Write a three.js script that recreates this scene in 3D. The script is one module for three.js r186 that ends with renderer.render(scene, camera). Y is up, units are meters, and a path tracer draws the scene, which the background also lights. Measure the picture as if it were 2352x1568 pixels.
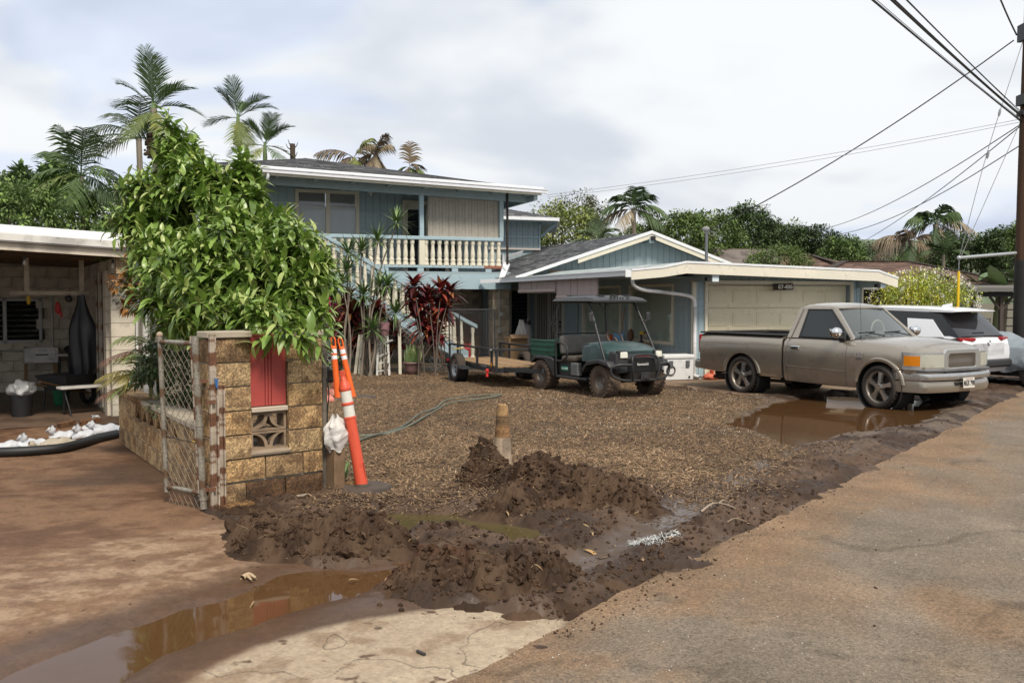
import * as THREE from 'three';
import { mergeGeometries, mergeVertices, toCreasedNormals } from 'three/addons/utils/BufferGeometryUtils.js';
import { RoundedBoxGeometry } from 'three/addons/geometries/RoundedBoxGeometry.js';
import { TextGeometry } from 'three/addons/geometries/TextGeometry.js';
import { FontLoader } from 'three/addons/loaders/FontLoader.js';
import { Brush, Evaluator, SUBTRACTION } from 'three-bvh-csg';

const _tni = THREE.BufferGeometry.prototype.toNonIndexed; THREE.BufferGeometry.prototype.toNonIndexed = function () { return this.index ? _tni.call(this) : this; };

// ---------- camera, sky, sun, exposure ----------
const PI = Math.PI, sin = Math.sin, cos = Math.cos, abs = Math.abs, max = Math.max, min = Math.min, sqrt = Math.sqrt, floor = Math.floor;
const FD = 2150, EYE = 1.75, PITCH = Math.atan(94 / FD);          // focal length in pixels of a 2352 wide frame
const scene = new THREE.Scene();
const camera = new THREE.PerspectiveCamera(2 * Math.atan(784 / FD) * 180 / PI, 1024 / 682, 0.1, 3000);
camera.position.set(0, EYE, 0);
camera.rotation.set(-PITCH, 0, 0);
camera.focus = 9; camera.userData.fStop = 8;
camera.updateMatrixWorld(); scene.add(camera);

let seed = 7;
const reseed = s => { seed = s; };
function rnd() { seed = (seed + 0x6D2B79F5) | 0; let t = Math.imul(seed ^ (seed >>> 15), 1 | seed); t = (t + Math.imul(t ^ (t >>> 7), 61 | t)) ^ t; return ((t ^ (t >>> 14)) >>> 0) / 4294967296; }
const rr = (a, b) => a + (b - a) * rnd();
const pick = a => a[floor(rnd() * a.length)];
const TAB = new Float32Array(65536); for (let i = 0; i < 65536; i++) TAB[i] = rnd();
function vn(x, y, s = 0) {           // value noise 0..1
  const xi = floor(x), yi = floor(y); let fx = x - xi, fy = y - yi; fx = fx * fx * (3 - 2 * fx); fy = fy * fy * (3 - 2 * fy);
  const r0 = ((yi + s * 37) & 255) << 8, r1 = ((yi + 1 + s * 37) & 255) << 8, c0 = (xi + s * 91) & 255, c1 = (xi + 1 + s * 91) & 255;
  const a = TAB[r0 | c0], b = TAB[r0 | c1], c = TAB[r1 | c0], d = TAB[r1 | c1];
  return a + (b - a) * fx + (c - a + (a - b - c + d) * fx) * fy;
}
function fbm(x, y, o = 4, s = 0) { let v = 0, a = .5, t = 0; for (let i = 0; i < o; i++) { v += a * vn(x, y, s + i); t += a; x *= 2.03; y *= 2.03; a *= .5; } return v / t; }
function ridge(x, y, o = 4, s = 0) { let v = 0, a = .5, t = 0; for (let i = 0; i < o; i++) { v += a * (1 - abs(2 * vn(x, y, s + i) - 1)); t += a; x *= 2.1; y *= 2.1; a *= .5; } return v / t; }
function clod(x, y, s = 0) { // rounded lumps of uneven size, 0..1
  const xi = floor(x), yi = floor(y); let h = 0; for (let j = -1; j < 2; j++) for (let i = -1; i < 2; i++) { const a = (xi + i + s * 17) & 255, b = (yi + j + s * 53) & 255, k = TAB[(b << 8) | a], l = TAB[(a << 8) | b], dx = xi + i + k - x, dy = yi + j + l - y, r = .35 + .5 * TAB[((b ^ 91) << 8) | (a ^ 37)], q = 1 - (dx * dx + dy * dy) / (r * r); if (q > 0) h = max(h, sqrt(q) * r * 1.25); } return h; }
const sst = (a, b, x) => { const t = min(1, max(0, (x - a) / (b - a))); return t * t * (3 - 2 * t); };
const mix = (a, b, t) => a + (b - a) * t;
const tint = (c, k) => [c[0] * k, c[1] * k, c[2] * k];
const mix3 = (a, b, t) => [a[0] + (b[0] - a[0]) * t, a[1] + (b[1] - a[1]) * t, a[2] + (b[2] - a[2]) * t];

{ // overcast sky: broken cloud sheets, as air and clouds only
  const W = 1536, H = 768, d = new Float32Array(W * H * 4);
  for (let j = 0; j < H; j++) for (let i = 0; i < W; i++) {
    const el = ((j + .5) / H - .5) * PI, az = ((i + .5) / W - .5) * 2 * PI;
    const y = sin(el), c = cos(el), x = c * cos(az), z = c * sin(az);
    let L, b;
    if (y > -.02) {
      const k = 1 / (max(y, 0) + .16), px = x * k, pz = z * k;
      const wx = fbm(px * 1.1 + 3, pz * 1.1, 3, 5) - .5, wz = fbm(px * 1.1, pz * 1.1 + 9, 3, 6) - .5;
      const n = fbm(px * .9 + wx * 1.3 + 20, pz * .9 + wz * 1.3 + 11, 6, 1), m = fbm(px * 3 + wx * 2 + 4, pz * 3 + 7, 5, 8);
      const t = sst(.34, .64, n * .62 + m * .38);
      L = mix(.64, .845, t) * mix(.94, 1, sst(.02, .22, y)); b = mix(1.10, 1.02, t); const br = sst(.56, .70, fbm(px * 1.4 + wx * 2 + 31, pz * 1.4 + wz * 2 + 5, 5, 14)); L *= 1 - .10 * br; b += .13 * br;
    } else { L = .3; b = 1; }
    const o = (j * W + i) * 4; d[o] = L * (y > -.02 ? .985 : 1) / sqrt(b); d[o + 1] = L; d[o + 2] = L * b; d[o + 3] = 1;
  }
  const sky = new THREE.DataTexture(d, W, H, THREE.RGBAFormat, THREE.FloatType);
  sky.mapping = THREE.EquirectangularReflectionMapping; sky.magFilter = sky.minFilter = THREE.LinearFilter; sky.needsUpdate = true;
  scene.background = sky; scene.environment = sky;
}
const sun = new THREE.DirectionalLight(new THREE.Color(1, .92, .79), 3.3);
sun.position.set(14, 40, 16); sun.target.position.set(2, 0, -14); scene.add(sun, sun.target);
sun.castShadow = true; sun.shadow.radius = 24; sun.shadow.mapSize.set(4096, 4096);
Object.assign(sun.shadow.camera, { left: -30, right: 30, top: 30, bottom: -30, near: 1, far: 120 });
const renderer = new THREE.WebGLRenderer({ antialias: true });
renderer.setSize(1024, 682);
renderer.shadowMap.enabled = true; renderer.shadowMap.type = THREE.PCFSoftShadowMap;
renderer.toneMapping = THREE.LinearToneMapping; renderer.toneMappingExposure = 1.16;

// ---------- pixel -> place helpers (pixels of the 2352 x 1568 view of the photograph) ----------
const V = (x, y, z) => new THREE.Vector3(x, y, z);
function ray(u, v) { const x = (u - 1176) / FD, y = -(v - 784) / FD; return V(x, y * cos(PITCH) - sin(PITCH), -y * sin(PITCH) - cos(PITCH)); }
function G(u, v, h = 0) { const r = ray(u, v), t = (h - EYE) / r.y; return V(r.x * t, h, r.z * t); }
function Z(u, v, depth) { const r = ray(u, v), t = -depth / r.z; return V(r.x * t, EYE + r.y * t, -depth); }

// ---------- geometry helpers ----------
const names = {};
const numbered = n => { const k = names[n] = (names[n] ?? -1) + 1; return k ? n + '_' + String(k).padStart(3, '0') : n; };
function part(name, geo, mat, parent) { const m = new THREE.Mesh(Array.isArray(geo) ? merge(geo) : geo, mat); m.name = name; m.castShadow = m.receiveShadow = true; parent.add(m); return m; }
function tag(o, label, category, group) { o.userData.label = label; o.userData.category = category; if (group) o.userData.group = group; return o; }
function thing(name, label, category, pos = [0, 0, 0], turn = 0, group) { const g = new THREE.Group(); g.name = numbered(name); g.position.set(...(pos.isVector3 ? pos.toArray() : pos)); g.rotation.y = turn; scene.add(g); return tag(g, label, category, group); }
function solo(name, geo, mat, label, category, group) { const m = part(numbered(name), geo, mat, scene); return tag(m, label, category, group); }
function struct(name, geo, mat) { const m = part(name, geo, mat, scene); m.userData.kind = 'structure'; return m; }
function merge(list) {
  list = list.map(g => { g = g.index ? g.toNonIndexed() : g; for (const k of Object.keys(g.attributes)) if (!['position', 'normal', 'uv'].includes(k)) g.deleteAttribute(k); if (!g.attributes.uv) uvBox(g); return g; });
  return list.length === 1 ? list[0] : mergeGeometries(list);
}
function uvBox(g) { // uv in metres by dominant normal
  const p = g.attributes.position, n = g.attributes.normal, u = new Float32Array(p.count * 2);
  for (let i = 0; i < p.count; i++) {
    let a = abs(n.getX(i)), b = abs(n.getY(i)), c = abs(n.getZ(i)); if (!g.index) { const k = i - i % 3; a = abs(n.getX(k) + n.getX(k + 1) + n.getX(k + 2)); b = abs(n.getY(k) + n.getY(k + 1) + n.getY(k + 2)); c = abs(n.getZ(k) + n.getZ(k + 1) + n.getZ(k + 2)); }
    const x = p.getX(i), y = p.getY(i), z = p.getZ(i);
    if (a >= b && a >= c) { u[2 * i] = z; u[2 * i + 1] = y; } else if (b >= c) { u[2 * i] = x; u[2 * i + 1] = z; } else { u[2 * i] = x; u[2 * i + 1] = y; }
  }
  g.setAttribute('uv', new THREE.BufferAttribute(u, 2)); return g;
}
const XF = (g, x = 0, y = 0, z = 0, rx = 0, ry = 0, rz = 0) => { g.applyMatrix4(new THREE.Matrix4().compose(V(x, y, z), new THREE.Quaternion().setFromEuler(new THREE.Euler(rx, ry, rz)), V(1, 1, 1))); return g; };
const box = (w, h, d, x = 0, y = 0, z = 0, rx = 0, ry = 0, rz = 0) => XF(uvBox(new THREE.BoxGeometry(w, h, d).toNonIndexed()), x, y, z, rx, ry, rz);
// box by extents
const bx = (x0, x1, y0, y1, z0, z1) => box(x1 - x0, y1 - y0, z1 - z0, (x0 + x1) / 2, (y0 + y1) / 2, (z0 + z1) / 2);
const rbox = (w, h, d, r = .02, x = 0, y = 0, z = 0, rx = 0, ry = 0, rz = 0, s = 2) => XF(uvBox(new RoundedBoxGeometry(w, h, d, s, min(r, w / 2.01, h / 2.01, d / 2.01)).toNonIndexed()), x, y, z, rx, ry, rz);
const cyl = (r0, r1, h, x = 0, y = 0, z = 0, rx = 0, ry = 0, rz = 0, n = 14) => XF(uvBox(new THREE.CylinderGeometry(r1, r0, h, n).toNonIndexed()), x, y, z, rx, ry, rz); // r0 bottom, r1 top
const sph = (r, x, y, z, sx = 1, sy = 1, sz = 1, n = 12) => { const g = new THREE.SphereGeometry(r, n, max(6, n * .7 | 0)); g.scale(sx, sy, sz); return XF(g.toNonIndexed(), x, y, z); };
const torus = (R, r, x, y, z, rx = 0, ry = 0, rz = 0, n = 24, arc = 2 * PI, m = 8) => XF(new THREE.TorusGeometry(R, r, m, n, arc).toNonIndexed(), x, y, z, rx, ry, rz);
const lathe = (pts, n = 20, x = 0, y = 0, z = 0, rx = 0, ry = 0, rz = 0) => XF(new THREE.LatheGeometry(pts.map(p => new THREE.Vector2(p[0], p[1])), n).toNonIndexed(), x, y, z, rx, ry, rz);
const v3 = p => p.isVector3 ? p : V(...p);
function beam(a, b, w, h = w) { a = v3(a); b = v3(b); const L = a.distanceTo(b), g = uvBox(new THREE.BoxGeometry(w, h, L).toNonIndexed()), m = new THREE.Matrix4(); const z = b.clone().sub(a).normalize(), up = abs(z.y) > .99 ? V(1, 0, 0) : V(0, 1, 0), x = up.clone().cross(z).normalize(), y = z.clone().cross(x); m.makeBasis(x, y, z).setPosition(a.clone().add(b).multiplyScalar(.5)); g.applyMatrix4(m); return g; }
function rod(a, b, r, r2 = r, n = 8) { a = v3(a); b = v3(b); const L = a.distanceTo(b), g = uvBox(new THREE.CylinderGeometry(r2, r, L, n).toNonIndexed()); g.applyMatrix4(new THREE.Matrix4().compose(a.clone().add(b).multiplyScalar(.5), new THREE.Quaternion().setFromUnitVectors(V(0, 1, 0), b.clone().sub(a).normalize()), V(1, 1, 1))); return g; }
const tube = (pts, r, seg = 24, n = 8, closed = false) => new THREE.TubeGeometry(new THREE.CatmullRomCurve3(pts.map(v3), closed), seg, r, n, closed).toNonIndexed();
function taperTube(pts, r0, r1, seg = 16, n = 7) { // round limb that thins
  const c = new THREE.CatmullRomCurve3(pts.map(v3)), g = new THREE.TubeGeometry(c, seg, 1, n), p = g.attributes.position;
  for (let i = 0; i <= seg; i++) { const o = c.getPointAt(i / seg), r = mix(r0, r1, i / seg); for (let j = 0; j <= n; j++) { const k = i * (n + 1) + j; p.setXYZ(k, o.x + (p.getX(k) - o.x) * r, o.y + (p.getY(k) - o.y) * r, o.z + (p.getZ(k) - o.z) * r); } }
  return g.toNonIndexed();
}
function extr(pts, depth, bevel = 0, holes = []) { const s = new THREE.Shape(pts.map(p => new THREE.Vector2(...p))); for (const h of holes) s.holes.push(new THREE.Path(h.map(p => new THREE.Vector2(...p)))); const g = new THREE.ExtrudeGeometry(s, { depth, bevelEnabled: bevel > 0, bevelSize: bevel, bevelThickness: bevel, bevelSegments: 2, steps: 1, curveSegments: 10 }); return uvBox(g.index ? g.toNonIndexed() : g); }
function grid(nu, nv, f, crease = 0) { // parametric sheet: f(i,j)-> [x,y,z]
  const P = new Float32Array((nu + 1) * (nv + 1) * 3), U = new Float32Array((nu + 1) * (nv + 1) * 2), I = [];
  for (let j = 0; j <= nv; j++) for (let i = 0; i <= nu; i++) { const k = j * (nu + 1) + i, q = f(i / nu, j / nv); P.set(q.slice(0, 3), k * 3); U[2 * k] = q[3] ?? i / nu; U[2 * k + 1] = q[4] ?? j / nv; }
  for (let j = 0; j < nv; j++) for (let i = 0; i < nu; i++) { const a = j * (nu + 1) + i, b = a + 1, c = a + nu + 1, d = c + 1; I.push(a, b, d, a, d, c); }
  let g = new THREE.BufferGeometry(); g.setAttribute('position', new THREE.BufferAttribute(P, 3)); g.setAttribute('uv', new THREE.BufferAttribute(U, 2)); g.setIndex(I); g.computeVertexNormals();
  if (crease) g = toCreasedNormals(g, crease); return g;
}
function loft(rings, crease = .6, caps = true) { // rings: equal-length closed loops of [x,y,z]
  const n = rings[0].length, P = [], I = []; rings.forEach(r => r.forEach(p => P.push(...p)));
  for (let i = 0; i < rings.length - 1; i++) for (let j = 0; j < n; j++) { const a = i * n + j, b = i * n + (j + 1) % n, c = a + n, d = b + n; I.push(a, b, d, a, d, c); }
  if (caps) { for (const [i, f] of [[0, 1], [rings.length - 1, -1]]) { const m = rings[i].reduce((s, p) => [s[0] + p[0] / n, s[1] + p[1] / n, s[2] + p[2] / n], [0, 0, 0]), k = P.length / 3; P.push(...m); for (let j = 0; j < n; j++) { const a = i * n + j, b = i * n + (j + 1) % n; f > 0 ? I.push(k, b, a) : I.push(k, a, b); } } }
  const g = new THREE.BufferGeometry(); g.setAttribute('position', new THREE.Float32BufferAttribute(P, 3)); g.setIndex(I); g.computeVertexNormals();
  return uvBox(toCreasedNormals(g, crease));
}
function quad(a, b, c, d, t = .01) { // slab of thickness t on the four corners (counter-clockwise from outside)
  a = v3(a); b = v3(b); c = v3(c); d = v3(d); const n = b.clone().sub(a).cross(d.clone().sub(a)).normalize().multiplyScalar(-t);
  const A = [a, b, c, d].map(p => p.toArray()), B = [a, b, c, d].map(p => p.clone().add(n).toArray()); return loft([B, A], .3);
}
function lump(r, sx, sy, sz, amp, s, det = 3, f = 2.2) { // uneven boulder / bag
  let g = new THREE.IcosahedronGeometry(1, det); g.deleteAttribute('normal'); g.deleteAttribute('uv'); g = mergeVertices(g); const p = g.attributes.position;
  for (let i = 0; i < p.count; i++) { const x = p.getX(i), y = p.getY(i), z = p.getZ(i), k = r * (1 + amp * (fbm(x * f + s * 3.1 + 9, y * f + z * 1.7 * f + 5, 3, s & 15) - .5) * 2); p.setXYZ(i, x * k * sx, y * k * sy, z * k * sz); }
  g.computeVertexNormals(); g = g.toNonIndexed(); return uvBox(g);
}
class Cloud { // many small faces in one geometry, each with its own tint
  constructor() { this.p = []; this.n = []; this.c = []; }
  add(g, m, c) { const P = g.attributes.position, N = g.attributes.normal, e = m.elements, nm = new THREE.Matrix3().getNormalMatrix(m).elements;
    for (let i = 0; i < P.count; i++) { const x = P.getX(i), y = P.getY(i), z = P.getZ(i), a = N.getX(i), b = N.getY(i), d = N.getZ(i);
      this.p.push(e[0] * x + e[4] * y + e[8] * z + e[12], e[1] * x + e[5] * y + e[9] * z + e[13], e[2] * x + e[6] * y + e[10] * z + e[14]);
      const nx = nm[0] * a + nm[3] * b + nm[6] * d, ny = nm[1] * a + nm[4] * b + nm[7] * d, nz = nm[2] * a + nm[5] * b + nm[8] * d, l = Math.hypot(nx, ny, nz) || 1;
      this.n.push(nx / l, ny / l, nz / l); this.c.push(c[0], c[1], c[2]); } }
  tri(a, b, c, col) { const n = b.clone().sub(a).cross(c.clone().sub(a)).normalize(); for (const q of [a, b, c]) { this.p.push(q.x, q.y, q.z); this.n.push(n.x, n.y, n.z); this.c.push(...col); } }
  quad(a, b, c, d, col) { this.tri(a, b, c, col); this.tri(a, c, d, col); }
  geo() { const g = new THREE.BufferGeometry(); g.setAttribute('position', new THREE.Float32BufferAttribute(this.p, 3)); g.setAttribute('normal', new THREE.Float32BufferAttribute(this.n, 3)); g.setAttribute('color', new THREE.Float32BufferAttribute(this.c, 3)); return g; }
}
const M4 = (x, y, z, rx = 0, ry = 0, rz = 0, s = 1) => new THREE.Matrix4().compose(V(x, y, z), new THREE.Quaternion().setFromEuler(new THREE.Euler(rx, ry, rz, 'YXZ')), Array.isArray(s) ? V(...s) : V(s, s, s));
function aim(o, dir, up, s = 1) { // matrix whose +Z looks along dir
  const z = dir.clone().normalize(); let x = (up ?? V(0, 1, 0)).clone().cross(z); if (x.lengthSq() < 1e-6) x = V(1, 0, 0).cross(z); x.normalize(); const y = z.clone().cross(x);
  return new THREE.Matrix4().makeBasis(x.multiplyScalar(Array.isArray(s) ? s[0] : s), y.multiplyScalar(Array.isArray(s) ? s[1] : s), z.multiplyScalar(Array.isArray(s) ? s[2] : s)).setPosition(o);
}

// ---------- textures and materials ----------
function texture(S, f, { srgb = true, tile = 1, sy = S } = {}) { // f(u,v) -> [r,g,b] or grey, 0..1 (sRGB for colour maps)
  const d = new Uint8Array(S * sy * 4);
  for (let j = 0; j < sy; j++) for (let i = 0; i < S; i++) { const q = f(i / S, j / sy), o = (j * S + i) * 4; if (typeof q === 'number') d[o] = d[o + 1] = d[o + 2] = max(0, min(255, q * 255)); else { d[o] = max(0, min(255, q[0] * 255)); d[o + 1] = max(0, min(255, q[1] * 255)); d[o + 2] = max(0, min(255, q[2] * 255)); } d[o + 3] = 255; }
  const t = new THREE.DataTexture(d, S, sy, THREE.RGBAFormat); t.wrapS = t.wrapT = THREE.RepeatWrapping; t.magFilter = THREE.LinearFilter; t.minFilter = THREE.LinearMipmapLinearFilter; t.generateMipmaps = true; if (srgb) t.colorSpace = THREE.SRGBColorSpace; t.repeat.set(1 / tile, 1 / tile); t.needsUpdate = true; return t;
}
function pvn(x, y, p, s) { // periodic value noise
  const xi = floor(x), yi = floor(y); let fx = x - xi, fy = y - yi; fx = fx * fx * (3 - 2 * fx); fy = fy * fy * (3 - 2 * fy); const m = k => ((k % p) + p) % p;
  const h = (a, b) => TAB[(((m(b) + s * 37) & 255) << 8) | ((m(a) + s * 91) & 255)]; const a = h(xi, yi), b = h(xi + 1, yi), c = h(xi, yi + 1), d = h(xi + 1, yi + 1); return a + (b - a) * fx + (c - a + (a - b - c + d) * fx) * fy;
}
function pf(u, v, p, o = 4, s = 0) { let r = 0, a = .5, t = 0; for (let i = 0; i < o; i++) { r += a * pvn(u * p, v * p, p, s + i); t += a; p *= 2; a *= .5; } return r / t; }
const grey = n => [n, n, n];
const TX = {
  dirt: texture(512, (u, v) => { const n = pf(u, v, 4, 6, 1), m = pf(u, v, 16, 4, 9); return grey(.80 + .2 * sst(.32, .62, n) - .10 * sst(.6, .8, m)); }, { tile: 1.3 }),
  fine: texture(512, (u, v) => .5 + (pf(u, v, 64, 3, 3) - .5) * 1.2, { srgb: false, tile: .5 }),
  wood: texture(512, (u, v) => { const w = pf(u, v, 3, 4, 2), g = pvn(u * 6 + w * 2, v * 120, 128, 5); return [.72 + .25 * g - .2 * w, .66 + .25 * g - .2 * w, .58 + .24 * g - .2 * w]; }, { tile: 1 }),
  block: texture(512, (u, v) => { const n = pf(u, v, 5, 5, 11), s = pf(u, v, 90, 2, 4), st = sst(.42, .68, pf(u, v, 10, 5, 20)); const k = .60 + .80 * (s - .5) + .40 * (n - .5); return mix3([.68 * k + .28, .585 * k + .24, .45 * k + .185], [.44 * k + .17, .35 * k + .135, .26 * k + .10], st * .65); }, { tile: .9 }),
  blockbump: texture(512, (u, v) => pf(u, v, 60, 3, 4) * .7 + pf(u, v, 12, 3, 14) * .3, { srgb: false, tile: .45 }),
  rust: texture(256, (u, v) => { const t = sst(.42, .6, pf(u, v, 4, 5, 31)), k = .8 + .4 * (pf(u, v, 32, 3, 8) - .5); return mix3([.80 * k, .78 * k, .74 * k], [.56 * k, .40 * k, .28 * k], t * .8); }, { tile: .35 }),
  rustpaint: texture(256, (u, v) => { const t = sst(.50, .60, pf(u, v, 5, 5, 41)), k = .85 + .3 * (pf(u, v, 32, 3, 8) - .5); return mix3([.76 * k, .70 * k, .63 * k], [.46 * k, .31 * k, .22 * k], t); }, { tile: .5 }),
  fabric: texture(256, (u, v) => grey(.86 + .14 * pf(u, v, 48, 3, 6) - .1 * pf(u, v, 4, 3, 7)), { tile: .4 }),
  scuff: texture(512, (u, v) => { const n = pf(u, v, 3, 6, 17), m = sst(.55, .75, pf(u, v, 20, 4, 23)); return grey(.93 + .07 * n - .07 * m * sst(.45, .6, n)); }, { tile: 1.1 }),
};
const lin = (r, g, b) => new THREE.Color().setRGB(r, g, b);
const hex = h => new THREE.Color(h);
const mat = (color, roughness = .8, o = {}) => new THREE.MeshPhysicalMaterial({ color: typeof color === 'string' ? hex(color) : Array.isArray(color) ? lin(...color) : color, roughness, side: THREE.DoubleSide, ...o });
const leafMat = (o = {}) => mat([1, 1, 1], .5, { vertexColors: true, transmission: .22, thickness: 0, ...o });
const font = await new FontLoader().loadAsync('fonts/droid/droid_sans_bold.typeface.json');
const text3 = (s, size, depth = .004) => { const g = new TextGeometry(s, { font, size, depth, curveSegments: 3, bevelEnabled: false }); g.computeBoundingBox(); const c = g.boundingBox; g.translate(-(c.max.x + c.min.x) / 2, -(c.max.y + c.min.y) / 2, 0); return g.index ? g.toNonIndexed() : g; };

// ---------- ground ----------
const gp = list => list.map(([u, v]) => { const p = G(u, v); return [p.x, -p.z]; });      // pixels on the ground -> [x, depth]
function sdPoly(poly, x, y) { let d = 1e9, s = 1; for (let i = 0, j = poly.length - 1; i < poly.length; j = i++) { const [ax, ay] = poly[i], [bx_, by] = poly[j], ex = bx_ - ax, ey = by - ay, wx = x - ax, wy = y - ay, t = min(1, max(0, (wx * ex + wy * ey) / (ex * ex + ey * ey))), qx = wx - ex * t, qy = wy - ey * t; d = min(d, qx * qx + qy * qy); const c1 = y >= ay, c2 = y < by, c3 = ex * wy > ey * wx; if ((c1 && c2 && c3) || (!c1 && !c2 && !c3)) s = -s; } return s * sqrt(d); }
class Field { constructor(poly, x0, x1, y0, y1, n = 300) { Object.assign(this, { x0, y0, n, kx: n / (x1 - x0), ky: n / (y1 - y0), a: new Float32Array((n + 1) * (n + 1)) }); for (let j = 0; j <= n; j++) for (let i = 0; i <= n; i++) this.a[j * (n + 1) + i] = sdPoly(poly, x0 + i / this.kx, y0 + j / this.ky); }
  at(x, y) { const n = this.n; let u = min(n - .001, max(0, (x - this.x0) * this.kx)), v = min(n - .001, max(0, (y - this.y0) * this.ky)); const i = floor(u), j = floor(v), o = j * (n + 1) + i; u -= i; v -= j; const a = this.a; return (a[o] * (1 - u) + a[o + 1] * u) * (1 - v) + (a[o + n + 1] * (1 - u) + a[o + n + 2] * u) * v; } }
const F = (px, tail = []) => new Field([...gp(px), ...tail], -10, 12, 2, 26, 360);
// negative inside
const fPuddle = F([[-60, 1580], [0, 1545], [100, 1497], [200, 1462], [350, 1418], [415, 1387], [500, 1372], [565, 1342], [635, 1312], [715, 1300], [860, 1298], [935, 1290], [925, 1312], [870, 1352], [780, 1380], [665, 1406], [575, 1436], [480, 1462], [395, 1500], [320, 1545], [250, 1600], [-60, 1700]]);
const fDry = F([[380, 1640], [430, 1572], [500, 1530], [600, 1485], [750, 1440], [900, 1410], [1025, 1392], [1180, 1404], [1330, 1412], [1100, 1600], [1000, 1700]]);   // dry pale concrete
const fMid = F([[-600, 1420], [-200, 1300], [0, 1274], [280, 1242], [530, 1200], [600, 1225], [640, 1290], [560, 1330], [430, 1375], [300, 1412], [100, 1440], [-300, 1500]]);  // thinly muddied concrete
const fTrack = F([[1080, 1412], [1230, 1370], [1400, 1290], [1520, 1225], [1660, 1150], [1790, 1075], [1850, 1030], [1790, 1030], [1690, 1085], [1560, 1150], [1450, 1190], [1400, 1240], [1290, 1290], [1130, 1350], [1050, 1400]]);
const fPool = F([[800, 1185], [850, 1176], [930, 1172], [1060, 1176], [1140, 1190], [1250, 1212], [1260, 1235], [1190, 1248], [1120, 1222], [1020, 1205], [960, 1205], [920, 1235], [900, 1250], [860, 1215]]);
const fChan = F([[905, 1250], [965, 1235], [985, 1262], [960, 1290], [930, 1310], [900, 1330], [860, 1340], [880, 1300]]);
const fTruckPool = F([[1670, 972], [1720, 945], [1770, 925], [1848, 908], [1983, 900], [2100, 915], [2165, 935], [2130, 958], [2087, 974], [1983, 990], [1905, 1002], [1835, 1024], [1790, 1008], [1730, 985]]);
const fPad = F([[1440, 876], [1535, 888], [1664, 906], [1757, 910], [1850, 905], [2010, 892], [2200, 870], [2500, 840], [2500, 790], [1600, 800], [1440, 830]]);
// road edge: straight line through two points on the ground
const RE0 = gp([[1300, 1430]])[0], RE1 = gp([[2352, 897]])[0], REL = Math.hypot(RE1[0] - RE0[0], RE1[1] - RE0[1]), RD = [(RE1[0] - RE0[0]) / REL, (RE1[1] - RE0[1]) / REL];
const roadSide = (x, d) => (x - RE0[0]) * RD[1] - (d - RE0[1]) * RD[0];            // >0 on the road
const roadAlong = (x, d) => (x - RE0[0]) * RD[0] + (d - RE0[1]) * RD[1];
// pier line: the yard lies behind it
const P1 = gp([[480, 1175]])[0], P2 = gp([[735, 1136]])[0];
const fDrive = F([[480, 1178], [560, 1225], [640, 1270], [720, 1300], [900, 1296], [930, 1300], [900, 1370], [1000, 1393], [1150, 1402], [1300, 1430], [1070, 1568]], [[-1.3, 2.5], [-9.5, 2.5], [-9.5, 12], [-7, 15], [-6.4, 13.8], [-4.6, 11.6]]);

{ const g = new THREE.PlaneGeometry(1600, 1600, 8, 8); g.rotateX(-PI / 2); struct('ground', XF(g, 0, -.16, -500), mat([.10, .085, .05], .95)); }

// --- driveway (own map: concrete under a film of red mud, wet band, puddle swale)
const DX0 = -9, DX1 = 1, DZ0 = 2.6, DZ1 = 13.8;
function driveH(x, d) { return -.045 * sst(.10, -.22, fPuddle.at(x, d) + .10 * (fbm(x * 3, d * 3, 3, 4) - .5)) + .005 * (fbm(x * 2, d * 2, 3, 2) - .5); }
function driveSurf(x, d) { // [rgb linear, roughness]
  const n = fbm(x * 1.3, d * 1.3, 5, 3), f = fbm(x * 22, d * 22, 3, 7), g = fbm(x * 6, d * 9, 4, 12), e = .30 * (fbm(x * 2.2, d * 2.2, 4, 21) - .5) + .06 * (f - .5);
  const spk = vn(x * 140, d * 140, 3), spk2 = vn(x * 60, d * 60, 9);
  const dry = sst(.05, -.05, fDry.at(x, d) + e * .35), mid = sst(.09, -.09, fMid.at(x, d) + e * .9);
  const pud = fPuddle.at(x, d) + e * .2, wet = sst(.42, .12, pud);
  const a = [.22, .127, .074], b = [.13, .068, .038];
  let c = mix3(b, a, sst(.34, .64, n * .55 + g * .45));                       // mud film
  c = mix3(c, [.085, .055, .038], sst(.52, .66, fbm(x * .55 + 2, d * .8 + 5, 4, 83)) * .7);
  const worn = mix3([.225, .135, .08], [.34, .23, .15], sst(.36, .66, g * .7 + f * .3)); c = mix3(c, worn, mid * (.45 + .55 * sst(.35, .6, fbm(x * 3.1, d * 5.3, 4, 33))));
  c = mix3(c, [.088, .050, .031], wet * (1 - dry) * .8);
  let dc = mix3([.39, .305, .215], [.50, .41, .30], sst(.3, .7, n)); dc = mix3(dc, [.26, .18, .115], sst(.55, .72, fbm(x * 5, d * 5, 5, 44)) * .8);
  dc = mix3(dc, [.12, .075, .05], sst(.70, .80, fbm(x * 11, d * 11, 4, 46)));
  c = mix3(c, dc, dry);
  const k = .86 + .28 * (spk - .5) + .22 * (spk2 - .5) + .2 * (f - .5); c = c.map(q => q * k);
  if (dry > .5 && spk > .93) c = c.map(q => q * .55);
  const ck = abs(fbm(x * 1.7 + 4, d * 1.7, 4, 60) - .5); if (dry > .3 && ck < .0045) c = c.map(q => q * .5);
  const rough = mix(mix(.62, .80, sst(.4, .6, n)), .34, wet * (1 - dry)) + .12 * dry;
  return [c, rough];
}
const toS = c => c <= .0031308 ? 12.92 * c : 1.055 * Math.pow(c, 1 / 2.4) - .055;
const GREYISH = [.3, .25, .2], DA = (u, v) => [DX0 + u * (DX1 - DX0), DZ0 + v * (DZ1 - DZ0)];
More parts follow.
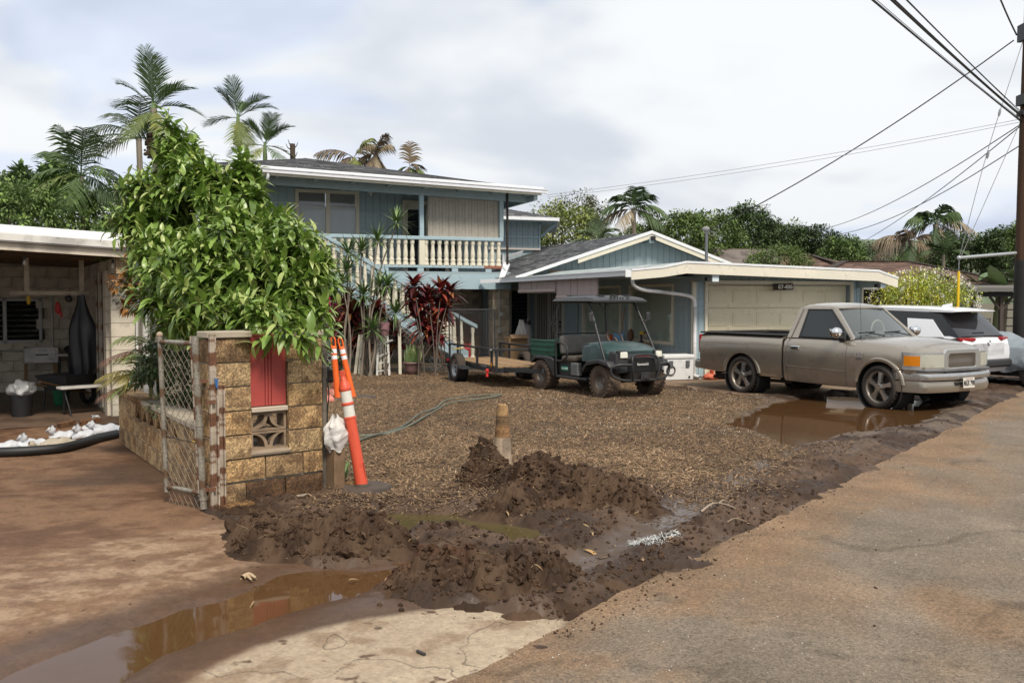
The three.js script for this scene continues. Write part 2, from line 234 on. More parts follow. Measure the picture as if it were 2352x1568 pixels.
const driveMap = texture(1536, (u, v) => { const [x, d] = DA(u, v); if (fDrive.at(x, d) > .1 || x < -.72 * d) return GREYISH; return driveSurf(x, d)[0].map(toS); });
const driveRough = texture(320, (u, v) => driveSurf(...DA(u, v))[1], { srgb: false });
function sheet(x0, x1, d0, d1, nx, nd, h, keep, uv) { // height field; uv over the given rectangle
  const P = new Float32Array((nx + 1) * (nd + 1) * 3), U = new Float32Array((nx + 1) * (nd + 1) * 2), I = [], K = new Uint8Array((nx + 1) * (nd + 1)); let k = 0;
  for (let j = 0; j <= nd; j++) for (let i = 0; i <= nx; i++, k++) { const x = x0 + (x1 - x0) * i / nx, d = d0 + (d1 - d0) * j / nd; P[3 * k] = x; P[3 * k + 1] = h(x, d); P[3 * k + 2] = -d; K[k] = keep ? keep(x, d) : 1; U[2 * k] = (x - uv[0]) / (uv[1] - uv[0]); U[2 * k + 1] = (d - uv[2]) / (uv[3] - uv[2]); }
  for (let j = 0; j < nd; j++) for (let i = 0; i < nx; i++) { const a = j * (nx + 1) + i, b = a + 1, c = a + nx + 1, e = c + 1; if (K[a] && K[b] && K[c] && K[e]) I.push(a, b, e, a, e, c); }
  const g = new THREE.BufferGeometry(); g.setAttribute('position', new THREE.BufferAttribute(P, 3)); g.setAttribute('uv', new THREE.BufferAttribute(U, 2)); g.setIndex(I); g.computeVertexNormals(); return g;
}
struct('driveway', sheet(DX0, DX1, DZ0, DZ1, 250, 280, (x, d) => driveH(x, d) - .03 * sst(.02, .12, roadSide(x, d)) - .012 * sst(.03, .01, abs((x + 4.6) * .275 + (d - 6.55) - .03 * (fbm(x * 4, 2, 2, 3) - .5))), (x, d) => fDrive.at(x, d) < .06 && roadSide(x, d) < .4, [DX0, DX1, DZ0, DZ1]), new THREE.MeshPhysicalMaterial({ map: driveMap, roughnessMap: driveRough, roughness: 1, specularIntensity: .45, side: THREE.DoubleSide }));

// --- road: worn asphalt with brown silt on it
const roadTile = texture(1024, (u, v) => { const s = pvn(u * 300, v * 300, 300, 3), s2 = pvn(u * 120, v * 120, 120, 6), n = pf(u, v, 3, 5, 2); let k = .62 + .20 * (s - .5) + .13 * (s2 - .5) + .14 * (n - .5); if (s > .95) k += .12; if (s2 < .05) k -= .12; return [k * 1.02, k, k * .97]; }, { tile: 1.6 });
const roadBump = texture(512, (u, v) => pvn(u * 150, v * 150, 150, 3) * .6 + pvn(u * 70, v * 70, 70, 6) * .4, { srgb: false, tile: 1.6 });
{ const A0 = -9, A1 = 30, W1 = 7.5, nx = 190, nd = 560, P = [], C = [], U = [], I = [];
  for (let j = 0; j <= nd; j++) for (let i = 0; i <= nx; i++) { const t = A0 + (A1 - A0) * j / nd, w = W1 * (i / nx) ** 1.25 + (1 - i / nx) ** 8 * .10 * (fbm(t * 3, 5, 4, 3) - .5), x = RE0[0] + RD[0] * t + RD[1] * w, d = RE0[1] + RD[1] * t - RD[0] * w;
    const n = fbm(x * .9, d * .9, 5, 3), m = fbm(x * 4, d * 4, 4, 8), st = fbm(t * .45, w * 2.4, 4, 31);
    const silt = sst(.52, .66, m * .35 + n * .35 + .30 * (1 - sst(.1, 1.6, w)) + .22 * (st - .5)) * .8 + .7 * sst(.35, .05, w + .3 * (m - .5)) ;
    let c = mix3([.46, .38, .305], [.51, .39, .28], min(1, sst(.4, .62, st * .5 + n * .5) * .9)); c = mix3(c, [.53, .345, .21], min(1, silt + .9 * sst(.75, .25, Math.hypot((x - 2.55) / .62, (d - 5.2) / .9) + .5 * (m - .5)) + .6 * sst(.57, .66, fbm(x * .6 + 7, d * .35, 4, 91))) * .8); const pt = sst(.012, .004, abs(fbm(x * .5 + 3, d * .5, 4, 95) - .5)); c = c.map(q => q * (1 - .28 * pt));
    const k = 1.0 + .35 * (m - .5); P.push(x, .002 * (n - .5), -d); C.push(c[0] * k, c[1] * k, c[2] * k); U.push(x, d); }
  for (let j = 0; j < nd; j++) for (let i = 0; i < nx; i++) { const a = j * (nx + 1) + i, b = a + 1, c = a + nx + 1, e = c + 1; I.push(a, b, e, a, e, c); }
  const g = new THREE.BufferGeometry(); g.setAttribute('position', new THREE.Float32BufferAttribute(P, 3)); g.setAttribute('color', new THREE.Float32BufferAttribute(C, 3)); g.setAttribute('uv', new THREE.Float32BufferAttribute(U, 2)); g.setIndex(I); g.computeVertexNormals();
  struct('road', g, mat([1, 1, 1], .85, { specularIntensity: .4, vertexColors: true, map: roadTile, bumpMap: roadBump, bumpScale: .004 }));
}

// --- yard: mulch, mud, ruts and the two pools
const isMud = (x, d) => { const e = .5 * (fbm(x * 1.4, d * 1.4, 4, 15) - .5); return e; };
const fMulch = F([[700, 1000], [745, 1120], [800, 1150], [900, 1150], [1010, 1140], [1080, 1090], [1200, 1075], [1380, 1085], [1480, 1110], [1560, 1130], [1660, 1100], [1760, 1055], [1820, 1020], [1760, 990], [1680, 972], [1760, 925], [1690, 912], [1560, 898], [1440, 880], [1400, 820], [560, 820], [560, 980]]);
function yardH(x, d) {
  const rs = roadSide(x, d), big = fbm(x * 1.1, d * 1.1, 3, 5) - .5, mu = sst(.15, -.15, fMulch.at(x, d) + .25 * big);
  let rough = ridge(x * 3.2 + 7, d * 3.2, 5, 9) - .62; rough = (rough > 0 ? rough * 1.6 : rough) + .8 * (fbm(x * 8, d * 8, 4, 77) - .5) + .5 * (fbm(x * 19, d * 19, 2, 78) - .5);
  let h = mix(.022 + .040 * rough + .03 * (fbm(x * 12 + 3, d * 12, 3, 79) - .5) + .030 * clod(x * 11 + .3 * big, d * 11, 3) * sst(.35, .6, fbm(x * 2, d * 2, 2, 70)) + .014 * clod(x * 24, d * 24, 5) + .014 * (fbm(x * 30, d * 30, 2, 80) - .5) + .02 * big, .028 + .05 * big + .014 * (fbm(x * 9, d * 9, 3, 2) - .5), mu);
  h += .05 * sst(.5, .9, fbm(x * 2.3, d * 2.3, 3, 30)) * (1 - mu);
  const tr = sst(.14, -.10, fTrack.at(x, d) + .12 * big); h = mix(h, -.012 + .026 * (fbm(x * 4, d * 4, 4, 3) - .5) + .02 * sin(roadAlong(x, d) * 22 + 3 * big) * .2, tr);
  const po = min(fPool.at(x, d), fChan.at(x, d) - .01) + .16 * (fbm(x * 3, d * 3, 4, 6) - .5); h = mix(h, -.06, sst(.10, -.10, po));
  const tp = fTruckPool.at(x, d) + .35 * (fbm(x * 2.2, d * 2.2, 4, 16) - .5); h = mix(h, -.055, sst(.35, -.25, tp));
  h = mix(h, -.05, sst(-.30, .25, rs + .28 * (fbm(x * 2.6, d * 2.6, 4, 19) - .5) * 2));          // dies out on the asphalt
  const fd = fDrive.at(x, d); h = mix(h, -.07, sst(.06, -.12, fd + .12 * (fbm(x * 4, d * 4, 3, 29) - .5)));
  const pd = fPad.at(x, d); h = mix(h, -.04, sst(.1, -.12, pd + .2 * (fbm(x * 3, d * 3, 3, 39) - .5)));
  return h;
}
const YX0 = -6, YX1 = 12, YZ0 = 4.4, YZ1 = 22.4;
function yardSurf(x, d) {
  const big = fbm(x * 1.1, d * 1.1, 3, 5) - .5, n = fbm(x * 2.4, d * 2.4, 5, 13), f = fbm(x * 25, d * 25, 3, 7), spk = vn(x * 110, d * 110, 5);
  const mu = sst(.12, -.12, fMulch.at(x, d) + .25 * big);
  let c = mix3([.040, .023, .014], [.085, .052, .033], sst(.35, .65, n)); const tr = sst(.12, -.08, fTrack.at(x, d) + .12 * big);
  c = mix3(c, [.095, .068, .051], tr * .8);
  const tp = fTruckPool.at(x, d); c = mix3(c, [.12, .092, .07], sst(1.2, .3, tp) * sst(.4, .6, n) * .7);
  let m = mix3([.05, .031, .017], [.16, .108, .058], sst(.38, .60, f * .5 + spk * .5)); m = mix3(m, [.045, .03, .02], sst(.48, .62, fbm(x * .9, d * .9, 4, 71)) * .5);
  c = mix3(c, m, mu);
  const k = .82 + .36 * f; c = c.map(q => q * k);
  const w = fbm(x * 5, d * 5, 4, 55); const rough = mix(mix(.85, .55, sst(.42, .62, w)), .95, mu) - .62 * tr * sst(.30, .42, w);
  return [c, max(.16, rough)];
}
const YA = (u, v) => [YX0 + u * (YX1 - YX0), YZ0 + v * (YZ1 - YZ0)];
const yardMap = texture(1536, (u, v) => { const [x, d] = YA(u, v); return roadSide(x, d) > .6 || fDrive.at(x, d) < -.4 ? GREYISH : yardSurf(x, d)[0].map(toS); });
const yardRough = texture(512, (u, v) => yardSurf(...YA(u, v))[1], { srgb: false });
const mudBump = texture(512, (u, v) => pf(u, v, 12, 5, 2), { srgb: false, tile: .04 });
const yardMat = new THREE.MeshPhysicalMaterial({ map: yardMap, roughnessMap: yardRough, roughness: 1, specularIntensity: .6, bumpMap: mudBump, bumpScale: .012, side: THREE.DoubleSide });
const inYard = (x, d) => roadSide(x, d) < .45 && fDrive.at(x, d) > -.3;
struct('yard_soil', merge([sheet(-3.2, 6.8, 4.6, 12, 640, 474, yardH, inYard, [YX0, YX1, YZ0, YZ1]), sheet(-6, 12, 12, 24.5, 300, 200, yardH, inYard, [YX0, YX1, YZ0, YZ1]), sheet(6.8, 12, 8, 12, 60, 46, yardH, inYard, [YX0, YX1, YZ0, YZ1])]), yardMat);

// --- concrete pad before the garage, and the neighbour's drive
const concrete = texture(1024, (u, v) => { const n = pf(u, v, 3, 6, 4), m = pf(u, v, 9, 5, 15), s = pf(u, v, 160, 2, 5); const k = .82 + .3 * (s - .5); return mix3([.60 * k, .50 * k, .40 * k], [.34 * k, .25 * k, .18 * k], sst(.42, .62, n * .6 + m * .4)); }, { tile: 4 });
struct('garage_pad', uvBox(sheet(.5, 13, 15.5, 27.5, 160, 150, (x, d) => -.004 + .004 * (fbm(x, d, 3, 3) - .5) - .05 * sst(.25, -.2, fTruckPool.at(x, d)) - .015 * sst(.014, .006, abs(((x * .94 + d * .35) % 2.4) - 1.2)), (x, d) => fPad.at(x, d) < .25 && roadSide(x, d) < .2, [0, 1, 0, 1]).toNonIndexed()), mat([1, 1, 1], .75, { map: concrete }));

// --- standing water: silty, opaque, mirror-smooth
const silt = mat([.088, .045, .019], .035, { ior: 1.33, bumpMap: texture(256, (u, v) => pf(u, v, 5, 3, 3), { srgb: false, tile: 1.4 }), bumpScale: .0012 });
const siltGreen = mat([.085, .066, .028], .04, { ior: 1.33 });
function pool(name, f, lvl, m, x0, x1, d0, d1, grow) { const g = uvBox(sheet(x0, x1, d0, d1, floor((x1 - x0) / .06), floor((d1 - d0) / .06), () => lvl, (x, d) => f.at(x, d) < grow, [0, 1, 0, 1]).toNonIndexed()); struct(name, g, m); }
pool('driveway_puddle', fPuddle, -.020, silt, -5, .2, 2.6, 7, .16);
pool('yard_puddle', fPool, -.022, siltGreen, -2, 1, 6, 9.2, .22);
pool('trench_puddle', fChan, -.024, silt, -1.6, .2, 5.2, 7.6, .16);
pool('truck_puddle', fTruckPool, -.022, silt, 1.5, 9.5, 10.4, 19, .5);

// ---------- carport on the left ----------
const creamPaint = mat([.56, .50, .40], .7, { map: TX.dirt }), whitePaint = mat([.74, .74, .73], .45, { map: TX.scuff }), stainedWhite = mat([.66, .64, .60], .55, { map: TX.dirt });
const darkPly = mat([.30, .20, .12], .8, { map: TX.wood }), galv = mat([.62, .60, .56], .55, { metalness: .15, map: TX.rust }), rusty = mat([1, 1, 1], .8, { map: TX.rustpaint }), black = mat([.012, .012, .013], .5), darkRubber = mat([.022, .021, .02], .75, { map: TX.dirt }), glassDark = mat([.02, .024, .028], .06), paleWood = mat([.50, .37, .22], .75, { map: TX.wood }), brownWood = mat([.22, .12, .065], .75, { map: TX.wood });
const bulbGlass = mat([1, .98, .94], .03, { transmission: .9, thickness: 0 });
const creamBay = creamPaint;  // bay interior uses the same cream paint as the columns
const CP = thing('carport_house', 'low cream carport house with open dark bay and white roof edge', 'house', [-5.87, 0, -13.7], PI / 6);
{ const slope = x => -.046 * x;                                     // roof falls to the right
  const strip = (y0, y1, z0, z1, x0 = -8, x1 = .32) => loft([[[x0, y0 + slope(x0), z0], [x0, y1 + slope(x0), z0], [x0, y1 + slope(x0), z1], [x0, y0 + slope(x0), z1]], [[x1, y0 + slope(x1), z0], [x1, y1 + slope(x1), z0], [x1, y1 + slope(x1), z1], [x1, y0 + slope(x1), z1]]], .3);
  part('roof', strip(2.44, 2.50, -6, .60), mat([.55, .56, .56], .6), CP);
  part('roof_flashing', strip(2.60, 2.70, .50, .56), mat([.80, .82, .84], .35), CP); part('roof_edge', strip(2.50, 2.60, .30, .59), whitePaint, CP);
  part('gutter', [strip(2.485, 2.575, .60, .70), strip(2.465, 2.487, .61, .68)], stainedWhite, CP);
  part('fascia_board', strip(2.36, 2.46, .595, .625), mat([.62, .55, .45], .75, { map: TX.dirt }), CP);
  for (let i = 0; i < 9; i++) { const x = -7.8 + i * .92; part('ceiling_panel', [loft([[[x, 2.40 + slope(x), -5.9], [x, 2.425 + slope(x), -5.9], [x, 2.425 + slope(x), .58], [x, 2.40 + slope(x), .58]], [[x + .9, 2.40 + slope(x + .9), -5.9], [x + .9, 2.425 + slope(x + .9), -5.9], [x + .9, 2.425 + slope(x + .9), .58], [x + .9, 2.40 + slope(x + .9), .58]]], .3)], darkPly, CP); }
  part('roof_beam', [bx(.02, .16, 2.14, 2.36, -5.4, .42)], creamPaint, CP); part('beam_end', bx(.015, .165, 2.13, 2.37, .42, .50), mat([.72, .72, .70], .7, { map: TX.block }), CP);
  for (let k = 0; k < 10; k++) part('column_block', rbox(.33, .196, .2, .008, .16, .1 + k * .2 + .015, -.1), creamPaint, CP);
  part('column_cap', bx(0, .32, 2.03, 2.13, -.2, 0), creamPaint, CP);
  part('column_trim', bx(.335, .365, .02, 2.10, -.19, -.01), stainedWhite, CP);
  for (let k = 0; k < 8; k++) for (let c = 0; c < 11; c++) part('pilaster_block', rbox(.16, .195, .30, .006, .05 + k * .02, .1 + c * .2, -.55 - k * .62), creamBay, CP);
  part('right_wall', bx(.14, .22, 0, 2.3, -5.4, -.22), creamPaint, CP);
  part('pipe', [rod([-.035, .1, -.86], [-.035, 2.2, -.86], .02), rod([-.035, .1, -1.48], [-.035, 2.2, -1.48], .02)], galv, CP);
  for (let r = 0; r < 12; r++) for (let c = 0; c < 9; c++) { const x = -3.3 + c * .4 + (r % 2 ? .2 : 0), y = .1 + r * .2; if (x > -2.9 && x < -.5 && y > .92 && y < 1.80) continue; part('wall_block', box(.392, .192, .15, x, y, -5.47), creamBay, CP); }
  part('back_wall', [bx(-8, .3, 0, .9, -5.62, -5.50), bx(-8, -2.9, .9, 2.6, -5.62, -5.5), bx(-.55, .3, .9, 2.6, -5.62, -5.5), bx(-2.9, -.55, 1.85, 2.6, -5.62, -5.5), bx(-3, -.4, .7, 2.05, -7.60, -7.56), bx(-3.05, -3, .7, 2.05, -7.6, -5.62), bx(-.4, -.35, .7, 2.05, -7.6, -5.62), bx(-3.05, -.35, 2.05, 2.1, -7.6, -5.62), bx(-3.05, -.35, .65, .7, -7.6, -5.62)], creamPaint, CP);
  part('side_wall', bx(-8.1, -7.95, 0, 2.6, -5.6, -.3), creamPaint, CP);
  const w = part('window', [bx(-2.75, -.6, .94, .99, -5.5, -5.36), bx(-2.75, -.6, 1.74, 1.79, -5.5, -5.36), bx(-2.75, -2.7, .94, 1.79, -5.5, -5.36), bx(-.65, -.6, .94, 1.79, -5.5, -5.36), bx(-1.26, -1.2, .94, 1.79, -5.5, -5.36)], mat([.45, .45, .44], .5), CP);
  for (let k = 0; k < 8; k++) { part('louvre', box(1.42, .10, .006, -1.98, 1.02 + k * .1, -5.44, .9), glassDark, w); part('louvre', box(.53, .10, .006, -.92, 1.02 + k * .1, -5.44, .9), glassDark, w); }
  part('wall_conduit', [rod([-2.6, .78, -5.37], [-.42, .78, -5.37], .014), rod([-.42, .78, -5.37], [-.42, 1.9, -5.37], .014), bx(-1.46, -1.32, .70, .82, -5.4, -5.33)], stainedWhite, CP);
  part('downspout', [tube([[.44, 2.44, .58], [.44, 2.34, .50], [.46, 2.05, .10], [.46, 1.9, .03]], .04, 20, 8), rod([.46, 1.9, .03], [.46, .05, .03], .04)], stainedWhite, CP);
  struct('carport_floor', XF(uvBox(new THREE.PlaneGeometry(9, 6.2, 1, 1).rotateX(-PI / 2).toNonIndexed()), 0, 0, 0), mat([.16, .105, .072], .42, { map: TX.dirt }));
  const cf = scene.getObjectByName('carport_floor'); cf.position.set(-5.87 - 3.9 * .866 - 2.7 * .5, .008, -13.7 + 3.9 * .5 - 2.7 * .866); cf.rotation.y = PI / 6;
}
const inCP = (x, y, z) => V(x, y, z).applyAxisAngle(V(0, 1, 0), PI / 6).add(V(-5.87, 0, -13.7));
{ // lights on a cable under the roof edge
  const t = thing('string_light', 'black cable string of clear bulbs under the carport roof edge', 'string light', [-5.87, 0, -13.7], PI / 6);
  const drops = [[-1.72, 2.42, .38], [-1.13, 2.385, .38], [-.45, 2.36, .38], [.02, 2.36, .46]];
  part('cable', [tube([[-4, 2.5, .38], [-2.4, 2.45, .38], ...drops, [.2, 2.16, .10], [.16, 2.05, .06], [.28, 1.98, .05], [.40, 2.0, .08]], .007, 60, 5)], black, t);
  for (const [x, y, z] of [[-1.72, 2.43, .38], [-1.13, 2.39, .38], [-.02, 2.36, .44], [.13, 2.08, .06], [.26, 2.03, .06], [.37, 2.05, .08]]) { part('socket', [cyl(.018, .016, .06, x, y - .055, z, 0, 0, 0, 8)], black, t); part('bulb', [lathe([[0, -.085], [.02, -.075], [.026, -.05], [.02, -.022], [.012, 0]], 10, x, y - .08, z)], bulbGlass, t); }
}
{ // things inside the bay
  const at = (n, l, c, x, y, z, r = 0) => thing(n, l, c, inCP(x, y, z), PI / 6 + r);
  let t = at('utility_sink', 'pale plastic laundry sink on wooden legs against the carport wall', 'sink', -.66, .01, -4.95);
  part('basin', [bx(-.28, .28, .62, .86, .22, .25), bx(-.28, .28, .62, .86, -.25, -.22), bx(-.28, -.25, .62, .86, -.22, .22), bx(.25, .28, .62, .86, -.22, .22), bx(-.28, .28, .58, .62, -.25, .25)], stainedWhite, t); for (const [a, b] of [[-.25, .2], [.25, .2], [-.25, -.2], [.25, -.2]]) part('leg', bx(a - .02, a + .02, 0, .58, b - .02, b + .02), paleWood, t); part('drawer_pull', bx(-.1, .12, .72, .74, .252, .27), black, t);
  t = at('work_table', 'white folding work table with thin dark legs beside the sink', 'table', -.06, .01, -4.75); part('tabletop', rbox(.75, .04, .5, .01, 0, .72, 0), stainedWhite, t); for (const a of [-.3, .3]) for (const b of [-.2, .2]) part('leg', rod([a, 0, b], [a, .70, b], .014), black, t);
  const bag2 = solo('cloth_heap', XF(lump(.15, 1.2, .6, 1, .25, 5), ...inCP(-.1, .82, -4.75).toArray()), black, 'black cloth bundle heaped on the white folding table', 'cloth');
  t = at('hanging_rail', 'wooden hanging rail on two posts under the carport ceiling', 'rail', -.62, 0, -2.0); part('rail_board', bx(-.62, .62, 1.84, 1.90, -.02, .02), creamBay, t); for (const x of [-.38, .42]) part('hanger_post', bx(x - .035, x + .035, 1.90, 2.43, -.025, .025), creamBay, t);
  { const g = grid(18, 20, (u, v) => { const a = u * 2 * PI, w = mix(.05, .19, sst(0, .5, v)) * (1 - .15 * sst(.9, 1, v)), k = 1 + .36 * sin(a * 5 + v * 3) * v + .25 * sin(a * 2 + 1); return [cos(a) * w * k, 1.84 - v * 1.28, sin(a) * w * .55 * k]; }); const o = solo('hanging_wetsuit', XF(g, ...inCP(-.22, 0, -1.9).toArray()), mat([.014, .014, .018], .38), 'shiny black jacket hanging from the carport rail', 'jacket'); }
  { const o = solo('red_glove', [lump(.07, .7, 1.5, .4, .2, 3, 2), XF(lump(.05, .5, 1.2, .35, .2, 8, 2), .05, -.1, 0)].map(g => XF(g, ...inCP(-.56, 1.63, -1.97).toArray())), mat([.35, .015, .02], .6), 'red rubber gloves hung from the carport rail', 'gloves'); }
  { solo('yellow_glove', XF(lump(.05, .7, 1.5, .4, .2, 6, 2), ...inCP(-.98, 1.76, -1.97).toArray()), mat([.5, .32, .02], .6), 'yellow and black glove hung on the carport rail', 'gloves'); }
  { solo('webbing_strap', XF(lump(.06, 1, .9, .6, .2, 9, 2), ...inCP(-.40, 1.78, -1.97).toArray()), black, 'small black strap bundle hung on the carport rail', 'strap'); }
  t = at('waste_bin', 'black bin lined with a clear plastic bag in the carport', 'bin', -1.15, .01, -1.1); part('bin_body', cyl(.14, .17, .32, 0, .16, 0), black, t); part('liner', XF(lump(.19, 1, .7, 1, .55, 4, 4, 3.5), 0, .40, 0), mat([.42, .42, .42], .35), t);
  t = at('bench', 'low bench with a pale top on dark splayed legs', 'bench', -.30, .01, -.9, .3); part('seat', rbox(.75, .04, .2, .01, 0, .42, 0), stainedWhite, t); for (const x of [-.3, .3]) part('leg', [rod([x, .40, 0], [x + .05, 0, .14], .014), rod([x, .40, 0], [x + .05, 0, -.14], .014)], black, t);
  t = at('wheelbarrow', 'dark metal wheelbarrow parked beside the carport pilasters', 'wheelbarrow', -.42, .01, -2.0, .8); part('tray', loft([[[-.3, .3, -.2], [.3, .3, -.2], [.3, .3, .2], [-.3, .3, .2]], [[-.42, .55, -.3], [.42, .55, -.3], [.42, .55, .3], [-.42, .55, .3]]], .3), mat([.05, .05, .055], .5), t); part('wheel', torus(.15, .04, .45, .19, 0, 0, 0, 0, 20), darkRubber, t); part('handle', [rod([.45, .19, .05], [-.9, .5, .22], .016), rod([.45, .19, -.05], [-.9, .5, -.22], .016)], paleWood, t); part('leg', [rod([-.3, .35, .2], [-.35, 0, .2], .014), rod([-.3, .35, -.2], [-.35, 0, -.2], .014)], black, t);
  solo('bucket', XF(lathe([[0, 0], [.11, 0], [.14, .3], [.135, .3], [.105, .02]], 16), ...inCP(-.5, .01, -2.5).toArray()), mat([.02, .16, .07], .5), 'dark green bucket beneath the work table in the carport', 'bucket');
}
// ---------- sandbags across the bay ----------
const bagWhite = mat([.70, .71, .74], .6, { map: TX.fabric, transmission: 0 }), bagTan = mat([.50, .43, .33], .75, { map: TX.fabric }), bagOrange = mat([.78, .19, .10], .6, { map: TX.fabric });
function sandbag(name, label, m, p, L, H, W, turn, s, tie, group) { const t = thing(name, label, 'sandbag', p, turn, group); let g = lump(1, L / 2, H / 2, W / 2, .16, s, 4, 3); const q = g.attributes.position; for (let i = 0; i < q.count; i++) { let y = q.getY(i), x = q.getX(i), z = q.getZ(i); y += .012 * sin(x * 38 + z * 20 + s) + .008 * (fbm(x * 40 + s, z * 40, 2, 3) - .5); q.setXYZ(i, x, max(y, -H * .36) + H * .36, z); } g = mergeVertices((g.deleteAttribute('normal'), g.deleteAttribute('uv'), g)); g.computeVertexNormals(); part('sack', uvBox(g.toNonIndexed()), m, t);
  if (tie) part('tied_end', XF(grid(12, 6, (u, v) => { const a = u * 2 * PI, r = [.035, .014, .02, .045, .05, .045, .05][v * 6 | 0] * (1 + .35 * sin(a * 4 + v * 6)); return [cos(a) * r, v * .12, sin(a) * r * .8]; }), tie[0], tie[1], 0, tie[2] ?? .2, 0, tie[3] ?? .4), m, t); return t; }
{ const B = [[20, 1034, .42, .13, .26, 1], [72, 1031, .40, .14, .27, 2], [146, 1010, .38, .13, .25, 4], [194, 1009, .32, .14, .25, 5], [246, 1000, .42, .17, .26, 6]];
  const lab = ['white sandbag at the far end of the black tube', 'white sandbag with knotted neck beside the tan sack', 'white sandbag slumped behind the tan sack', 'white sandbag lying under a loose brick', 'plump white sandbag against the low block wall'];
  B.forEach(([u, v, L, H, W, s], i) => sandbag('sandbag', lab[i], bagWhite, G(u, v), L, H, W, .9 + .15 * (s % 3), s, [-.16 + .05 * (s % 3), H * .55, -.3, .6]));
  sandbag('sandbag', 'tan burlap sandbag between the white ones', bagTan, G(132, 1030), .44, .15, .26, .75, 11, [-.2, .05, 0, 1.4]);
  sandbag('sandbag', 'small white sandbag with upright knot behind the others', bagWhite, G(212, 992), .26, .12, .2, .4, 12, [.02, .1, .2, -.2]);
  solo('loose_brick', XF(rbox(.2, .07, .1, .006), G(165, 1000).x, .17, G(165, 1004).z, .1, .9, .05), mat([.30, .19, .11], .9, { map: TX.block }), 'brown brick resting on the sandbags beside the tan sack', 'brick');
  solo('loose_brick', XF(rbox(.24, .06, .11, .006), G(206, 998).x, .175, G(206, 998).z, .05, .6, .1), mat([.33, .2, .11], .9, { map: TX.block }), 'longer brown brick lying across the white sandbags', 'brick');
  const tp = [[-160, 1050], [-60, 1050], [20, 1049], [90, 1045], [140, 1040], [180, 1030], [225, 1016], [268, 1006]].map(([u, v]) => G(u, v).setY(.055));
  solo('drain_tube', tube(tp, .056, 60, 12), mat([.012, .012, .013], .55, { map: TX.dirt }), 'thick black flexible tube lying before the sandbags', 'tube');
}
// ---------- low block wall ----------
const blockMat = mat([.92, .89, .82], .92, { map: TX.block, bumpMap: TX.blockbump, bumpScale: .006 }), blockDark = mat([.58, .52, .45], .85, { map: TX.block, bumpMap: TX.blockbump, bumpScale: .006 }), blockWarm = mat([.92, .82, .68], .92, { map: TX.block, bumpMap: TX.blockbump, bumpScale: .006 }), mortar = mat([.42, .36, .28], .95, { map: TX.dirt }), mudBlock = mat([.24, .17, .12], .75, { map: TX.block, bumpMap: TX.blockbump, bumpScale: .006 }), capMat = mat([.40, .34, .26], .9, { map: TX.dirt, bumpMap: TX.blockbump, bumpScale: .003 });
function splitFace(w, h, d, s, amp = .016) { // block whose +Z face is rough; uv moved so that no two look alike
  const nx = 8, ny = 4, P = []; const f = (i, j) => { const x = -w / 2 + w * i / nx, y = -h / 2 + h * j / ny, e = min(i, nx - i, j, ny - j); return V(x, y, d / 2 + (e === 0 ? -.006 : amp * (fbm(x * 14 + s * 7.3, y * 14 + s * 3.1, 3, 5) - .35))); };
  const c = new Cloud(), o = [0, 0, 0]; for (let i = 0; i < nx; i++) for (let j = 0; j < ny; j++) c.quad(f(i, j), f(i + 1, j), f(i + 1, j + 1), f(i, j + 1), o);
  const g = c.geo(); g.deleteAttribute('color'); const b = box(w - .004, h - .004, d - .012, 0, 0, -.008); const q = merge([uvBox(g), b]), u = q.attributes.uv; for (let i = 0; i < u.count; i++) u.setXY(i, u.getX(i) + s * .37, u.getY(i) + s * .53); return q;
}
const plainBlock = (w, h, d, s) => { const g = rbox(w, h, d, .006, 0, 0, 0, 0, 0, 0, 1), u = g.attributes.uv; for (let i = 0; i < u.count; i++) u.setXY(i, u.getX(i) + s * .37, u.getY(i) + s * .53); return g; };
{ const A = gp([[272, 1016]])[0], B = gp([[455, 1148]])[0], L = Math.hypot(B[0] - A[0], B[1] - A[1]), th = -Math.atan2(A[1] - B[1], B[0] - A[0]);
  const t = thing('low_block_wall', 'low tan concrete block wall with pale cap along the driveway', 'wall', [A[0], 0, -A[1]], th);
  const n = 11, w = L / n, vars = [0, 1, 2, 3, 4, 5].map(s => plainBlock(w - .012, .19, .19, s)), half = plainBlock(w / 2 - .012, .19, .19, 7);
  for (let r = 0; r < 3; r++) for (let i = 0; i < n + (r % 2); i++) { const last = r % 2 && (i === 0 || i === n), x = r % 2 ? (i === 0 ? w / 4 : i === n ? L - w / 4 : i * w) : (i + .5) * w; if (r === 2 && i >= 3 && i <= 8) continue; const b = part('block', last ? half : pick(vars), pick([blockMat, blockWarm, r ? blockMat : blockDark]), t); b.position.set(x, .1 + r * .2, -.1); }
  part('mortar', bx(.01, L - .01, .0, .40, -.185, -.015), mortar, t);
  for (let i = 0; i < 6; i++) { const x0 = (3 + i) * w, o = part('breeze_block', extr([[x0 + .005, .405], [x0 + w - .005, .405], [x0 + w - .005, .595], [x0 + .005, .595]], .19, 0, [[[x0 + .03, .43], [x0 + w * .46, .57], [x0 + .03, .57]], [[x0 + w - .03, .43], [x0 + w - .03, .57], [x0 + w * .54, .57]], [[x0 + .05, .425], [x0 + w - .05, .425], [x0 + w * .5, .55]]]), i % 2 ? blockMat : blockDark, t); o.position.z = -.195; }
  for (let i = 0; i < 8; i++) part('cap', rbox(L / 8 - .008, .055, .23, .012, (i + .5) * L / 8, .63 + (i % 3) * .003, -.1), i < 3 ? blockWarm : capMat, t);
}
